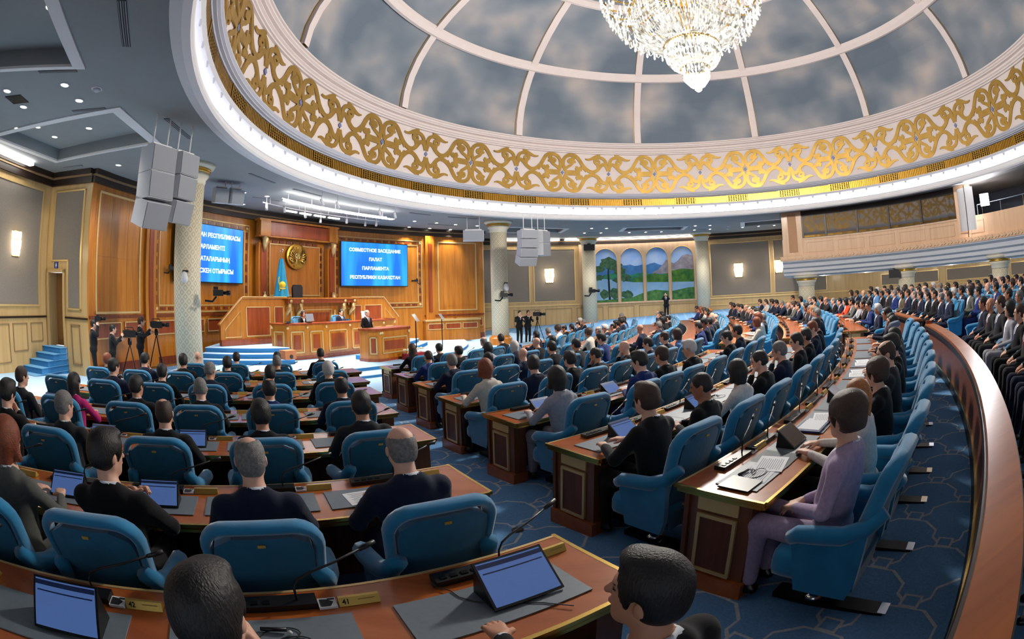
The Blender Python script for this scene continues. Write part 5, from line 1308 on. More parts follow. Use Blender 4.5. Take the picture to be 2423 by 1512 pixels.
# ================================================================== armchair prototype (hip above the origin, facing +y)
def rounded_back(wt, wb, h, rad, n=7):
    pts = [(-wb / 2, 0), (wb / 2, 0)]
    for i in range(n + 1):
        a = PI / 2 * i / n; pts.append((wt / 2 - rad + rad * math.cos(a), h - rad + rad * math.sin(a)))
    for i in range(n + 1):
        a = PI / 2 + PI / 2 * i / n; pts.append((-wt / 2 + rad + rad * math.cos(a), h - rad + rad * math.sin(a)))
    return pts
def back_map(x, z, d):
    """point of the backrest: x across, z up along it, d thickness toward the sitter; curved and leaning back"""
    y = -0.235 - 0.20 * (z / 0.72) + d + 0.55 * x * x
    return Vector((x, y, 0.37 + z))
def make_chair():
    t = bpy.data.objects.new('armchair', None); col.objects.link(t); t.empty_display_size = 0.1
    out = rounded_back(0.56, 0.46, 0.72, 0.13); inn = rounded_back(0.46, 0.38, 0.655, 0.10)
    # back panel: shallow dish seen from behind
    def shell(poly, d0, d1, name, m, sub=7):
        q = MB(); k = len(poly); zs = sorted(set(round(p[1], 4) for p in poly))
        # strips across for curvature
        rows = []
        hmax = max(p[1] for p in poly)
        for j in range(13):
            z = hmax * j / 12
            xs = []
            for i in range(k):
                (x0, z0), (x1, z1) = poly[i], poly[(i + 1) % k]
                if (z0 - z) * (z1 - z) <= 0 and abs(z1 - z0) > 1e-9: xs.append(x0 + (x1 - x0) * (z - z0) / (z1 - z0))
            w_ = (max(xs) if xs else 0.2); rows.append([(-w_ + 2 * w_ * i / sub, z) for i in range(sub + 1)])
        vs = []; s1 = sub + 1
        for d in (d0, d1):
            for r_ in rows: vs += [back_map(x, z, d) for x, z in r_]
        o = 13 * s1; fs = []
        for j in range(12):
            for i in range(sub):
                a = j * s1 + i; fs += [(a, a + 1, a + s1 + 1, a + s1), (o + a, o + a + 1, o + a + s1 + 1, o + a + s1)]
            for i in (0, sub):
                a = j * s1 + i; fs.append((a, a + s1, o + a + s1, o + a))
        for j in (0, 12):
            for i in range(sub): a = j * s1 + i; fs.append((a, a + 1, o + a + 1, o + a))
        q.add(vs, fs); return q.build(name, m, t, False)
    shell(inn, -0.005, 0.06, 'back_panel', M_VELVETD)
    shell(inn, 0.055, 0.10, 'back_cushion', M_VELVET)
    # rolled rim
    path = rounded_back(0.52, 0.43, 0.695, 0.12, 5); path = path[1:] + path[:1]
    q = MB(); q.tube([back_map(x, z, 0.035) for x, z in path], 0.04, 8, flat=(0.030, 0.050), up=(0, 1, 0)); q.build('rim', M_VELVET, t, True)
    q = MB(); q.box((0, -0.03, 0.0), (0.0, 0.0, 0.0)); q = MB()
    prof = [(-0.25, 0.30), (-0.27, 0.34), (-0.27, 0.42), (-0.24, 0.46), (0, 0.475), (0.24, 0.46), (0.27, 0.42), (0.27, 0.34), (0.25, 0.30)]
    vs = []; ys = [-0.26, -0.22, 0.18, 0.24, 0.26]
    for y, s in zip(ys, (0.92, 1, 1, 0.98, 0.88)):
        vs += [(x * s, y, 0.38 + (z - 0.38) * s) for x, z in prof]
    k = len(prof); fs = [(j * k + i, j * k + (i + 1) % k, (j + 1) * k + (i + 1) % k, (j + 1) * k + i) for j in range(4) for i in range(k)] + [tuple(range(k)), tuple(4 * k + i for i in range(k))]
    q.add(vs, fs); q.build('seat', M_VELVET, t, True)
    for sx in (-1, 1):
        q = MB(); pth = [(0.235 * sx, -0.36, 0.80), (0.265 * sx, -0.27, 0.70), (0.29 * sx, -0.15, 0.655), (0.305 * sx, 0.0, 0.645), (0.31 * sx, 0.10, 0.635), (0.312 * sx, 0.15, 0.60)]
        q.tube(pth, [0.045, 0.055, 0.055, 0.055, 0.052, 0.04], 9); q.build('armrest', M_VELVET, t, True)
        q = MB(); poly = [(-0.27, 0.27), (0.06, 0.27), (0.14, 0.60), (-0.10, 0.63), (-0.30, 0.68), (-0.30, 0.38)]
        q.prism(poly, 0.05, Matrix.Translation((0.285 * sx + 0.025, 0, 0)) @ Matrix(((0, 0, -1, 0), (1, 0, 0, 0), (0, 1, 0, 0), (0, 0, 0, 1)))); q.build('side_panel', M_VELVET, t)
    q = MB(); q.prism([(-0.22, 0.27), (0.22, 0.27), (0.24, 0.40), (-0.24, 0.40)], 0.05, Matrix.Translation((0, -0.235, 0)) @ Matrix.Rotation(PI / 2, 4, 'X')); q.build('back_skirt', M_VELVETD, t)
    q = MB(); q.lathe((0, 0, 0), [(0.035, 0.07), (0.035, 0.30)], 14); q.lathe((0, 0, 0), [(0.075, 0.045), (0.075, 0.06), (0.045, 0.09)], 14); q.build('post', M_CHROME, t, True)
    q = MB(); q.box((0, -0.12, 0.02), (0.13, 0.78, 0.04)); q.build('floor_track', M_BLACKM, t)
    q = MB(); q.box((0, -0.50, 0.022), (0.12, 0.06, 0.042)); q.build('track_cap', M_CHROME, t)
    q = MB(); p = back_map(0, 0.62, -0.012); q.box((p.x, p.y, p.z), (0.035, 0.006, 0.014)); q.build('seat_tag', M_PLATE, t)
    return t
CHAIR = make_chair()
CHAIR_FREE = [CHAIR]
def place_chair(block, row_words, seat_words, pos, face, simple=False):
    if CHAIR_FREE: t = CHAIR_FREE.pop()
    else:
        t = CHAIR.copy(); col.objects.link(t); t.parent = None
        for ch_ in CHAIR.children:
            if simple and ch_.name.split('.')[0] in ('seat_tag', 'track_cap', 'floor_track', 'post', 'back_skirt'): continue
            copy_tree(ch_, t, False)
    t.location = pos; t.rotation_euler = (0, 0, face)
    tag(t, f'blue velvet armchair, {row_words}, {seat_words}, {BLOCKN[block]}', 'chair', 'blue velvet armchairs')
    return t
# ================================================================== people: smooth surfaces grown from limbs
def surf(prims, vox, neg=(), pad=0.03):
    """prims: (kind, data..., k, tag). cone: ('c', a, b, ra, rb, k, tag); ellipsoid: ('e', c, radii, rot3x3 or None, k, tag)"""
    lo = np.full(3, 9.0); hi = np.full(3, -9.0); boxes = []
    for p in prims:
        if p[0] == 'c':
            a, b, ra, rb = np.array(p[1]), np.array(p[2]), p[3], p[4]; r = max(ra, rb)
            l, h = np.minimum(a, b) - r, np.maximum(a, b) + r
        else:
            r = max(p[2]); l, h = np.array(p[1]) - r, np.array(p[1]) + r
        boxes.append((l, h)); lo = np.minimum(lo, l); hi = np.maximum(hi, h)
    lo = lo - pad; hi = hi + pad
    n = np.ceil((hi - lo) / vox).astype(int) + 1
    D = np.full(n, 1.0, np.float32); T = np.zeros(n, np.int16); BD = np.full(n, 9.0, np.float32)
    ax = [(lo[i] + np.arange(n[i]) * vox).astype(np.float32) for i in range(3)]
    def dist(p, X, Y, Z):
        if p[0] == 'c':
            a, b = p[1], p[2]; ba = [b[i] - a[i] for i in range(3)]; L2 = sum(v * v for v in ba) + 1e-9
            px_, py_, pz_ = X - a[0], Y - a[1], Z - a[2]
            h = np.clip((px_ * ba[0] + py_ * ba[1] + pz_ * ba[2]) / L2, 0, 1)
            return np.sqrt((px_ - ba[0] * h) ** 2 + (py_ - ba[1] * h) ** 2 + (pz_ - ba[2] * h) ** 2) - (p[3] + (p[4] - p[3]) * h)
        c, r, rot = p[1], p[2], p[3]
        X, Y, Z = X - c[0], Y - c[1], Z - c[2]
        if rot is not None:
            X, Y, Z = (rot[0][0] * X + rot[1][0] * Y + rot[2][0] * Z, rot[0][1] * X + rot[1][1] * Y + rot[2][1] * Z, rot[0][2] * X + rot[1][2] * Y + rot[2][2] * Z)
        k0 = np.sqrt((X / r[0]) ** 2 + (Y / r[1]) ** 2 + (Z / r[2]) ** 2) + 1e-6
        k1 = np.sqrt((X / r[0] ** 2) ** 2 + (Y / r[1] ** 2) ** 2 + (Z / r[2] ** 2) ** 2) + 1e-6
        return k0 * (k0 - 1) / k1
    for p, (l, h) in zip(prims, boxes):
        k = p[-2]; m = k + 3 * vox
        i0 = np.maximum(0, np.floor((l - m - lo) / vox).astype(int)); i1 = np.minimum(n, np.ceil((h + m - lo) / vox).astype(int) + 1)
        s = tuple(slice(i0[i], i1[i]) for i in range(3))
        d = dist(p, ax[0][s[0]][:, None, None], ax[1][s[1]][None, :, None], ax[2][s[2]][None, None, :])
        d = np.broadcast_to(d, D[s].shape)
        cur = D[s]; hh = np.clip(0.5 + 0.5 * (cur - d) / max(k, 1e-4), 0, 1)
        D[s] = cur * (1 - hh) + d * hh - k * hh * (1 - hh)
        better = d < BD[s]; BD[s] = np.where(better, d, BD[s]); T[s] = np.where(better, p[-1], T[s])
    for p in neg:
        if p[0] == 'h':   # half space: removes n.x > c
            g = (ax[0][:, None, None] * p[1][0] + ax[1][None, :, None] * p[1][1] + ax[2][None, None, :] * p[1][2]) - p[2]
            D = np.maximum(D, g.astype(np.float32))
        else:
            d = dist(p, ax[0][:, None, None], ax[1][None, :, None], ax[2][None, None, :]); D = np.maximum(D, -d.astype(np.float32))
    # surface nets
    S = D < 0
    c0 = S[:-1, :-1, :-1]; any_ = c0.copy(); all_ = c0.copy(); corners = []
    for dx in (0, 1):
        for dy in (0, 1):
            for dz in (0, 1):
                v = S[dx:n[0] - 1 + dx, dy:n[1] - 1 + dy, dz:n[2] - 1 + dz]; any_ = any_ | v; all_ = all_ & v
    act = any_ & ~all_
    idx = np.full(act.shape, -1, np.int64); cells = np.argwhere(act); idx[act] = np.arange(len(cells))
    acc = np.zeros((len(cells), 3)); cnt = np.zeros(len(cells))
    off = [(0, 0, 0), (1, 0, 0), (0, 1, 0), (0, 0, 1), (1, 1, 0), (1, 0, 1), (0, 1, 1), (1, 1, 1)]
    val = {o: D[cells[:, 0] + o[0], cells[:, 1] + o[1], cells[:, 2] + o[2]] for o in off}
    for a in off:
        for axx in range(3):
            if a[axx] == 0:
                b = tuple(a[i] + (1 if i == axx else 0) for i in range(3)); va, vb = val[a], val[b]
                cr = (va < 0) != (vb < 0); t = np.where(cr, va / (va - vb + 1e-12), 0)
                for i in range(3): acc[:, i] += np.where(cr, a[i] + (t if i == axx else 0), 0)
                cnt += cr
    V = lo + (cells + acc / cnt[:, None]) * vox
    tg = T[cells[:, 0], cells[:, 1], cells[:, 2]]
    F = []
    for axx in range(3):
        sh = [slice(None)] * 3; sh2 = [slice(None)] * 3; sh[axx] = slice(0, -1); sh2[axx] = slice(1, None)
        ch_ = S[tuple(sh)] != S[tuple(sh2)]
        e = np.argwhere(ch_); u, v = [i for i in range(3) if i != axx]
        e = e[(e[:, u] > 0) & (e[:, v] > 0) & (e[:, u] < n[u] - 1) & (e[:, v] < n[v] - 1)]
        def at(du, dv):
            q_ = e.copy(); q_[:, u] -= du; q_[:, v] -= dv; return idx[q_[:, 0], q_[:, 1], q_[:, 2]]
        quad = np.stack([at(1, 1), at(0, 1), at(0, 0), at(1, 0)], 1)
        ins = S[e[:, 0], e[:, 1], e[:, 2]]
        if axx == 1: ins = ~ins
        quad[~ins] = quad[~ins][:, ::-1]
        F.append(quad)
    F = np.concatenate(F); F = F[(F >= 0).all(1)]
    return V, F, tg
def smesh(name, prims, vox, mats, neg=(), recolor=None):
    V, F, tg = surf(prims, vox, neg)
    me = bpy.data.meshes.new(name)
    me.vertices.add(len(V)); me.vertices.foreach_set('co', V.astype(np.float32).ravel())
    me.loops.add(len(F) * 4); me.loops.foreach_set('vertex_index', F.astype(np.int32).ravel())
    me.polygons.add(len(F)); me.polygons.foreach_set('loop_start', np.arange(0, len(F) * 4, 4, dtype=np.int32))
    ft = tg[F[:, 0]].astype(np.int32)
    if recolor is not None: ft = recolor(V[F].mean(1), ft)
    for m in mats: me.materials.append(m)
    me.polygons.foreach_set('material_index', ft); me.polygons.foreach_set('use_smooth', np.ones(len(F), bool))
    me.update(calc_edges=True); me.validate()
    return me
def rotm(yaw, pitch, roll=0.0):
    return np.array((Matrix.Rotation(yaw, 3, 'Z') @ Matrix.Rotation(pitch, 3, 'X') @ Matrix.Rotation(roll, 3, 'Y')))
def head_prims(c, Rm, female=False):
    f = lambda p: tuple(np.array(c) + Rm @ np.array(p)); s = 0.94 if female else 1.0
    P_ = []
    def E(p, r, k, tg): P_.append(('e', f(p), tuple(v * s for v in r), Rm, k, tg))
    def C(a, b, ra, rb, k, tg): P_.append(('c', f(a), f(b), ra * s, rb * s, k, tg))
    E((0, -0.012, 0.03), (0.076, 0.096, 0.088), 0.01, 0)
    E((0, 0.028, -0.03), (0.060, 0.066, 0.086), 0.03, 0)
    C((-0.046, -0.005, -0.055), (0, 0.048, -0.096), 0.026, 0.026, 0.03, 0); C((0.046, -0.005, -0.055), (0, 0.048, -0.096), 0.026, 0.026, 0.03, 0)
    C((0, 0.088, 0.012), (0, 0.108, -0.026), 0.008, 0.013, 0.012, 0)
    E((0, 0.072, 0.026), (0.05, 0.024, 0.014), 0.02, 0)
    for sx in (-1, 1):
        E((0.081 * sx, -0.008, -0.012), (0.010, 0.021, 0.032), 0.006, 0)
        E((0.030 * sx, 0.084, 0.006), (0.013, 0.008, 0.0075), 0.003, 1)
        C((0.014 * sx, 0.093, 0.024), (0.045 * sx, 0.080, 0.026), 0.004, 0.003, 0.003, 2)
    E((0, 0.090, -0.058), (0.021, 0.011, 0.008), 0.006, 3)
    return P_
def hand_prims(w, d, nrm, side, curl=0.5, spread=0.012, tg=0):
    """w wrist, d toward the fingers, nrm the palm side, side +1/-1 where the thumb leaves"""
    w, d, nrm = np.array(w, float), np.array(d, float), np.array(nrm, float); d /= np.linalg.norm(d); nrm -= d * (nrm @ d); nrm /= np.linalg.norm(nrm); l = np.cross(d, nrm) * side
    P_ = []
    for i, (o, L) in enumerate(((0.030, 0.070), (0.010, 0.080), (-0.010, 0.074), (-0.029, 0.058))):
        kn = w + d * (0.085 - 0.006 * abs(i - 1)) + l * o
        P_.append(('c', tuple(w + d * 0.012 + l * o * 0.55), tuple(kn), 0.018, 0.0125, 0.012, tg))
        dir1 = d * math.cos(curl * 0.6) + nrm * math.sin(curl * 0.6) + l * (o * spread * 20); dir1 /= np.linalg.norm(dir1)
        mid = kn + dir1 * L * 0.52; dir2 = d * math.cos(curl * 1.7) + nrm * math.sin(curl * 1.7) + l * (o * spread * 14); dir2 /= np.linalg.norm(dir2)
        P_ += [('c', tuple(kn), tuple(mid), 0.0105, 0.0095, 0.004, tg), ('c', tuple(mid), tuple(mid + dir2 * L * 0.46), 0.0095, 0.0078, 0.003, tg)]
    b = w + d * 0.022 + l * 0.026; k2 = b + (d * 0.62 + l * 0.62 + nrm * 0.3) * 0.045
    P_ += [('c', tuple(b), tuple(k2), 0.015, 0.0115, 0.010, tg), ('c', tuple(k2), tuple(k2 + (d * 0.9 + l * 0.25 + nrm * 0.35) * 0.034), 0.0115, 0.0085, 0.003, tg)]
    return P_
SKIN = [mat('skin_light', (222, 172, 148), 0.55, var=0.05, scale=14), mat('skin_tan', (198, 142, 112), 0.55, var=0.05, scale=14), mat('skin_deep', (168, 112, 84), 0.55, var=0.05, scale=14)]
M_EYE = mat('eye', (34, 26, 24), 0.3); M_BROW = mat('brow', (40, 30, 26), 0.8); M_LIP = mat('lip', (176, 100, 92), 0.5)
HAIRC = {'d': mat('hair_black', (20, 17, 17), 0.5, var=0.25, scale=60, bump=0.5, bscale=160, stretch=(1, 1, .3)), 'r': mat('hair_brown', (58, 38, 28), 0.5, var=0.25, scale=60, bump=0.5, bscale=160), 'g': mat('hair_grey', (118, 114, 112), 0.6, var=0.35, scale=60, bump=0.5, bscale=160),
         'w': mat('hair_white', (196, 190, 186), 0.6, var=0.15, scale=60, bump=0.5, bscale=160), 'c': mat('hair_copper', (128, 62, 34), 0.5, var=0.25, scale=50, bump=0.5, bscale=160), 'y': mat('hair_ginger', (176, 112, 62), 0.5, var=0.3, scale=50, bump=0.5, bscale=160)}
SUIT = {'k': (18, 18, 21), 'n': (26, 32, 54), 'c': (40, 40, 44), 'u': (30, 48, 104), 'l': (206, 194, 180), 'y': (150, 150, 160), 'p': (190, 40, 110), 'v': (172, 152, 182), 'o': (226, 70, 30), 'w': (222, 216, 212), 'b': (96, 138, 190), 's': (96, 84, 70), 'e': (92, 92, 88)}
SUITN = {'k': 'black', 'n': 'navy', 'c': 'charcoal', 'u': 'bright blue', 'l': 'cream', 'y': 'light grey', 'p': 'pink', 'v': 'lilac', 'o': 'orange', 'w': 'white', 'b': 'pale blue', 's': 'brown', 'e': 'grey'}
M_SUIT = {k: mat('suit_' + k, v, 0.85, var=0.12, scale=40, bump=0.12, bscale=220, spec=0.2, sheen=0.1) for k, v in SUIT.items()}
M_SHIRT = mat('shirt_white', (226, 230, 238), 0.8); M_TIES = [mat('tie_blue', (44, 70, 130), 0.6), mat('tie_red', (120, 30, 40), 0.6), mat('tie_grey', (90, 96, 110), 0.6), mat('tie_dark', (30, 34, 50), 0.6)]
M_SHOE = mat('shoe_leather', (14, 12, 12), 0.3)
FIG = {}
def figure(key, seated=True, lean=0.06, yaw=0.0, pitch=0.0, arms=None, female=False, vox=0.0088, hands=None, head_roll=0.0, legs=None):
    """builds body, jacket, trousers and shoes meshes for one pose; hip above the origin, facing +y"""
    hz = 0.52 if seated else 0.92; sw = 0.165 if female else 0.19
    up = 0.47
    sh = np.array((0, lean * 0.9, hz + up)); neck = np.array((0, lean * 1.0 + 0.005, hz + 0.55)); hc = np.array((0, lean * 1.15 + 0.04, hz + 0.70))
    Rm = rotm(yaw, pitch, head_roll)
    shl = {1: np.array((sw, sh[1] - 0.01, sh[2] - 0.01)), -1: np.array((-sw, sh[1] - 0.01, sh[2] - 0.01))}
    arms = arms or {}
    body = head_prims(hc, Rm, female)
    neck_top = hc + Rm @ np.array((0, -0.022, -0.07))
    body.append(('c', tuple(neck_top), tuple(neck + np.array((0, -0.012, -0.03))), 0.050 if female else 0.056, 0.062, 0.03, 0))
    body += [('c', tuple(neck + np.array((0, -0.01, -0.05))), (0, 0.0, hz + 0.05), 0.08, 0.10, 0.03, 0)]
    jk = [('c', (-0.085, 0.0, hz + 0.02), (0.085, 0.0, hz + 0.02), 0.125 if not female else 0.115, 0.125 if not female else 0.115, 0.05, 0),
          ('e', (0, lean * 0.35 + 0.015, hz + 0.20), (0.165 if not female else 0.14, 0.13, 0.17), None, 0.06, 0),
          ('e', (0, lean * 0.75 + 0.005, hz + 0.37), (0.195 if not female else 0.165, 0.125, 0.17), None, 0.06, 0),
          ('c', tuple(shl[-1] * np.array((0.86, 1, 1))), tuple(shl[1] * np.array((0.86, 1, 1))), 0.062, 0.062, 0.06, 0),
          ('c', (-0.06, sh[1] - 0.035, sh[2] + 0.045), (0.06, sh[1] - 0.035, sh[2] + 0.045), 0.05, 0.05, 0.04, 0),
          ('c', (-0.058, neck[1] - 0.04, neck[2] - 0.004), (0.058, neck[1] - 0.04, neck[2] - 0.004), 0.027, 0.027, 0.02, 0),
          ('c', (0.055, neck[1] - 0.03, neck[2] - 0.01), (0.075, neck[1] + 0.04, neck[2] - 0.05), 0.024, 0.022, 0.02, 0), ('c', (-0.055, neck[1] - 0.03, neck[2] - 0.01), (-0.075, neck[1] + 0.04, neck[2] - 0.05), 0.024, 0.022, 0.02, 0)]
    # shirt collar ring
    for k in range(8):
        a0, a1 = 2 * PI * k / 8, 2 * PI * (k + 1) / 8; cz = neck[2] - 0.004; r_ = 0.060
        g = lambda a: (r_ * math.cos(a), neck[1] - 0.008 + r_ * math.sin(a), cz - 0.022 * math.sin(a) + 0.005)
        jk.append(('c', g(a0), g(a1), 0.012, 0.012, 0.006, 1))
    for s in (1, -1):
        el, wr = [np.array(v, float) for v in arms.get(s, ((0.27 * s, 0.13 + lean, hz + 0.25), (0.13 * s, 0.37 + lean, hz + 0.275)))]
        ra = 0.85 if female else 1.0
        jk += [('c', tuple(shl[s]), tuple(el), 0.064 * ra, 0.052 * ra, 0.03, 0)]
        fa = wr - el; L = np.linalg.norm(fa); fa /= L
        jk += [('c', tuple(el), tuple(wr - fa * 0.035), 0.052 * ra, 0.040 * ra, 0.02, 0), ('c', tuple(wr - fa * 0.03), tuple(wr - fa * 0.012), 0.034 * ra, 0.033 * ra, 0.004, 1)]
        body += [('c', tuple(shl[s]), tuple(el), 0.04, 0.036, 0.02, 0), ('c', tuple(el), tuple(wr), 0.036, 0.026, 0.02, 0)]
        hd = (hands or {}).get(s, {})
        d = np.array(hd.get('d', fa)); nr = np.array(hd.get('n', (0, 0, -1)))
        body += hand_prims(wr, d, nr, hd.get('side', s), hd.get('curl', 0.5))
    lg = legs or {}
    tr = []; so = []
    for s in (1, -1):
        if seated:
            hip, kn, an = (0.09 * s, 0.0, hz), lg.get(('k', s), (0.115 * s, 0.44, 0.53)), lg.get(('a', s), (0.11 * s, 0.44, 0.11))
        else:
            hip, kn, an = (0.09 * s, 0.0, hz), (0.10 * s, 0.02, 0.50), (0.105 * s, -0.02, 0.09)
        tr += [('c', hip, kn, 0.092, 0.068, 0.03, 0), ('c', kn, an, 0.066, 0.050, 0.03, 0)]
        toe = (an[0] * 1.1, an[1] + 0.17, 0.032)
        so += [('c', (an[0], an[1] - 0.03, 0.045), toe, 0.042, 0.034, 0.02, 0), ('c', (an[0], an[1], 0.09), (an[0], an[1] + 0.01, 0.045), 0.04, 0.042, 0.02, 0)]
    if not seated: tr.append(('c', (-0.07, 0, hz + 0.02), (0.07, 0, hz + 0.02), 0.115, 0.115, 0.04, 0))
    def rec(c, ft):   # shirt front and tie in the jacket opening
        top = hz + 0.53; bot = hz + 0.26
        u = (top - c[:, 2]) / (top - bot); half = 0.062 * (1 - np.clip(u, 0, 1))
        front = (c[:, 1] > lean * 0.7 + 0.045) & (u > 0) & (u < 1) & (np.abs(c[:, 0]) < half)
        ft = np.where(front & (ft == 0), 1, ft)
        tie = (c[:, 1] > lean * 0.7 + 0.05) & (u > 0.02) & (u < 0.98) & (np.abs(c[:, 0]) < 0.018 + 0.010 * np.clip(u, 0, 1))
        if not female: ft = np.where(tie & (ft == 1), 2, ft)
        return ft
    for lod, (vb, vj, vt, vs_) in (('', (vox, max(0.011, vox * 1.45), 0.022, 0.014)), ('_far', (0.0145, 0.021, 0.032, 0.02))):
        if lod and (key.startswith('hero') or not seated): continue
        FIG[key + lod] = dict(body=smesh('body', body, vb, [SKIN[0], M_EYE, M_BROW, M_LIP]),
                    jacket=smesh('jacket', jk, vj, [M_SUIT['k'], M_SHIRT, M_TIES[0]], recolor=rec),
                    trousers=smesh('trousers', tr, vt, [M_SUIT['k']]), shoes=smesh('shoes', so, vs_, [M_SHOE]), head=(tuple(hc), yaw, pitch, head_roll), hz=hz, female=female)
# ---- hair, in the frame of the head
def hair_base(inf=0.013): return [('e', (0, -0.012, 0.032), (0.076 + inf, 0.096 + inf, 0.089 + inf * 1.1), None, 0.01, 0), ('e', (0, -0.045, -0.02), (0.070 + inf * 0.8, 0.062 + inf, 0.075), None, 0.03, 0)]
FACECUT = [('e', (0, 0.105, -0.045), (0.085, 0.085, 0.125), None, 0, 0), ('e', (0.088, 0.012, -0.035), (0.028, 0.030, 0.052), None, 0, 0), ('e', (-0.088, 0.012, -0.035), (0.028, 0.030, 0.052), None, 0, 0)]
NAPE = [('h', (0, -0.25, -1.0), 0.095)]
HAIR = {}
def mk_hair(HAIR, v):
    hm = [HAIRC['d']]
    HAIR['short'] = smesh('hair', hair_base(), v, hm, FACECUT + NAPE)
    HAIR['full'] = smesh('hair', hair_base(0.019) + [('e', (0.0, 0.05, 0.105), (0.060, 0.048, 0.030), None, 0.02, 0)], v, hm, FACECUT + NAPE)
    HAIR['crop'] = smesh('hair', hair_base(0.006), v, hm, FACECUT + [('h', (0, -0.25, -1.0), 0.075)])
    HAIR['balding'] = smesh('hair', hair_base(0.008), v, hm, FACECUT + NAPE + [('e', (0, 0.035, 0.15), (0.062, 0.115, 0.088), None, 0, 0)])
    HAIR['fringe'] = smesh('hair', hair_base(0.006), v, hm, FACECUT + [('h', (0, -0.25, -1.0), 0.085), ('e', (0, 0.03, 0.14), (0.10, 0.15, 0.115), None, 0, 0)])
    HAIR['long'] = smesh('hair', hair_base(0.018) + [('c', (0, -0.07, 0.0), (0.0, -0.085, -0.21), 0.075, 0.062, 0.03, 0), ('c', (0.055, -0.035, -0.02), (0.075, -0.03, -0.19), 0.036, 0.03, 0.03, 0), ('c', (-0.055, -0.035, -0.02), (-0.075, -0.03, -0.19), 0.036, 0.03, 0.03, 0)], v, hm, FACECUT)
    HAIR['bob'] = smesh('hair', hair_base(0.024) + [('c', (0, -0.06, 0.0), (0.0, -0.065, -0.10), 0.078, 0.07, 0.03, 0), ('c', (0.06, -0.01, 0.0), (0.078, 0.0, -0.10), 0.034, 0.03, 0.03, 0), ('c', (-0.06, -0.01, 0.0), (-0.078, 0.0, -0.10), 0.034, 0.03, 0.03, 0)], v, hm, [FACECUT[0]])
    HAIR['wavy'] = smesh('hair', hair_base(0.030) + [('c', (0, -0.05, 0.06), (0.0, -0.07, -0.03), 0.098, 0.07, 0.03, 0)] + [('e', (0.085 * math.cos(a), -0.03 + 0.07 * math.sin(a), 0.05 + 0.03 * math.cos(3 * a)), (0.04, 0.04, 0.04), None, 0.02, 0) for a in [PI * k / 6 for k in range(7)]], v, hm, FACECUT + NAPE)
    HAIR['tied'] = smesh('hair', hair_base(0.014) + [('c', (0, -0.105, 0.0), (0.0, -0.11, -0.20), 0.04, 0.035, 0.02, 0), ('c', (0.05, -0.06, -0.03), (0.045, -0.08, -0.2), 0.03, 0.024, 0.02, 0)], v, hm, FACECUT)
    HAIR['hat'] = smesh('hair', [('e', (0, -0.012, 0.075), (0.094, 0.112, 0.085), None, 0.01, 0)], v, hm, [('h', (0, 0, 1), 0.135), ('h', (0, -0.15, -1), -0.052)])
HAIRF = {}
mk_hair(HAIR, 0.0085); mk_hair(HAIRF, 0.0135)
HAIRN = {'short': 'short', 'full': 'thick', 'crop': 'cropped', 'balding': 'thinning', 'fringe': 'sparse', 'long': 'long', 'bob': 'bobbed', 'wavy': 'curly', 'tied': 'tied-back', 'hat': 'hatted', 'bald': 'bald'}
HAIRCN = {'d': 'black', 'r': 'brown', 'g': 'grey', 'w': 'white', 'c': 'copper', 'y': 'ginger'}
PERSON_N = [0]
def person(fig, hair, hc_, suit, pos, face, label, group, skin=0, tie=0, scale=1.0, trousers=None, shoes=True, extra=None):
    F = FIG[fig]
    o = bpy.data.objects.new('person', F['body']); col.objects.link(o)
    o.location = pos; o.rotation_euler = (0, 0, face); o.scale = (scale,) * 3
    o.material_slots[0].link = 'OBJECT'; o.material_slots[0].material = SKIN[skin]
    tag(o, label, 'person', group)
    j = obj('jacket', F['jacket'], o)
    j.material_slots[0].link = 'OBJECT'; j.material_slots[0].material = M_SUIT[suit]
    j.material_slots[2].link = 'OBJECT'; j.material_slots[2].material = M_TIES[tie]
    tr = obj('trousers', F['trousers'], o); tr.material_slots[0].link = 'OBJECT'; tr.material_slots[0].material = M_SUIT[trousers or (suit if suit in 'kncuyvseb' else 'k')]
    if shoes: obj('shoes', F['shoes'], o)
    if hair != 'bald':
        hh, yaw, pitch, roll = F['head']
        h = obj('hat' if hair == 'hat' else 'hair', (HAIRF if fig.endswith('_far') else HAIR)[hair], o, hh)
        h.rotation_mode = 'XYZ'; h.matrix_local = Matrix.Translation(hh) @ Matrix.Rotation(yaw, 4, 'Z') @ Matrix.Rotation(pitch, 4, 'X') @ Matrix.Rotation(roll, 4, 'Y')
        if F['female']: h.scale = (0.96,) * 3
        h.material_slots[0].link = 'OBJECT'; h.material_slots[0].material = HAIRC[hc_] if hair != 'hat' else mat('cap_felt', (104, 116, 140), 0.9)
    return o
# ---- poses
hz = 0.52
figure('desk', lean=0.10)
figure('desk_r', lean=0.09, yaw=R(-28), pitch=R(-4), arms={1: ((0.26, 0.14, 0.78), (0.06, 0.40, 0.80)), -1: ((-0.27, 0.16, 0.77), (-0.16, 0.42, 0.80))})
figure('desk_l', lean=0.09, yaw=R(24), pitch=R(-12), arms={1: ((0.27, 0.18, 0.78), (0.10, 0.42, 0.80)), -1: ((-0.25, 0.10, 0.77), (-0.03, 0.36, 0.80))})
figure('lap', lean=-0.02, yaw=R(-8), arms={1: ((0.255, 0.0, 0.74), (0.06, 0.24, 0.66)), -1: ((-0.255, 0.0, 0.74), (-0.05, 0.25, 0.655))})
figure('lap_r', lean=0.0, yaw=R(-26), arms={1: ((0.255, 0.02, 0.74), (0.10, 0.28, 0.67)), -1: ((-0.25, 0.03, 0.73), (-0.10, 0.27, 0.67))})
figure('chin_r', lean=0.14, yaw=R(-14), pitch=R(-14), head_roll=R(6), arms={1: ((0.22, 0.30, 0.80), (0.05, 0.27, 1.045)), -1: ((-0.26, 0.18, 0.77), (0.02, 0.40, 0.80))}, hands={1: dict(d=(-0.25, -0.3, 0.9), n=(-0.4, -0.9, 0), side=-1, curl=0.9)})
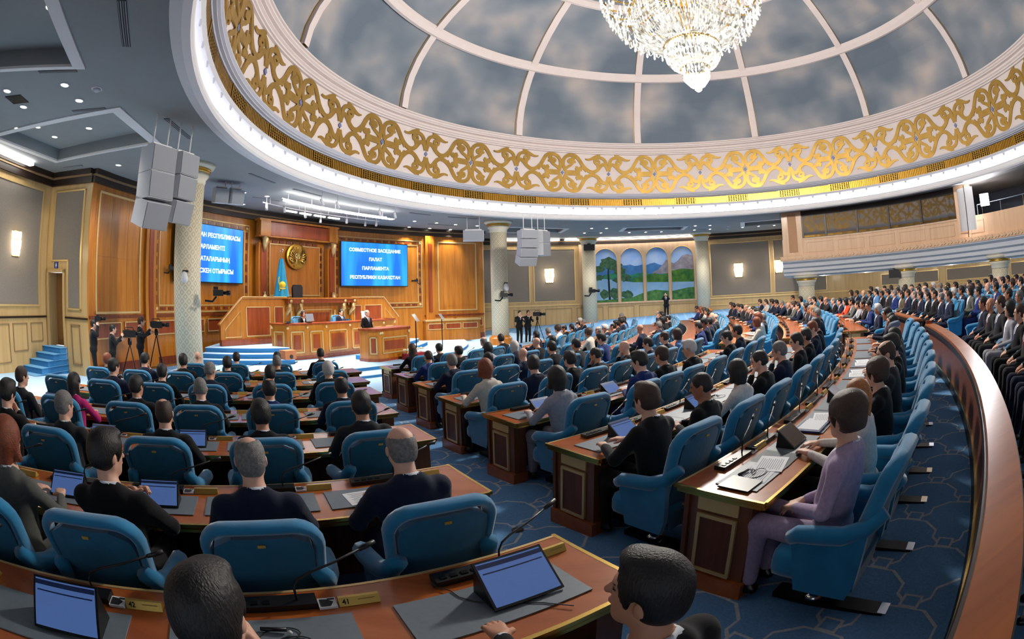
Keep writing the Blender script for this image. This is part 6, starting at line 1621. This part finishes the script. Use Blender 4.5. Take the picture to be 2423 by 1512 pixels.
figure('chin_l', lean=0.14, yaw=R(16), pitch=R(-12), head_roll=R(-6), arms={-1: ((-0.22, 0.30, 0.80), (-0.06, 0.27, 1.05)), 1: ((0.26, 0.18, 0.77), (-0.02, 0.40, 0.80))}, hands={-1: dict(d=(0.25, -0.3, 0.9), n=(0.4, -0.9, 0), side=1, curl=0.9)})
figure('wdesk', lean=0.10, female=True, yaw=R(-10))
figure('wlap', lean=-0.02, female=True, yaw=R(-12), arms={1: ((0.23, 0.0, 0.74), (0.05, 0.24, 0.66)), -1: ((-0.23, 0.0, 0.74), (-0.05, 0.25, 0.655))})
figure('stand', seated=False, lean=0.0, arms={1: ((0.25, -0.02, 1.16), (0.22, 0.10, 0.95)), -1: ((-0.25, -0.02, 1.16), (-0.22, 0.10, 0.95))}, hands={1: dict(n=(-1, 0, 0)), -1: dict(n=(1, 0, 0))})
figure('film', seated=False, lean=0.03, yaw=R(0), arms={1: ((0.27, 0.12, 1.22), (0.10, 0.34, 1.42)), -1: ((-0.25, 0.10, 1.18), (-0.08, 0.36, 1.30))}, hands={1: dict(n=(-1, 0, 0)), -1: dict(n=(1, 0, 0))})
figure('photo', seated=False, lean=0.02, arms={1: ((0.24, 0.14, 1.34), (0.09, 0.17, 1.60)), -1: ((-0.24, 0.16, 1.34), (-0.08, 0.20, 1.58))}, hands={1: dict(n=(-1, 0, 0)), -1: dict(n=(1, 0, 0))})
# close figures with finer hands
figure('hero_cheek', lean=0.16, yaw=R(-24), pitch=R(-10), head_roll=R(-4), vox=0.006, arms={1: ((0.24, 0.36, 0.80), (0.085, 0.25, 1.06)), -1: ((-0.27, 0.20, 0.77), (-0.05, 0.42, 0.80))}, hands={1: dict(d=(-0.12, -0.12, 0.95), n=(-0.9, -0.2, 0), side=-1, curl=0.25)})
figure('hero_table', lean=0.06, yaw=R(32), pitch=R(8), vox=0.006, arms={-1: ((-0.31, 0.24, 0.80), (-0.24, 0.50, 0.885)), 1: ((0.27, 0.05, 0.76), (0.14, 0.26, 0.68))}, hands={-1: dict(d=(0.12, 0.98, -0.12), n=(0, -0.1, -1), curl=0.35)})
figure('hero_clasp', lean=0.08, yaw=R(-34), pitch=R(-6), vox=0.007, arms={1: ((0.27, 0.22, 0.79), (0.055, 0.40, 0.86)), -1: ((-0.22, 0.22, 0.79), (-0.02, 0.42, 0.86))}, hands={1: dict(d=(-0.6, 0.5, 0.5), n=(-0.6, -0.2, -0.5), curl=1.1), -1: dict(d=(0.6, 0.5, 0.5), n=(0.6, -0.2, -0.5), curl=1.1)})
# ================================================================== who sits where
rs = random.Random(21)
BLOCKS = {'L': 'flag-side block', 'R': 'middle block', 'T': 'mural-side block', 'V': 'beyond rail', 'W': 'under mural-side balcony'}
SEATS = []            # (block, row, seat number from the aisle, phi)
def hairw(h, c): return 'bald-headed' if h == 'bald' else ('person' if h == 'hat' else f'{HAIRN[h]} {HAIRCN[c]}-haired')
def sitter(block, rowk, rown, n, rho_seat, phi, st, simple=False, chair=True):
    z = fz(rho_seat) - (0.09 if st and st[0] == 'hero_table' else 0.0); pos = P(rho_seat, phi, z); face = R(phi) + PI / 2
    seat_w = f'{ORD[n]} seat from aisle'
    if chair: place_chair(block, rown, seat_w, pos, face, simple)
    if st is None: return
    fig, hair, hc_, suit = st[:4]
    if (block in 'TVW' or (rowk in tuple('EFG'))) and not fig.startswith('hero'): fig += '_far'
    skin = st[4] if len(st) > 4 else 0
    lab = f'{hairw(hair, hc_)} person in {SUITN[suit]}, {rown}, {seat_w}, {BLOCKS[block]}' if hair != 'hat' else f'person in grey cap and {SUITN[suit]}, {rown}, {seat_w}, {BLOCKS[block]}'
    person(fig, hair, hc_, suit, pos, face + R(rs.uniform(-5, 5)), lab, 'people seated in the ' + BLOCKN[block], skin, rs.randrange(4), 0.97 + rs.uniform(-0.03, 0.03) if not fig.startswith('hero') else 1.0)
MEN = [('short', 'd'), ('short', 'd'), ('full', 'd'), ('crop', 'd'), ('short', 'r'), ('short', 'g'), ('balding', 'd'), ('balding', 'g'), ('fringe', 'g'), ('crop', 'g'), ('full', 'w'), ('bald', 'd'), ('full', 'd'), ('short', 'd')]
WOM = [('bob', 'd'), ('bob', 'r'), ('long', 'd'), ('wavy', 'r'), ('tied', 'd'), ('bob', 'c'), ('tied', 'r')]
def rnd_style(kind):
    if rs.random() < 0.22:
        h, c = rs.choice(WOM); return ('wdesk' if kind == 'desk' else 'wlap', h, c, rs.choice('kkcnylweb'), rs.choice((0, 0, 1)))
    h, c = rs.choice(MEN)
    f = rs.choice(['desk', 'desk_r', 'desk_l', 'desk', 'lap', 'lap_r', 'chin_r', 'chin_l']) if kind == 'desk' else rs.choice(['lap', 'lap_r', 'lap', 'lap_r'])
    return (f, h, c, rs.choice('kkknnnccu'), rs.choice((0, 0, 1, 1, 2)))
LSEATS = {
 'A': [(-58.3, ('hero_table', 'full', 'd', 'k', 1)), (-60.55, ('hero_cheek', 'full', 'd', 'n', 0)), (-62.50, None), (-64.5, None)],
 'B': [(-58.4, ('desk', 'fringe', 'g', 'n', 0)), (-60.3, ('desk', 'balding', 'g', 'n', 0)), (-62.2, ('hero_clasp', 'full', 'd', 'k', 0)), (-63.9, ('wdesk', 'bob', 'c', 'e', 0)), (-65.8, ('desk_r', 'short', 'd', 'k', 0)), (-67.8, ('desk', 'short', 'g', 'c', 1))],
 'C': [(-58.0, ('desk', 'short', 'd', 'c', 1)), (-60.1, ('desk', 'full', 'd', 'k', 1)), (-62.2, ('desk', 'balding', 'r', 'k', 0)), (-64.7, ('desk_r', 'short', 'g', 'c', 0)), (-66.6, ('chin_r', 'full', 'd', 'k', 0)), (-68.9, ('desk_r', 'short', 'r', 'e', 0)), (-71, ('desk', 'short', 'd', 'n', 1))],
 'D': [(-57.6, ('desk', 'balding', 'd', 'n', 1)), (-59.8, ('desk', 'balding', 'd', 'u', 1)), (-61.9, ('desk', 'crop', 'g', 'k', 0)), (-64.0, ('desk_r', 'short', 'd', 'k', 1)), (-66.4, ('wdesk', 'long', 'd', 'p', 0)), (-68.8, ('desk_r', 'short', 'r', 'c', 0))],
 'E': [(-57.1, ('desk', 'full', 'w', 'k', 0)), (-59.6, ('desk', 'short', 'd', 'k', 1)), (-62.2, ('desk_r', 'crop', 'g', 'n', 1)), (-64.4, ('desk', 'short', 'd', 'k', 0)), (-66.8, ('desk_r', 'short', 'd', 'n', 0)), (-69.2, None)],
 'F': [(-56.2, None), (-59.0, ('desk', 'crop', 'g', 'k', 1)), (-61.8, ('desk', 'full', 'd', 'k', 0)), (-64.4, ('desk', 'short', 'd', 'k', 1)), (-66.9, ('chin_r', 'short', 'd', 'n', 0)), (-69.4, ('desk_r', 'short', 'c', 'k', 0))],
 'G': [(-55.3, ('desk', 'crop', 'd', 'k', 1)), (-58.6, ('desk', 'short', 'd', 'k', 1)), (-61.7, ('desk', 'short', 'd', 'k', 0)), (-64.7, ('desk', 'bald', 'd', 'n', 0))]}
def rowtxt(k): return f'{ROWN[k]} row from stage'
for k, lst in LSEATS.items():
    for i, (phi, st) in enumerate(lst):
        sitter('L', k, rowtxt(k), i + 1, ROWF[k] + (1.02 if k != 'A' else 1.06 if i else 1.18), phi, st, chair=k != 'A'); SEATS.append(('L', k, i + 1, phi))
RSEATS = {
 'A': [(-54.6, ('wlap', 'wavy', 'r', 'v', 0)), (-52.9, ('wdesk', 'tied', 'y', 'w', 0)), (-51.1, ('wdesk', 'wavy', 'r', 'k', 0)), (-49.6, ('desk_l', 'balding', 'r', 'c', 0)), (-47.9, ('desk_l', 'full', 'd', 'k', 0)), (-46.1, ('desk', 'short', 'd', 'n', 0)), (-44.3, ('desk_l', 'hat', 'd', 'e', 0)), (-42.5, ('desk', 'crop', 'd', 'n', 2)), (-40.6, ('desk_l', 'short', 'd', 'k', 0)), (-38.6, ('desk', 'short', 'd', 'n', 1))],
 'B': [(-54.0, ('desk', 'full', 'r', 'k', 0)), (-52.2, ('desk_l', 'crop', 'd', 'k', 2)), (-50.5, ('wdesk', 'bob', 'd', 'w', 0)), (-48.7, ('chin_l', 'crop', 'd', 'k', 0)), (-46.9, ('chin_l', 'short', 'g', 'n', 0)), (-45.0, ('desk_l', 'short', 'd', 'k', 0)), (-43.1, ('desk', 'short', 'd', 'k', 1)), (-41.2, ('desk_l', 'short', 'c', 'n', 0)), (-39.2, ('desk', 'short', 'd', 'k', 0))],
 'C': [(-52.8, ('wdesk', 'bob', 'd', 'y', 0)), (-50.6, None), (-49.3, ('desk_l', 'full', 'd', 'u', 0)), (-47.9, ('desk', 'short', 'r', 'k', 1)), (-45.9, ('desk_l', 'full', 'w', 'k', 1)), (-43.8, None), (-41.6, ('desk_l', 'short', 'd', 'k', 0)), (-39.6, ('desk', 'short', 'd', 'n', 1))],
 'D': [(-52.5, ('wdesk', 'bob', 'c', 'l', 0)), (-50.4, ('desk_r', 'full', 'd', 'n', 0)), (-48.4, ('desk', 'full', 'd', 'k', 0)), (-46.6, ('chin_l', 'crop', 'd', 'k', 1)), (-44.3, ('chin_l', 'bald', 'd', 'k', 0)), (-42.3, ('desk_l', 'short', 'd', 'n', 0)), (-40.2, ('desk', 'crop', 'r', 'n', 0)), (-38.2, ('wdesk', 'bob', 'r', 'b', 0))],
 'E': [(-51.1, ('desk', 'short', 'g', 'n', 0)), (-49.0, ('desk', 'crop', 'd', 'n', 0)), (-46.7, ('desk', 'bald', 'd', 'n', 0)), (-44.4, ('desk', 'short', 'd', 'k', 0)), (-42.1, ('desk', 'short', 'd', 'c', 1)), (-39.2, ('desk_l', 'full', 'd', 'u', 0))],
 'F': [(-49.7, ('desk', 'crop', 'r', 'u', 1)), (-47.5, ('desk', 'balding', 'd', 'k', 1)), (-45.0, ('wdesk', 'bob', 'd', 'y', 0)), (-42.5, ('wdesk', 'bob', 'w', 'n', 0)), (-40.0, ('desk', 'bald', 'd', 'k', 0)), (-38.0, ('desk_r', 'short', 'd', 'n', 0))],
 'G': [(-47.6, ('wdesk', 'long', 'r', 'k', 0)), (-45.0, ('desk', 'short', 'd', 'k', 0)), (-42.2, None), (-39.8, ('desk', 'fringe', 'g', 'n', 0)), (-37.4, ('desk_r', 'short', 'd', 'k', 0))]}
for k, lst in RSEATS.items():
    for i, (phi, st) in enumerate(lst):
        sitter('R', k, rowtxt(k), i + 1, ROWF[k] + 1.02, phi, st); SEATS.append(('R', k, i + 1, phi))
for k, far in ROWS:
    n = 0; phi = PHI_3[k] + math.degrees(0.55 / far)
    while phi < PHI_32[k]:
        n += 1
        st = rnd_style('desk') if rs.random() < 0.93 else None
        if k == 'A' and n == 6: st = ('wdesk', 'bob', 'd', 'o', 0)
        if k == 'A' and n in (3, 4): st = ('wdesk', 'tied', 'd', 'y', 0) if n == 4 else ('desk', 'short', 'd', 'k', 1)
        if k == 'B' and n == 2: st = ('desk', 'full', 'g', 'e', 0)
        if k == 'B' and n == 3: st = ('wdesk', 'bob', 'y', 'b', 0)
        sitter('T', k, rowtxt(k), n, far + 1.02, phi, st, simple=True); SEATS.append(('T', k, n, phi))
        phi += math.degrees(0.84 / (far + 1))
# gallery behind the rail
GAL = [28.68, 29.62, 30.56, 31.5, 32.44]
for i, rho in enumerate(GAL):
    for part, (p0, p1) in enumerate(((-37.6, -57.0 if i == 0 else -48.5), (-33.0, -13.0 if i < 3 else -24.0))):
        phi = p0; n = 0; sg = -1 if part == 0 else 1
        while (phi - p1) * sg < 0:
            n += 1; st = rnd_style('gallery') if not (i == 0 and part == 0 and n == 1) else None
            if part == 0 and i == 0 and n == 5: st = ('wlap', 'bob', 'd', 'y', 0)
            if part == 1 and i == 0 and n == 8: st = ('wlap', 'long', 'r', 's', 0)
            sitter('V', None, f'{ORD[i + 1]} gallery row', n, rho, phi, st, simple=True) if part == 0 else sitter('W', None, f'{ORD[i + 1]} gallery row', n, rho, phi, st, simple=True)
            phi += sg * math.degrees(0.66 / rho)
# ================================================================== people on and around the stage
hall_face = R(AX) + PI / 2
person('stand', 'fringe', 'g', 'k', A(13.35, -0.55, -0.30), hall_face, 'balding speaker in dark suit and tie standing at the lectern', None, 0, 0)
q = MB(); q.box((0, 0, 0), (1.2, 0.7, 0.16)); ob = q.build('floor_riser', M_STAGEC); ob.location = A(13.35, -0.3, -0.38); ob.rotation_euler = (0, 0, R(AX) - PI / 2); struct(ob)
for tt, st, lab in ((-1.75, ('wdesk', 'bob', 'r', 'k'), 'brown-haired clerk behind a monitor at the presidium desk'), (0.45, ('lap', 'short', 'd', 'n'), 'dark-haired man in navy suit seated behind the presidium desk')):
    pos = A(16.05, tt, 0.05); place_chair('L', 'behind the presidium desk', 'clerk seat' if tt < 0 else 'deputy seat', pos, hall_face, True)
    bpy.context.view_layer.update()
    person(st[0], st[1], st[2], st[3], pos, hall_face, lab, None, 0, 0)
for o in bpy.data.objects:
    if o.get('label', '').startswith('blue velvet armchair, behind the presidium'): o['label'] = 'blue velvet armchair under the ' + ('clerk with the monitor' if 'clerk' in o['label'] else 'man in navy at the presidium desk')
def aim(p, tgt): d = Vector(tgt) - Vector(p); return math.atan2(d.y, d.x) - PI / 2
def tripod_camera(label, p, tgt, h, s=1.0):
    t = thing('video_camera', label, 'camera', p, aim(p, tgt), 'video cameras on tripods')
    for k in range(3):
        a = 2 * PI * k / 3 + 0.4; q = MB(); q.tube([(0, 0, h - 0.2), (0.42 * math.cos(a), 0.42 * math.sin(a), 0.0)], 0.018, 6); q.build('tripod_leg', M_BLACKM, t)
    q = MB(); q.lathe((0, 0, h - 0.22), [(0.06, 0), (0.07, 0.1), (0.05, 0.2)], 10); q.build('tripod_head', M_BLACKM, t)
    q = MB(); q.box((0, 0, h + 0.10), (0.15, 0.42, 0.20)); q.build('body', M_BLACK, t)
    q = MB(); q.tube([(0, 0.2, h + 0.1), (0, 0.32, h + 0.1), (0, 0.34, h + 0.1), (0, 0.46, h + 0.1)], [0.055, 0.055, 0.07, 0.075], 12); q.build('lens_barrel', M_BLACKM, t, True)
    q = MB(); q.tube([(0, 0.15, h + 0.2), (0, 0.12, h + 0.28), (0, -0.12, h + 0.28), (0, -0.15, h + 0.2)], 0.014, 6); q.build('handle', M_BLACK, t)
    q = MB(); q.box((-0.12, -0.05, h + 0.18), (0.08, 0.12, 0.07)); q.build('viewfinder', M_BLACK, t)
    return t
tgt = A(12.75, 0, 1.2)
p = Vector((-11.75, 9.9, fz(14.0))); person('photo', 'short', 'd', 'k', p, aim(p, tgt), 'cameraman in black raising a camera beside the return wall corner', 'camera crew', 0, 3, 1.04)
t = thing('hand_camera', 'black camera held up by the cameraman beside the return wall', 'camera', p + Vector((0, 0, 1.72)), aim(p, tgt))
q = MB(); q.box((0, 0.20, 0.12), (0.16, 0.20, 0.13)); q.build('body', M_BLACK, t); q = MB(); q.tube([(0, 0.3, 0.12), (0, 0.46, 0.12)], [0.045, 0.05], 10); q.build('lens_barrel', M_BLACKM, t, True)
q = MB(); q.box((0, 0.2, 0.21), (0.08, 0.08, 0.06)); q.build('flash_unit', M_BLACK, t)
p = Vector((-11.2, 10.25, fz(13.7))); person('film', 'short', 'd', 'k', p, aim(p, tgt), 'cameraman in black filming with a tripod camera before the stage wall', 'camera crew', 0, 3, 0.98)
tripod_camera('video camera on tripod between the two black-clad cameramen', p + Vector((0.35, 0.5, 0)), tgt, 1.35)
p = Vector((-11.35, 11.75, fz(12.4))); person('film', 'short', 'r', 'k', p, aim(p, tgt), 'tall cameraman in black with a tripod camera next to the left column', 'camera crew', 0, 3, 1.12)
tripod_camera('tall tripod video camera close to the left column', p + Vector((0.42, 0.42, 0)), tgt, 1.62)
p = Vector((0.28, 25.6, fz(13))); person('film', 'short', 'd', 'k', p, aim(p, (3, 20, 1)), 'cameraman in black at the tripod camera beside the stage column', 'camera crew', 0, 3, 1.0)
p = Vector((0.72, 25.9, fz(13))); person('film', 'short', 'd', 'k', p, aim(p, (4, 20, 1)), 'second black-clad camera operator standing close behind the stage column camera', 'camera crew', 1, 3, 1.0)
tripod_camera('video camera on tripod beside the stage column', Vector((1.2, 25.4, fz(13))), (6, 22, 1), 1.45, 1.1)
p = Vector((10.15, 32.0, fz(24))); person('photo', 'short', 'd', 'k', p, aim(p, (2, 18, 1)), 'photographer in black shooting in front of the mural', 'camera crew', 0, 3, 1.0)
# ================================================================== things on the desks
DESKS = {}
for o in bpy.data.objects:
    if o.name.split('.')[0] == 'desk_row':
        for k in ROWF:
            for b, bn in BLOCKN.items():
                if f'{ROWN[k]} row' in o['label'] and o['label'].endswith(bn): DESKS[(b, k)] = o
pad = MB(); pad.box((0, 0, 0.003), (0.30, 0.74, 0.006)); pad_me = pad.mesh('writing_pad', M_PAD)
# gooseneck microphone: x radial (toward the sitter), y to the sitter's right
cons = MB(); cons.box((0, 0, 0.014), (0.085, 0.40, 0.028)); cons_me = cons.mesh('console', M_BLACK)
btn = MB(); btn.box((0.012, 0, 0.030), (0.025, 0.03, 0.006)); btn_me = btn.mesh('button', M_BLACKM)
gn = MB(); gp = [(0, 0.12, 0.028), (0, 0.12, 0.09), (-0.005, 0.14, 0.125), (-0.02, 0.19, 0.145), (-0.05, 0.30, 0.165), (-0.09, 0.44, 0.20)]
gn.tube(gp, 0.0055, 6); gn_me = gn.mesh('gooseneck', M_BLACK, True)
cp = MB(); cp.tube([(-0.085, 0.425, 0.196), (-0.095, 0.46, 0.205), (-0.108, 0.50, 0.214)], [0.009, 0.012, 0.011], 8); cp_me = cp.mesh('capsule', M_BLACK, True)
pl = MB(); pl.prism([(-0.03, 0), (0.03, 0), (0.012, 0.035), (-0.004, 0.035)], 0.17, Matrix.Translation((0, 0.085, 0)) @ Matrix.Rotation(PI / 2, 4, 'X')); pl_me = pl.mesh('plate', M_PLATE)
ps = MB(); ps.box((0.0215, 0.03, 0.0185), (0.002, 0.085, 0.018)); 
cd = MB(); cd.box((0, 0, 0.006), (0.07, 0.075, 0.012)); cd_me = cd.mesh('card', M_PAPER)
ci = MB(); ci.prism([(-0.025, -0.03), (0.03, -0.03), (0.03, 0.01), (0.0, 0.025), (-0.02, 0.0)], 0.002, Matrix.Translation((0, 0, 0.0121))); ci.box((-0.022, 0.018, 0.013), (0.012, 0.03, 0.001)); ci_me = ci.mesh('print', M_INK)
M_TAB = mat('tablet_screen', (60, 86, 140), 0.15, emit=(86, 116, 176), estr=0.35, var=0.1, scale=6); M_TABD = mat('tablet_dark', (20, 22, 32), 0.15)
MIC = PLT = CRD = None
def at_desk(b, k, phi, dr, dy, dz=0.0):
    far = ROWF[k]; zf = fz(far + 0.3) + 0.752 + dz
    return P(far + dr, phi, zf) + Vector((-math.sin(R(phi)), math.cos(R(phi)), 0)) * dy
def words(b, k, n): return f'{ORD[n]} seat, {ROWN[k]} row, {BLOCKN[b]}'
def tablet(b, k, n, phi, dy=0.1, dr=0.36, dark=False, big=1.0, lab='dark tablet propped on its folding cover'):
    t = thing('tablet', f'{lab}, {words(b, k, n)}', 'tablet', at_desk(b, k, phi, dr, dy), R(phi), 'tablets on the desks')
    M = Matrix.Translation((-0.02, 0, 0.075 * big)) @ Matrix.Rotation(R(38), 4, 'Y')
    q = MB(); q.box((0, 0, 0), (0.20 * big, 0.28 * big, 0.010), M=M); q.build('case', M_BLACK, t)
    q = MB(); q.box((0, 0, 0.006), (0.18 * big, 0.26 * big, 0.002), M=M); s_ = q.build('display', M_TABD if dark else M_TAB, t)
    if not dark:
        q = MB(); q.box((-0.075 * big, 0, 0.0075), (0.018 * big, 0.26 * big, 0.001), M=M); q.box((-0.045 * big, 0, 0.0075), (0.006, 0.24 * big, 0.001), M=M); q.build('toolbar', mat('tablet_bar', (40, 58, 104), 0.3), t)
    q = MB(); q.prism([(-0.10 * big, 0), (0.06 * big, 0), (-0.09 * big, 0.125 * big)], 0.27 * big, Matrix.Translation((-0.0, 0.135 * big, 0.001)) @ Matrix.Rotation(PI / 2, 4, 'X')); q.build('folding_stand', M_BLACK, t)
    return t
def papers(b, k, n, phi, dy=0.0, dr=0.36, m=2, lab='white printed sheets lying'):
    t = thing('papers', f'{lab} on the desk, {words(b, k, n)}', 'papers', at_desk(b, k, phi, dr, dy, 0.006), R(phi) + 0.1, 'papers on the desks')
    for i in range(m):
        q = MB(); q.box((0, 0, 0), (0.21, 0.297, 0.002)); ob = q.build('sheet', M_PAPER, t); ob.location = (0.03 * i, 0.20 * i - 0.1 * (m - 1), 0.0021 * i + 0.001); ob.rotation_euler = (0, 0, 0.12 * i)
        q = MB()
        for j in range(11): q.box((-0.08 + 0.0155 * j, -0.01, 0.0012), (0.004, 0.22 - 0.02 * (j % 3), 0.0004))
        q.build('print', mat('grey_ink', (120, 122, 130), 0.8), ob)
    return t
def earphone(b, k, n, phi, dy=0.0, dr=0.3):
    t = thing('earphone', f'black earphone with coiled cable on the desk, {words(b, k, n)}', 'earphone', at_desk(b, k, phi, dr, dy, 0.008), R(phi), 'interpretation earphones')
    q = MB(); q.tube([(0.06 * math.cos(a) + 0.01 * a, 0.09 * math.sin(a) + 0.006 * a, 0.003) for a in [0.4 * i for i in range(26)]], 0.0025, 5); q.build('cable', M_BLACK, t)
    q = MB(); q.tube([(-0.02, -0.05, 0.01), (0.0, 0.05, 0.014)], 0.009, 8); q.build('ear_hook', M_BLACK, t, True); q = MB(); q.sphere((0.02, 0.06, 0.012), 0.011, 8, 6); q.build('earbud', M_SPKS, t, True)
TAB = {('L', 'A', 1), ('L', 'A', 3), ('L', 'A', 4), ('L', 'B', 3), ('L', 'B', 4), ('L', 'C', 4), ('L', 'C', 3), ('L', 'D', 6), ('R', 'C', 1), ('R', 'E', 1), ('R', 'F', 1), ('R', 'B', 1), ('R', 'A', 2), ('R', 'A', 4), ('R', 'C', 3), ('R', 'B', 3), ('L', 'E', 1)}
PAP = {('R', 'A', 1), ('R', 'A', 3), ('R', 'B', 2), ('R', 'C', 4), ('L', 'B', 1), ('L', 'F', 1), ('R', 'D', 4), ('R', 'C', 5), ('R', 'A', 6), ('R', 'A', 7), ('L', 'E', 3)}
EAR = {('L', 'A', 2), ('L', 'B', 1), ('R', 'A', 1), ('R', 'C', 3), ('L', 'C', 1), ('R', 'B', 4), ('R', 'D', 2)}
num = 40
for b, k, n, phi in SEATS:
    if b == 'T' and k not in 'ABC': continue
    c = phi if b == 'L' else max(phi, (PHI_R if b == 'R' else PHI_3)[k] + math.degrees(0.47 / ROWF[k]))
    if b == 'L': c = min(phi, PHI_L[k] - math.degrees(0.47 / ROWF[k]))
    if b == 'L' and k == 'A': c = (-58.44, -60.46, -62.5, -64.5)[n - 1]
    if b != 'T':
        d = DESKS[(b, k)]; obj('writing_pad', pad_me, d, at_desk(b, k, c, 0.355, 0.0), (0, 0, R(c)))
    t = thing('microphone', f'black gooseneck microphone on its console, {words(b, k, n)}', 'microphone', at_desk(b, k, c, 0.10, 0.05), R(c), 'gooseneck microphones on the desks')
    obj('console', cons_me, t); obj('gooseneck', gn_me, t); obj('capsule', cp_me, t)
    if b != 'T' and k in 'AB':
        for j in range(4): obj('button', btn_me, t, (0, -0.16 + 0.05 * j, 0))
    if b == 'T': continue
    t = thing('nameplate', f'gold nameplate standing on the desk, {words(b, k, n)}', 'nameplate', at_desk(b, k, c, 0.12, 0.42), R(c), 'gold nameplates on the desks')
    obj('plate', pl_me, t)
    if b == 'L' and k in 'AB':
        v = {('A', 1): '40', ('A', 2): '41', ('A', 3): '42'}.get((k, n))
        if v:
            Mt = Matrix.Translation((0.0225, -0.055, 0.018)) @ Matrix.Rotation(R(90), 4, 'Z') @ Matrix.Rotation(R(62), 4, 'X')
            text('number', v, 0.032, Mt, M_INK, t, bold=0.0008)
            q = MB(); q.box((0, 0, 0), (0.07, 0.0015, 0.0008), M=Matrix.Translation((0.0225, 0.03, 0.024)) @ Matrix.Rotation(R(90), 4, 'Z') @ Matrix.Rotation(R(62), 4, 'X')); q.build('engraved_line', M_INK, t)
    if k in 'ABC':
        t = thing('voting_card', f'small white printed card beside the nameplate, {words(b, k, n)}', 'card', at_desk(b, k, c, 0.12, 0.29), R(c), 'cards beside the nameplates')
        obj('card', cd_me, t); obj('print', ci_me, t)
    if (b, k, n) in TAB: tablet(b, k, n, c, 0.12 if (b, k, n) != ('L', 'A', 4) else 0.3, 0.36, (b, k, n) in {('L', 'A', 4), ('R', 'A', 4), ('R', 'A', 2)}, 1.15 if k == 'A' and b == 'L' else 1.0)
    if (b, k, n) in PAP: papers(b, k, n, c, 0.0, 0.36, 2)
    if (b, k, n) in EAR: earphone(b, k, n, c, -0.15 if b == 'R' else 0.05, 0.3)
# closed dark folder under the earphone on the first middle desk
t = thing('folder', 'closed black folder on the aisle end of the desk beside printed sheets', 'folder', at_desk('R', 'A', -54.62, 0.36, 0.0, 0.004), R(-54.6))
q = MB(); q.box((0, 0, 0.006), (0.22, 0.20, 0.012)); q.build('cover', M_BLACK, t)
t = thing('folder', 'blue folder with white sheet before the ginger-haired woman', 'folder', at_desk('R', 'A', -51.6, 0.36, 0.0, 0.004), R(-51.6))
q = MB(); q.box((0, 0, 0.008), (0.24, 0.33, 0.016)); q.build('cover', mat('folder_blue', (28, 58, 110), 0.5), t); q = MB(); q.box((0, 0.02, 0.017), (0.2, 0.28, 0.002)); q.build('sheet', M_PAPER, t)
t = thing('cup', 'pale paper cup on a desk near the grey-haired sitter', 'cup', at_desk('L', 'D', -62.6, 0.2, 0.0), 0)
q = MB(); q.lathe((0, 0, 0), [(0.028, 0), (0.038, 0.095)], 14); q.build('wall', M_PAPER, t, True); q = MB(); q.lathe((0, 0, 0.095), [(0.040, 0), (0.040, 0.008), (0.034, 0.012)], 14); q.build('rim', M_PAPER, t)
# cables on the near desk
t = thing('charging_cable', 'thin black cable trailing over the grey pad of the nearest desk', 'cable', at_desk('L', 'A', -58.9, 0.2, 0.0, 0.010), R(-58.9))
q = MB(); q.tube([(-0.06, 0.05, 0.0), (0.0, 0.09, 0.0), (0.06, 0.10, 0.0), (0.12, 0.14, 0.0), (0.20, 0.26, 0.0), (0.27, 0.36, 0.0), (0.36, 0.44, 0.0)], 0.0025, 6); q.build('wire', M_BLACK, t); q = MB(); q.box((-0.07, 0.045, 0.002), (0.03, 0.012, 0.008)); q.build('plug', M_BLACK, t)
# floor sockets in the aisle
for i, (phi, rho) in enumerate(((-56.1, 25.4), (-55.4, 24.1), (-55.0, 22.6), (-54.5, 21.2), (-56.4, 26.6))):
    t = thing('floor_socket', f'small round black floor socket in the aisle by the {ORD[7 - i] if i < 4 else "last"} row end', 'socket', P(rho, phi, fz(rho)))
    q = MB(); q.lathe((0, 0, 0), [(0.055, 0), (0.055, 0.008), (0.045, 0.012)], 16); q.build('ring', M_BLACKM, t); q = MB(); q.lathe((0, 0, 0), [(0.04, 0.006), (0.04, 0.014), (0.0001, 0.015)], 16); q.build('lid', M_BLACK, t)
t = thing('handbag', 'pale beige handbag standing on the gallery floor by dark trousers', 'bag', P(28.35, -45.4, fz(28.3)), R(-45))
q = MB(); q.prism([(-0.12, 0), (0.12, 0), (0.10, 0.22), (-0.10, 0.22)], 0.10, Matrix.Translation((0, 0.05, 0)) @ Matrix.Rotation(PI / 2, 4, 'X')); q.build('body', mat('bag_beige', (196, 164, 124), 0.6), t)
q = MB(); q.tube([(-0.07, 0, 0.22), (-0.05, 0, 0.36), (0.05, 0, 0.36), (0.07, 0, 0.22)], 0.008, 6); q.build('handle', M_BLACK, t)
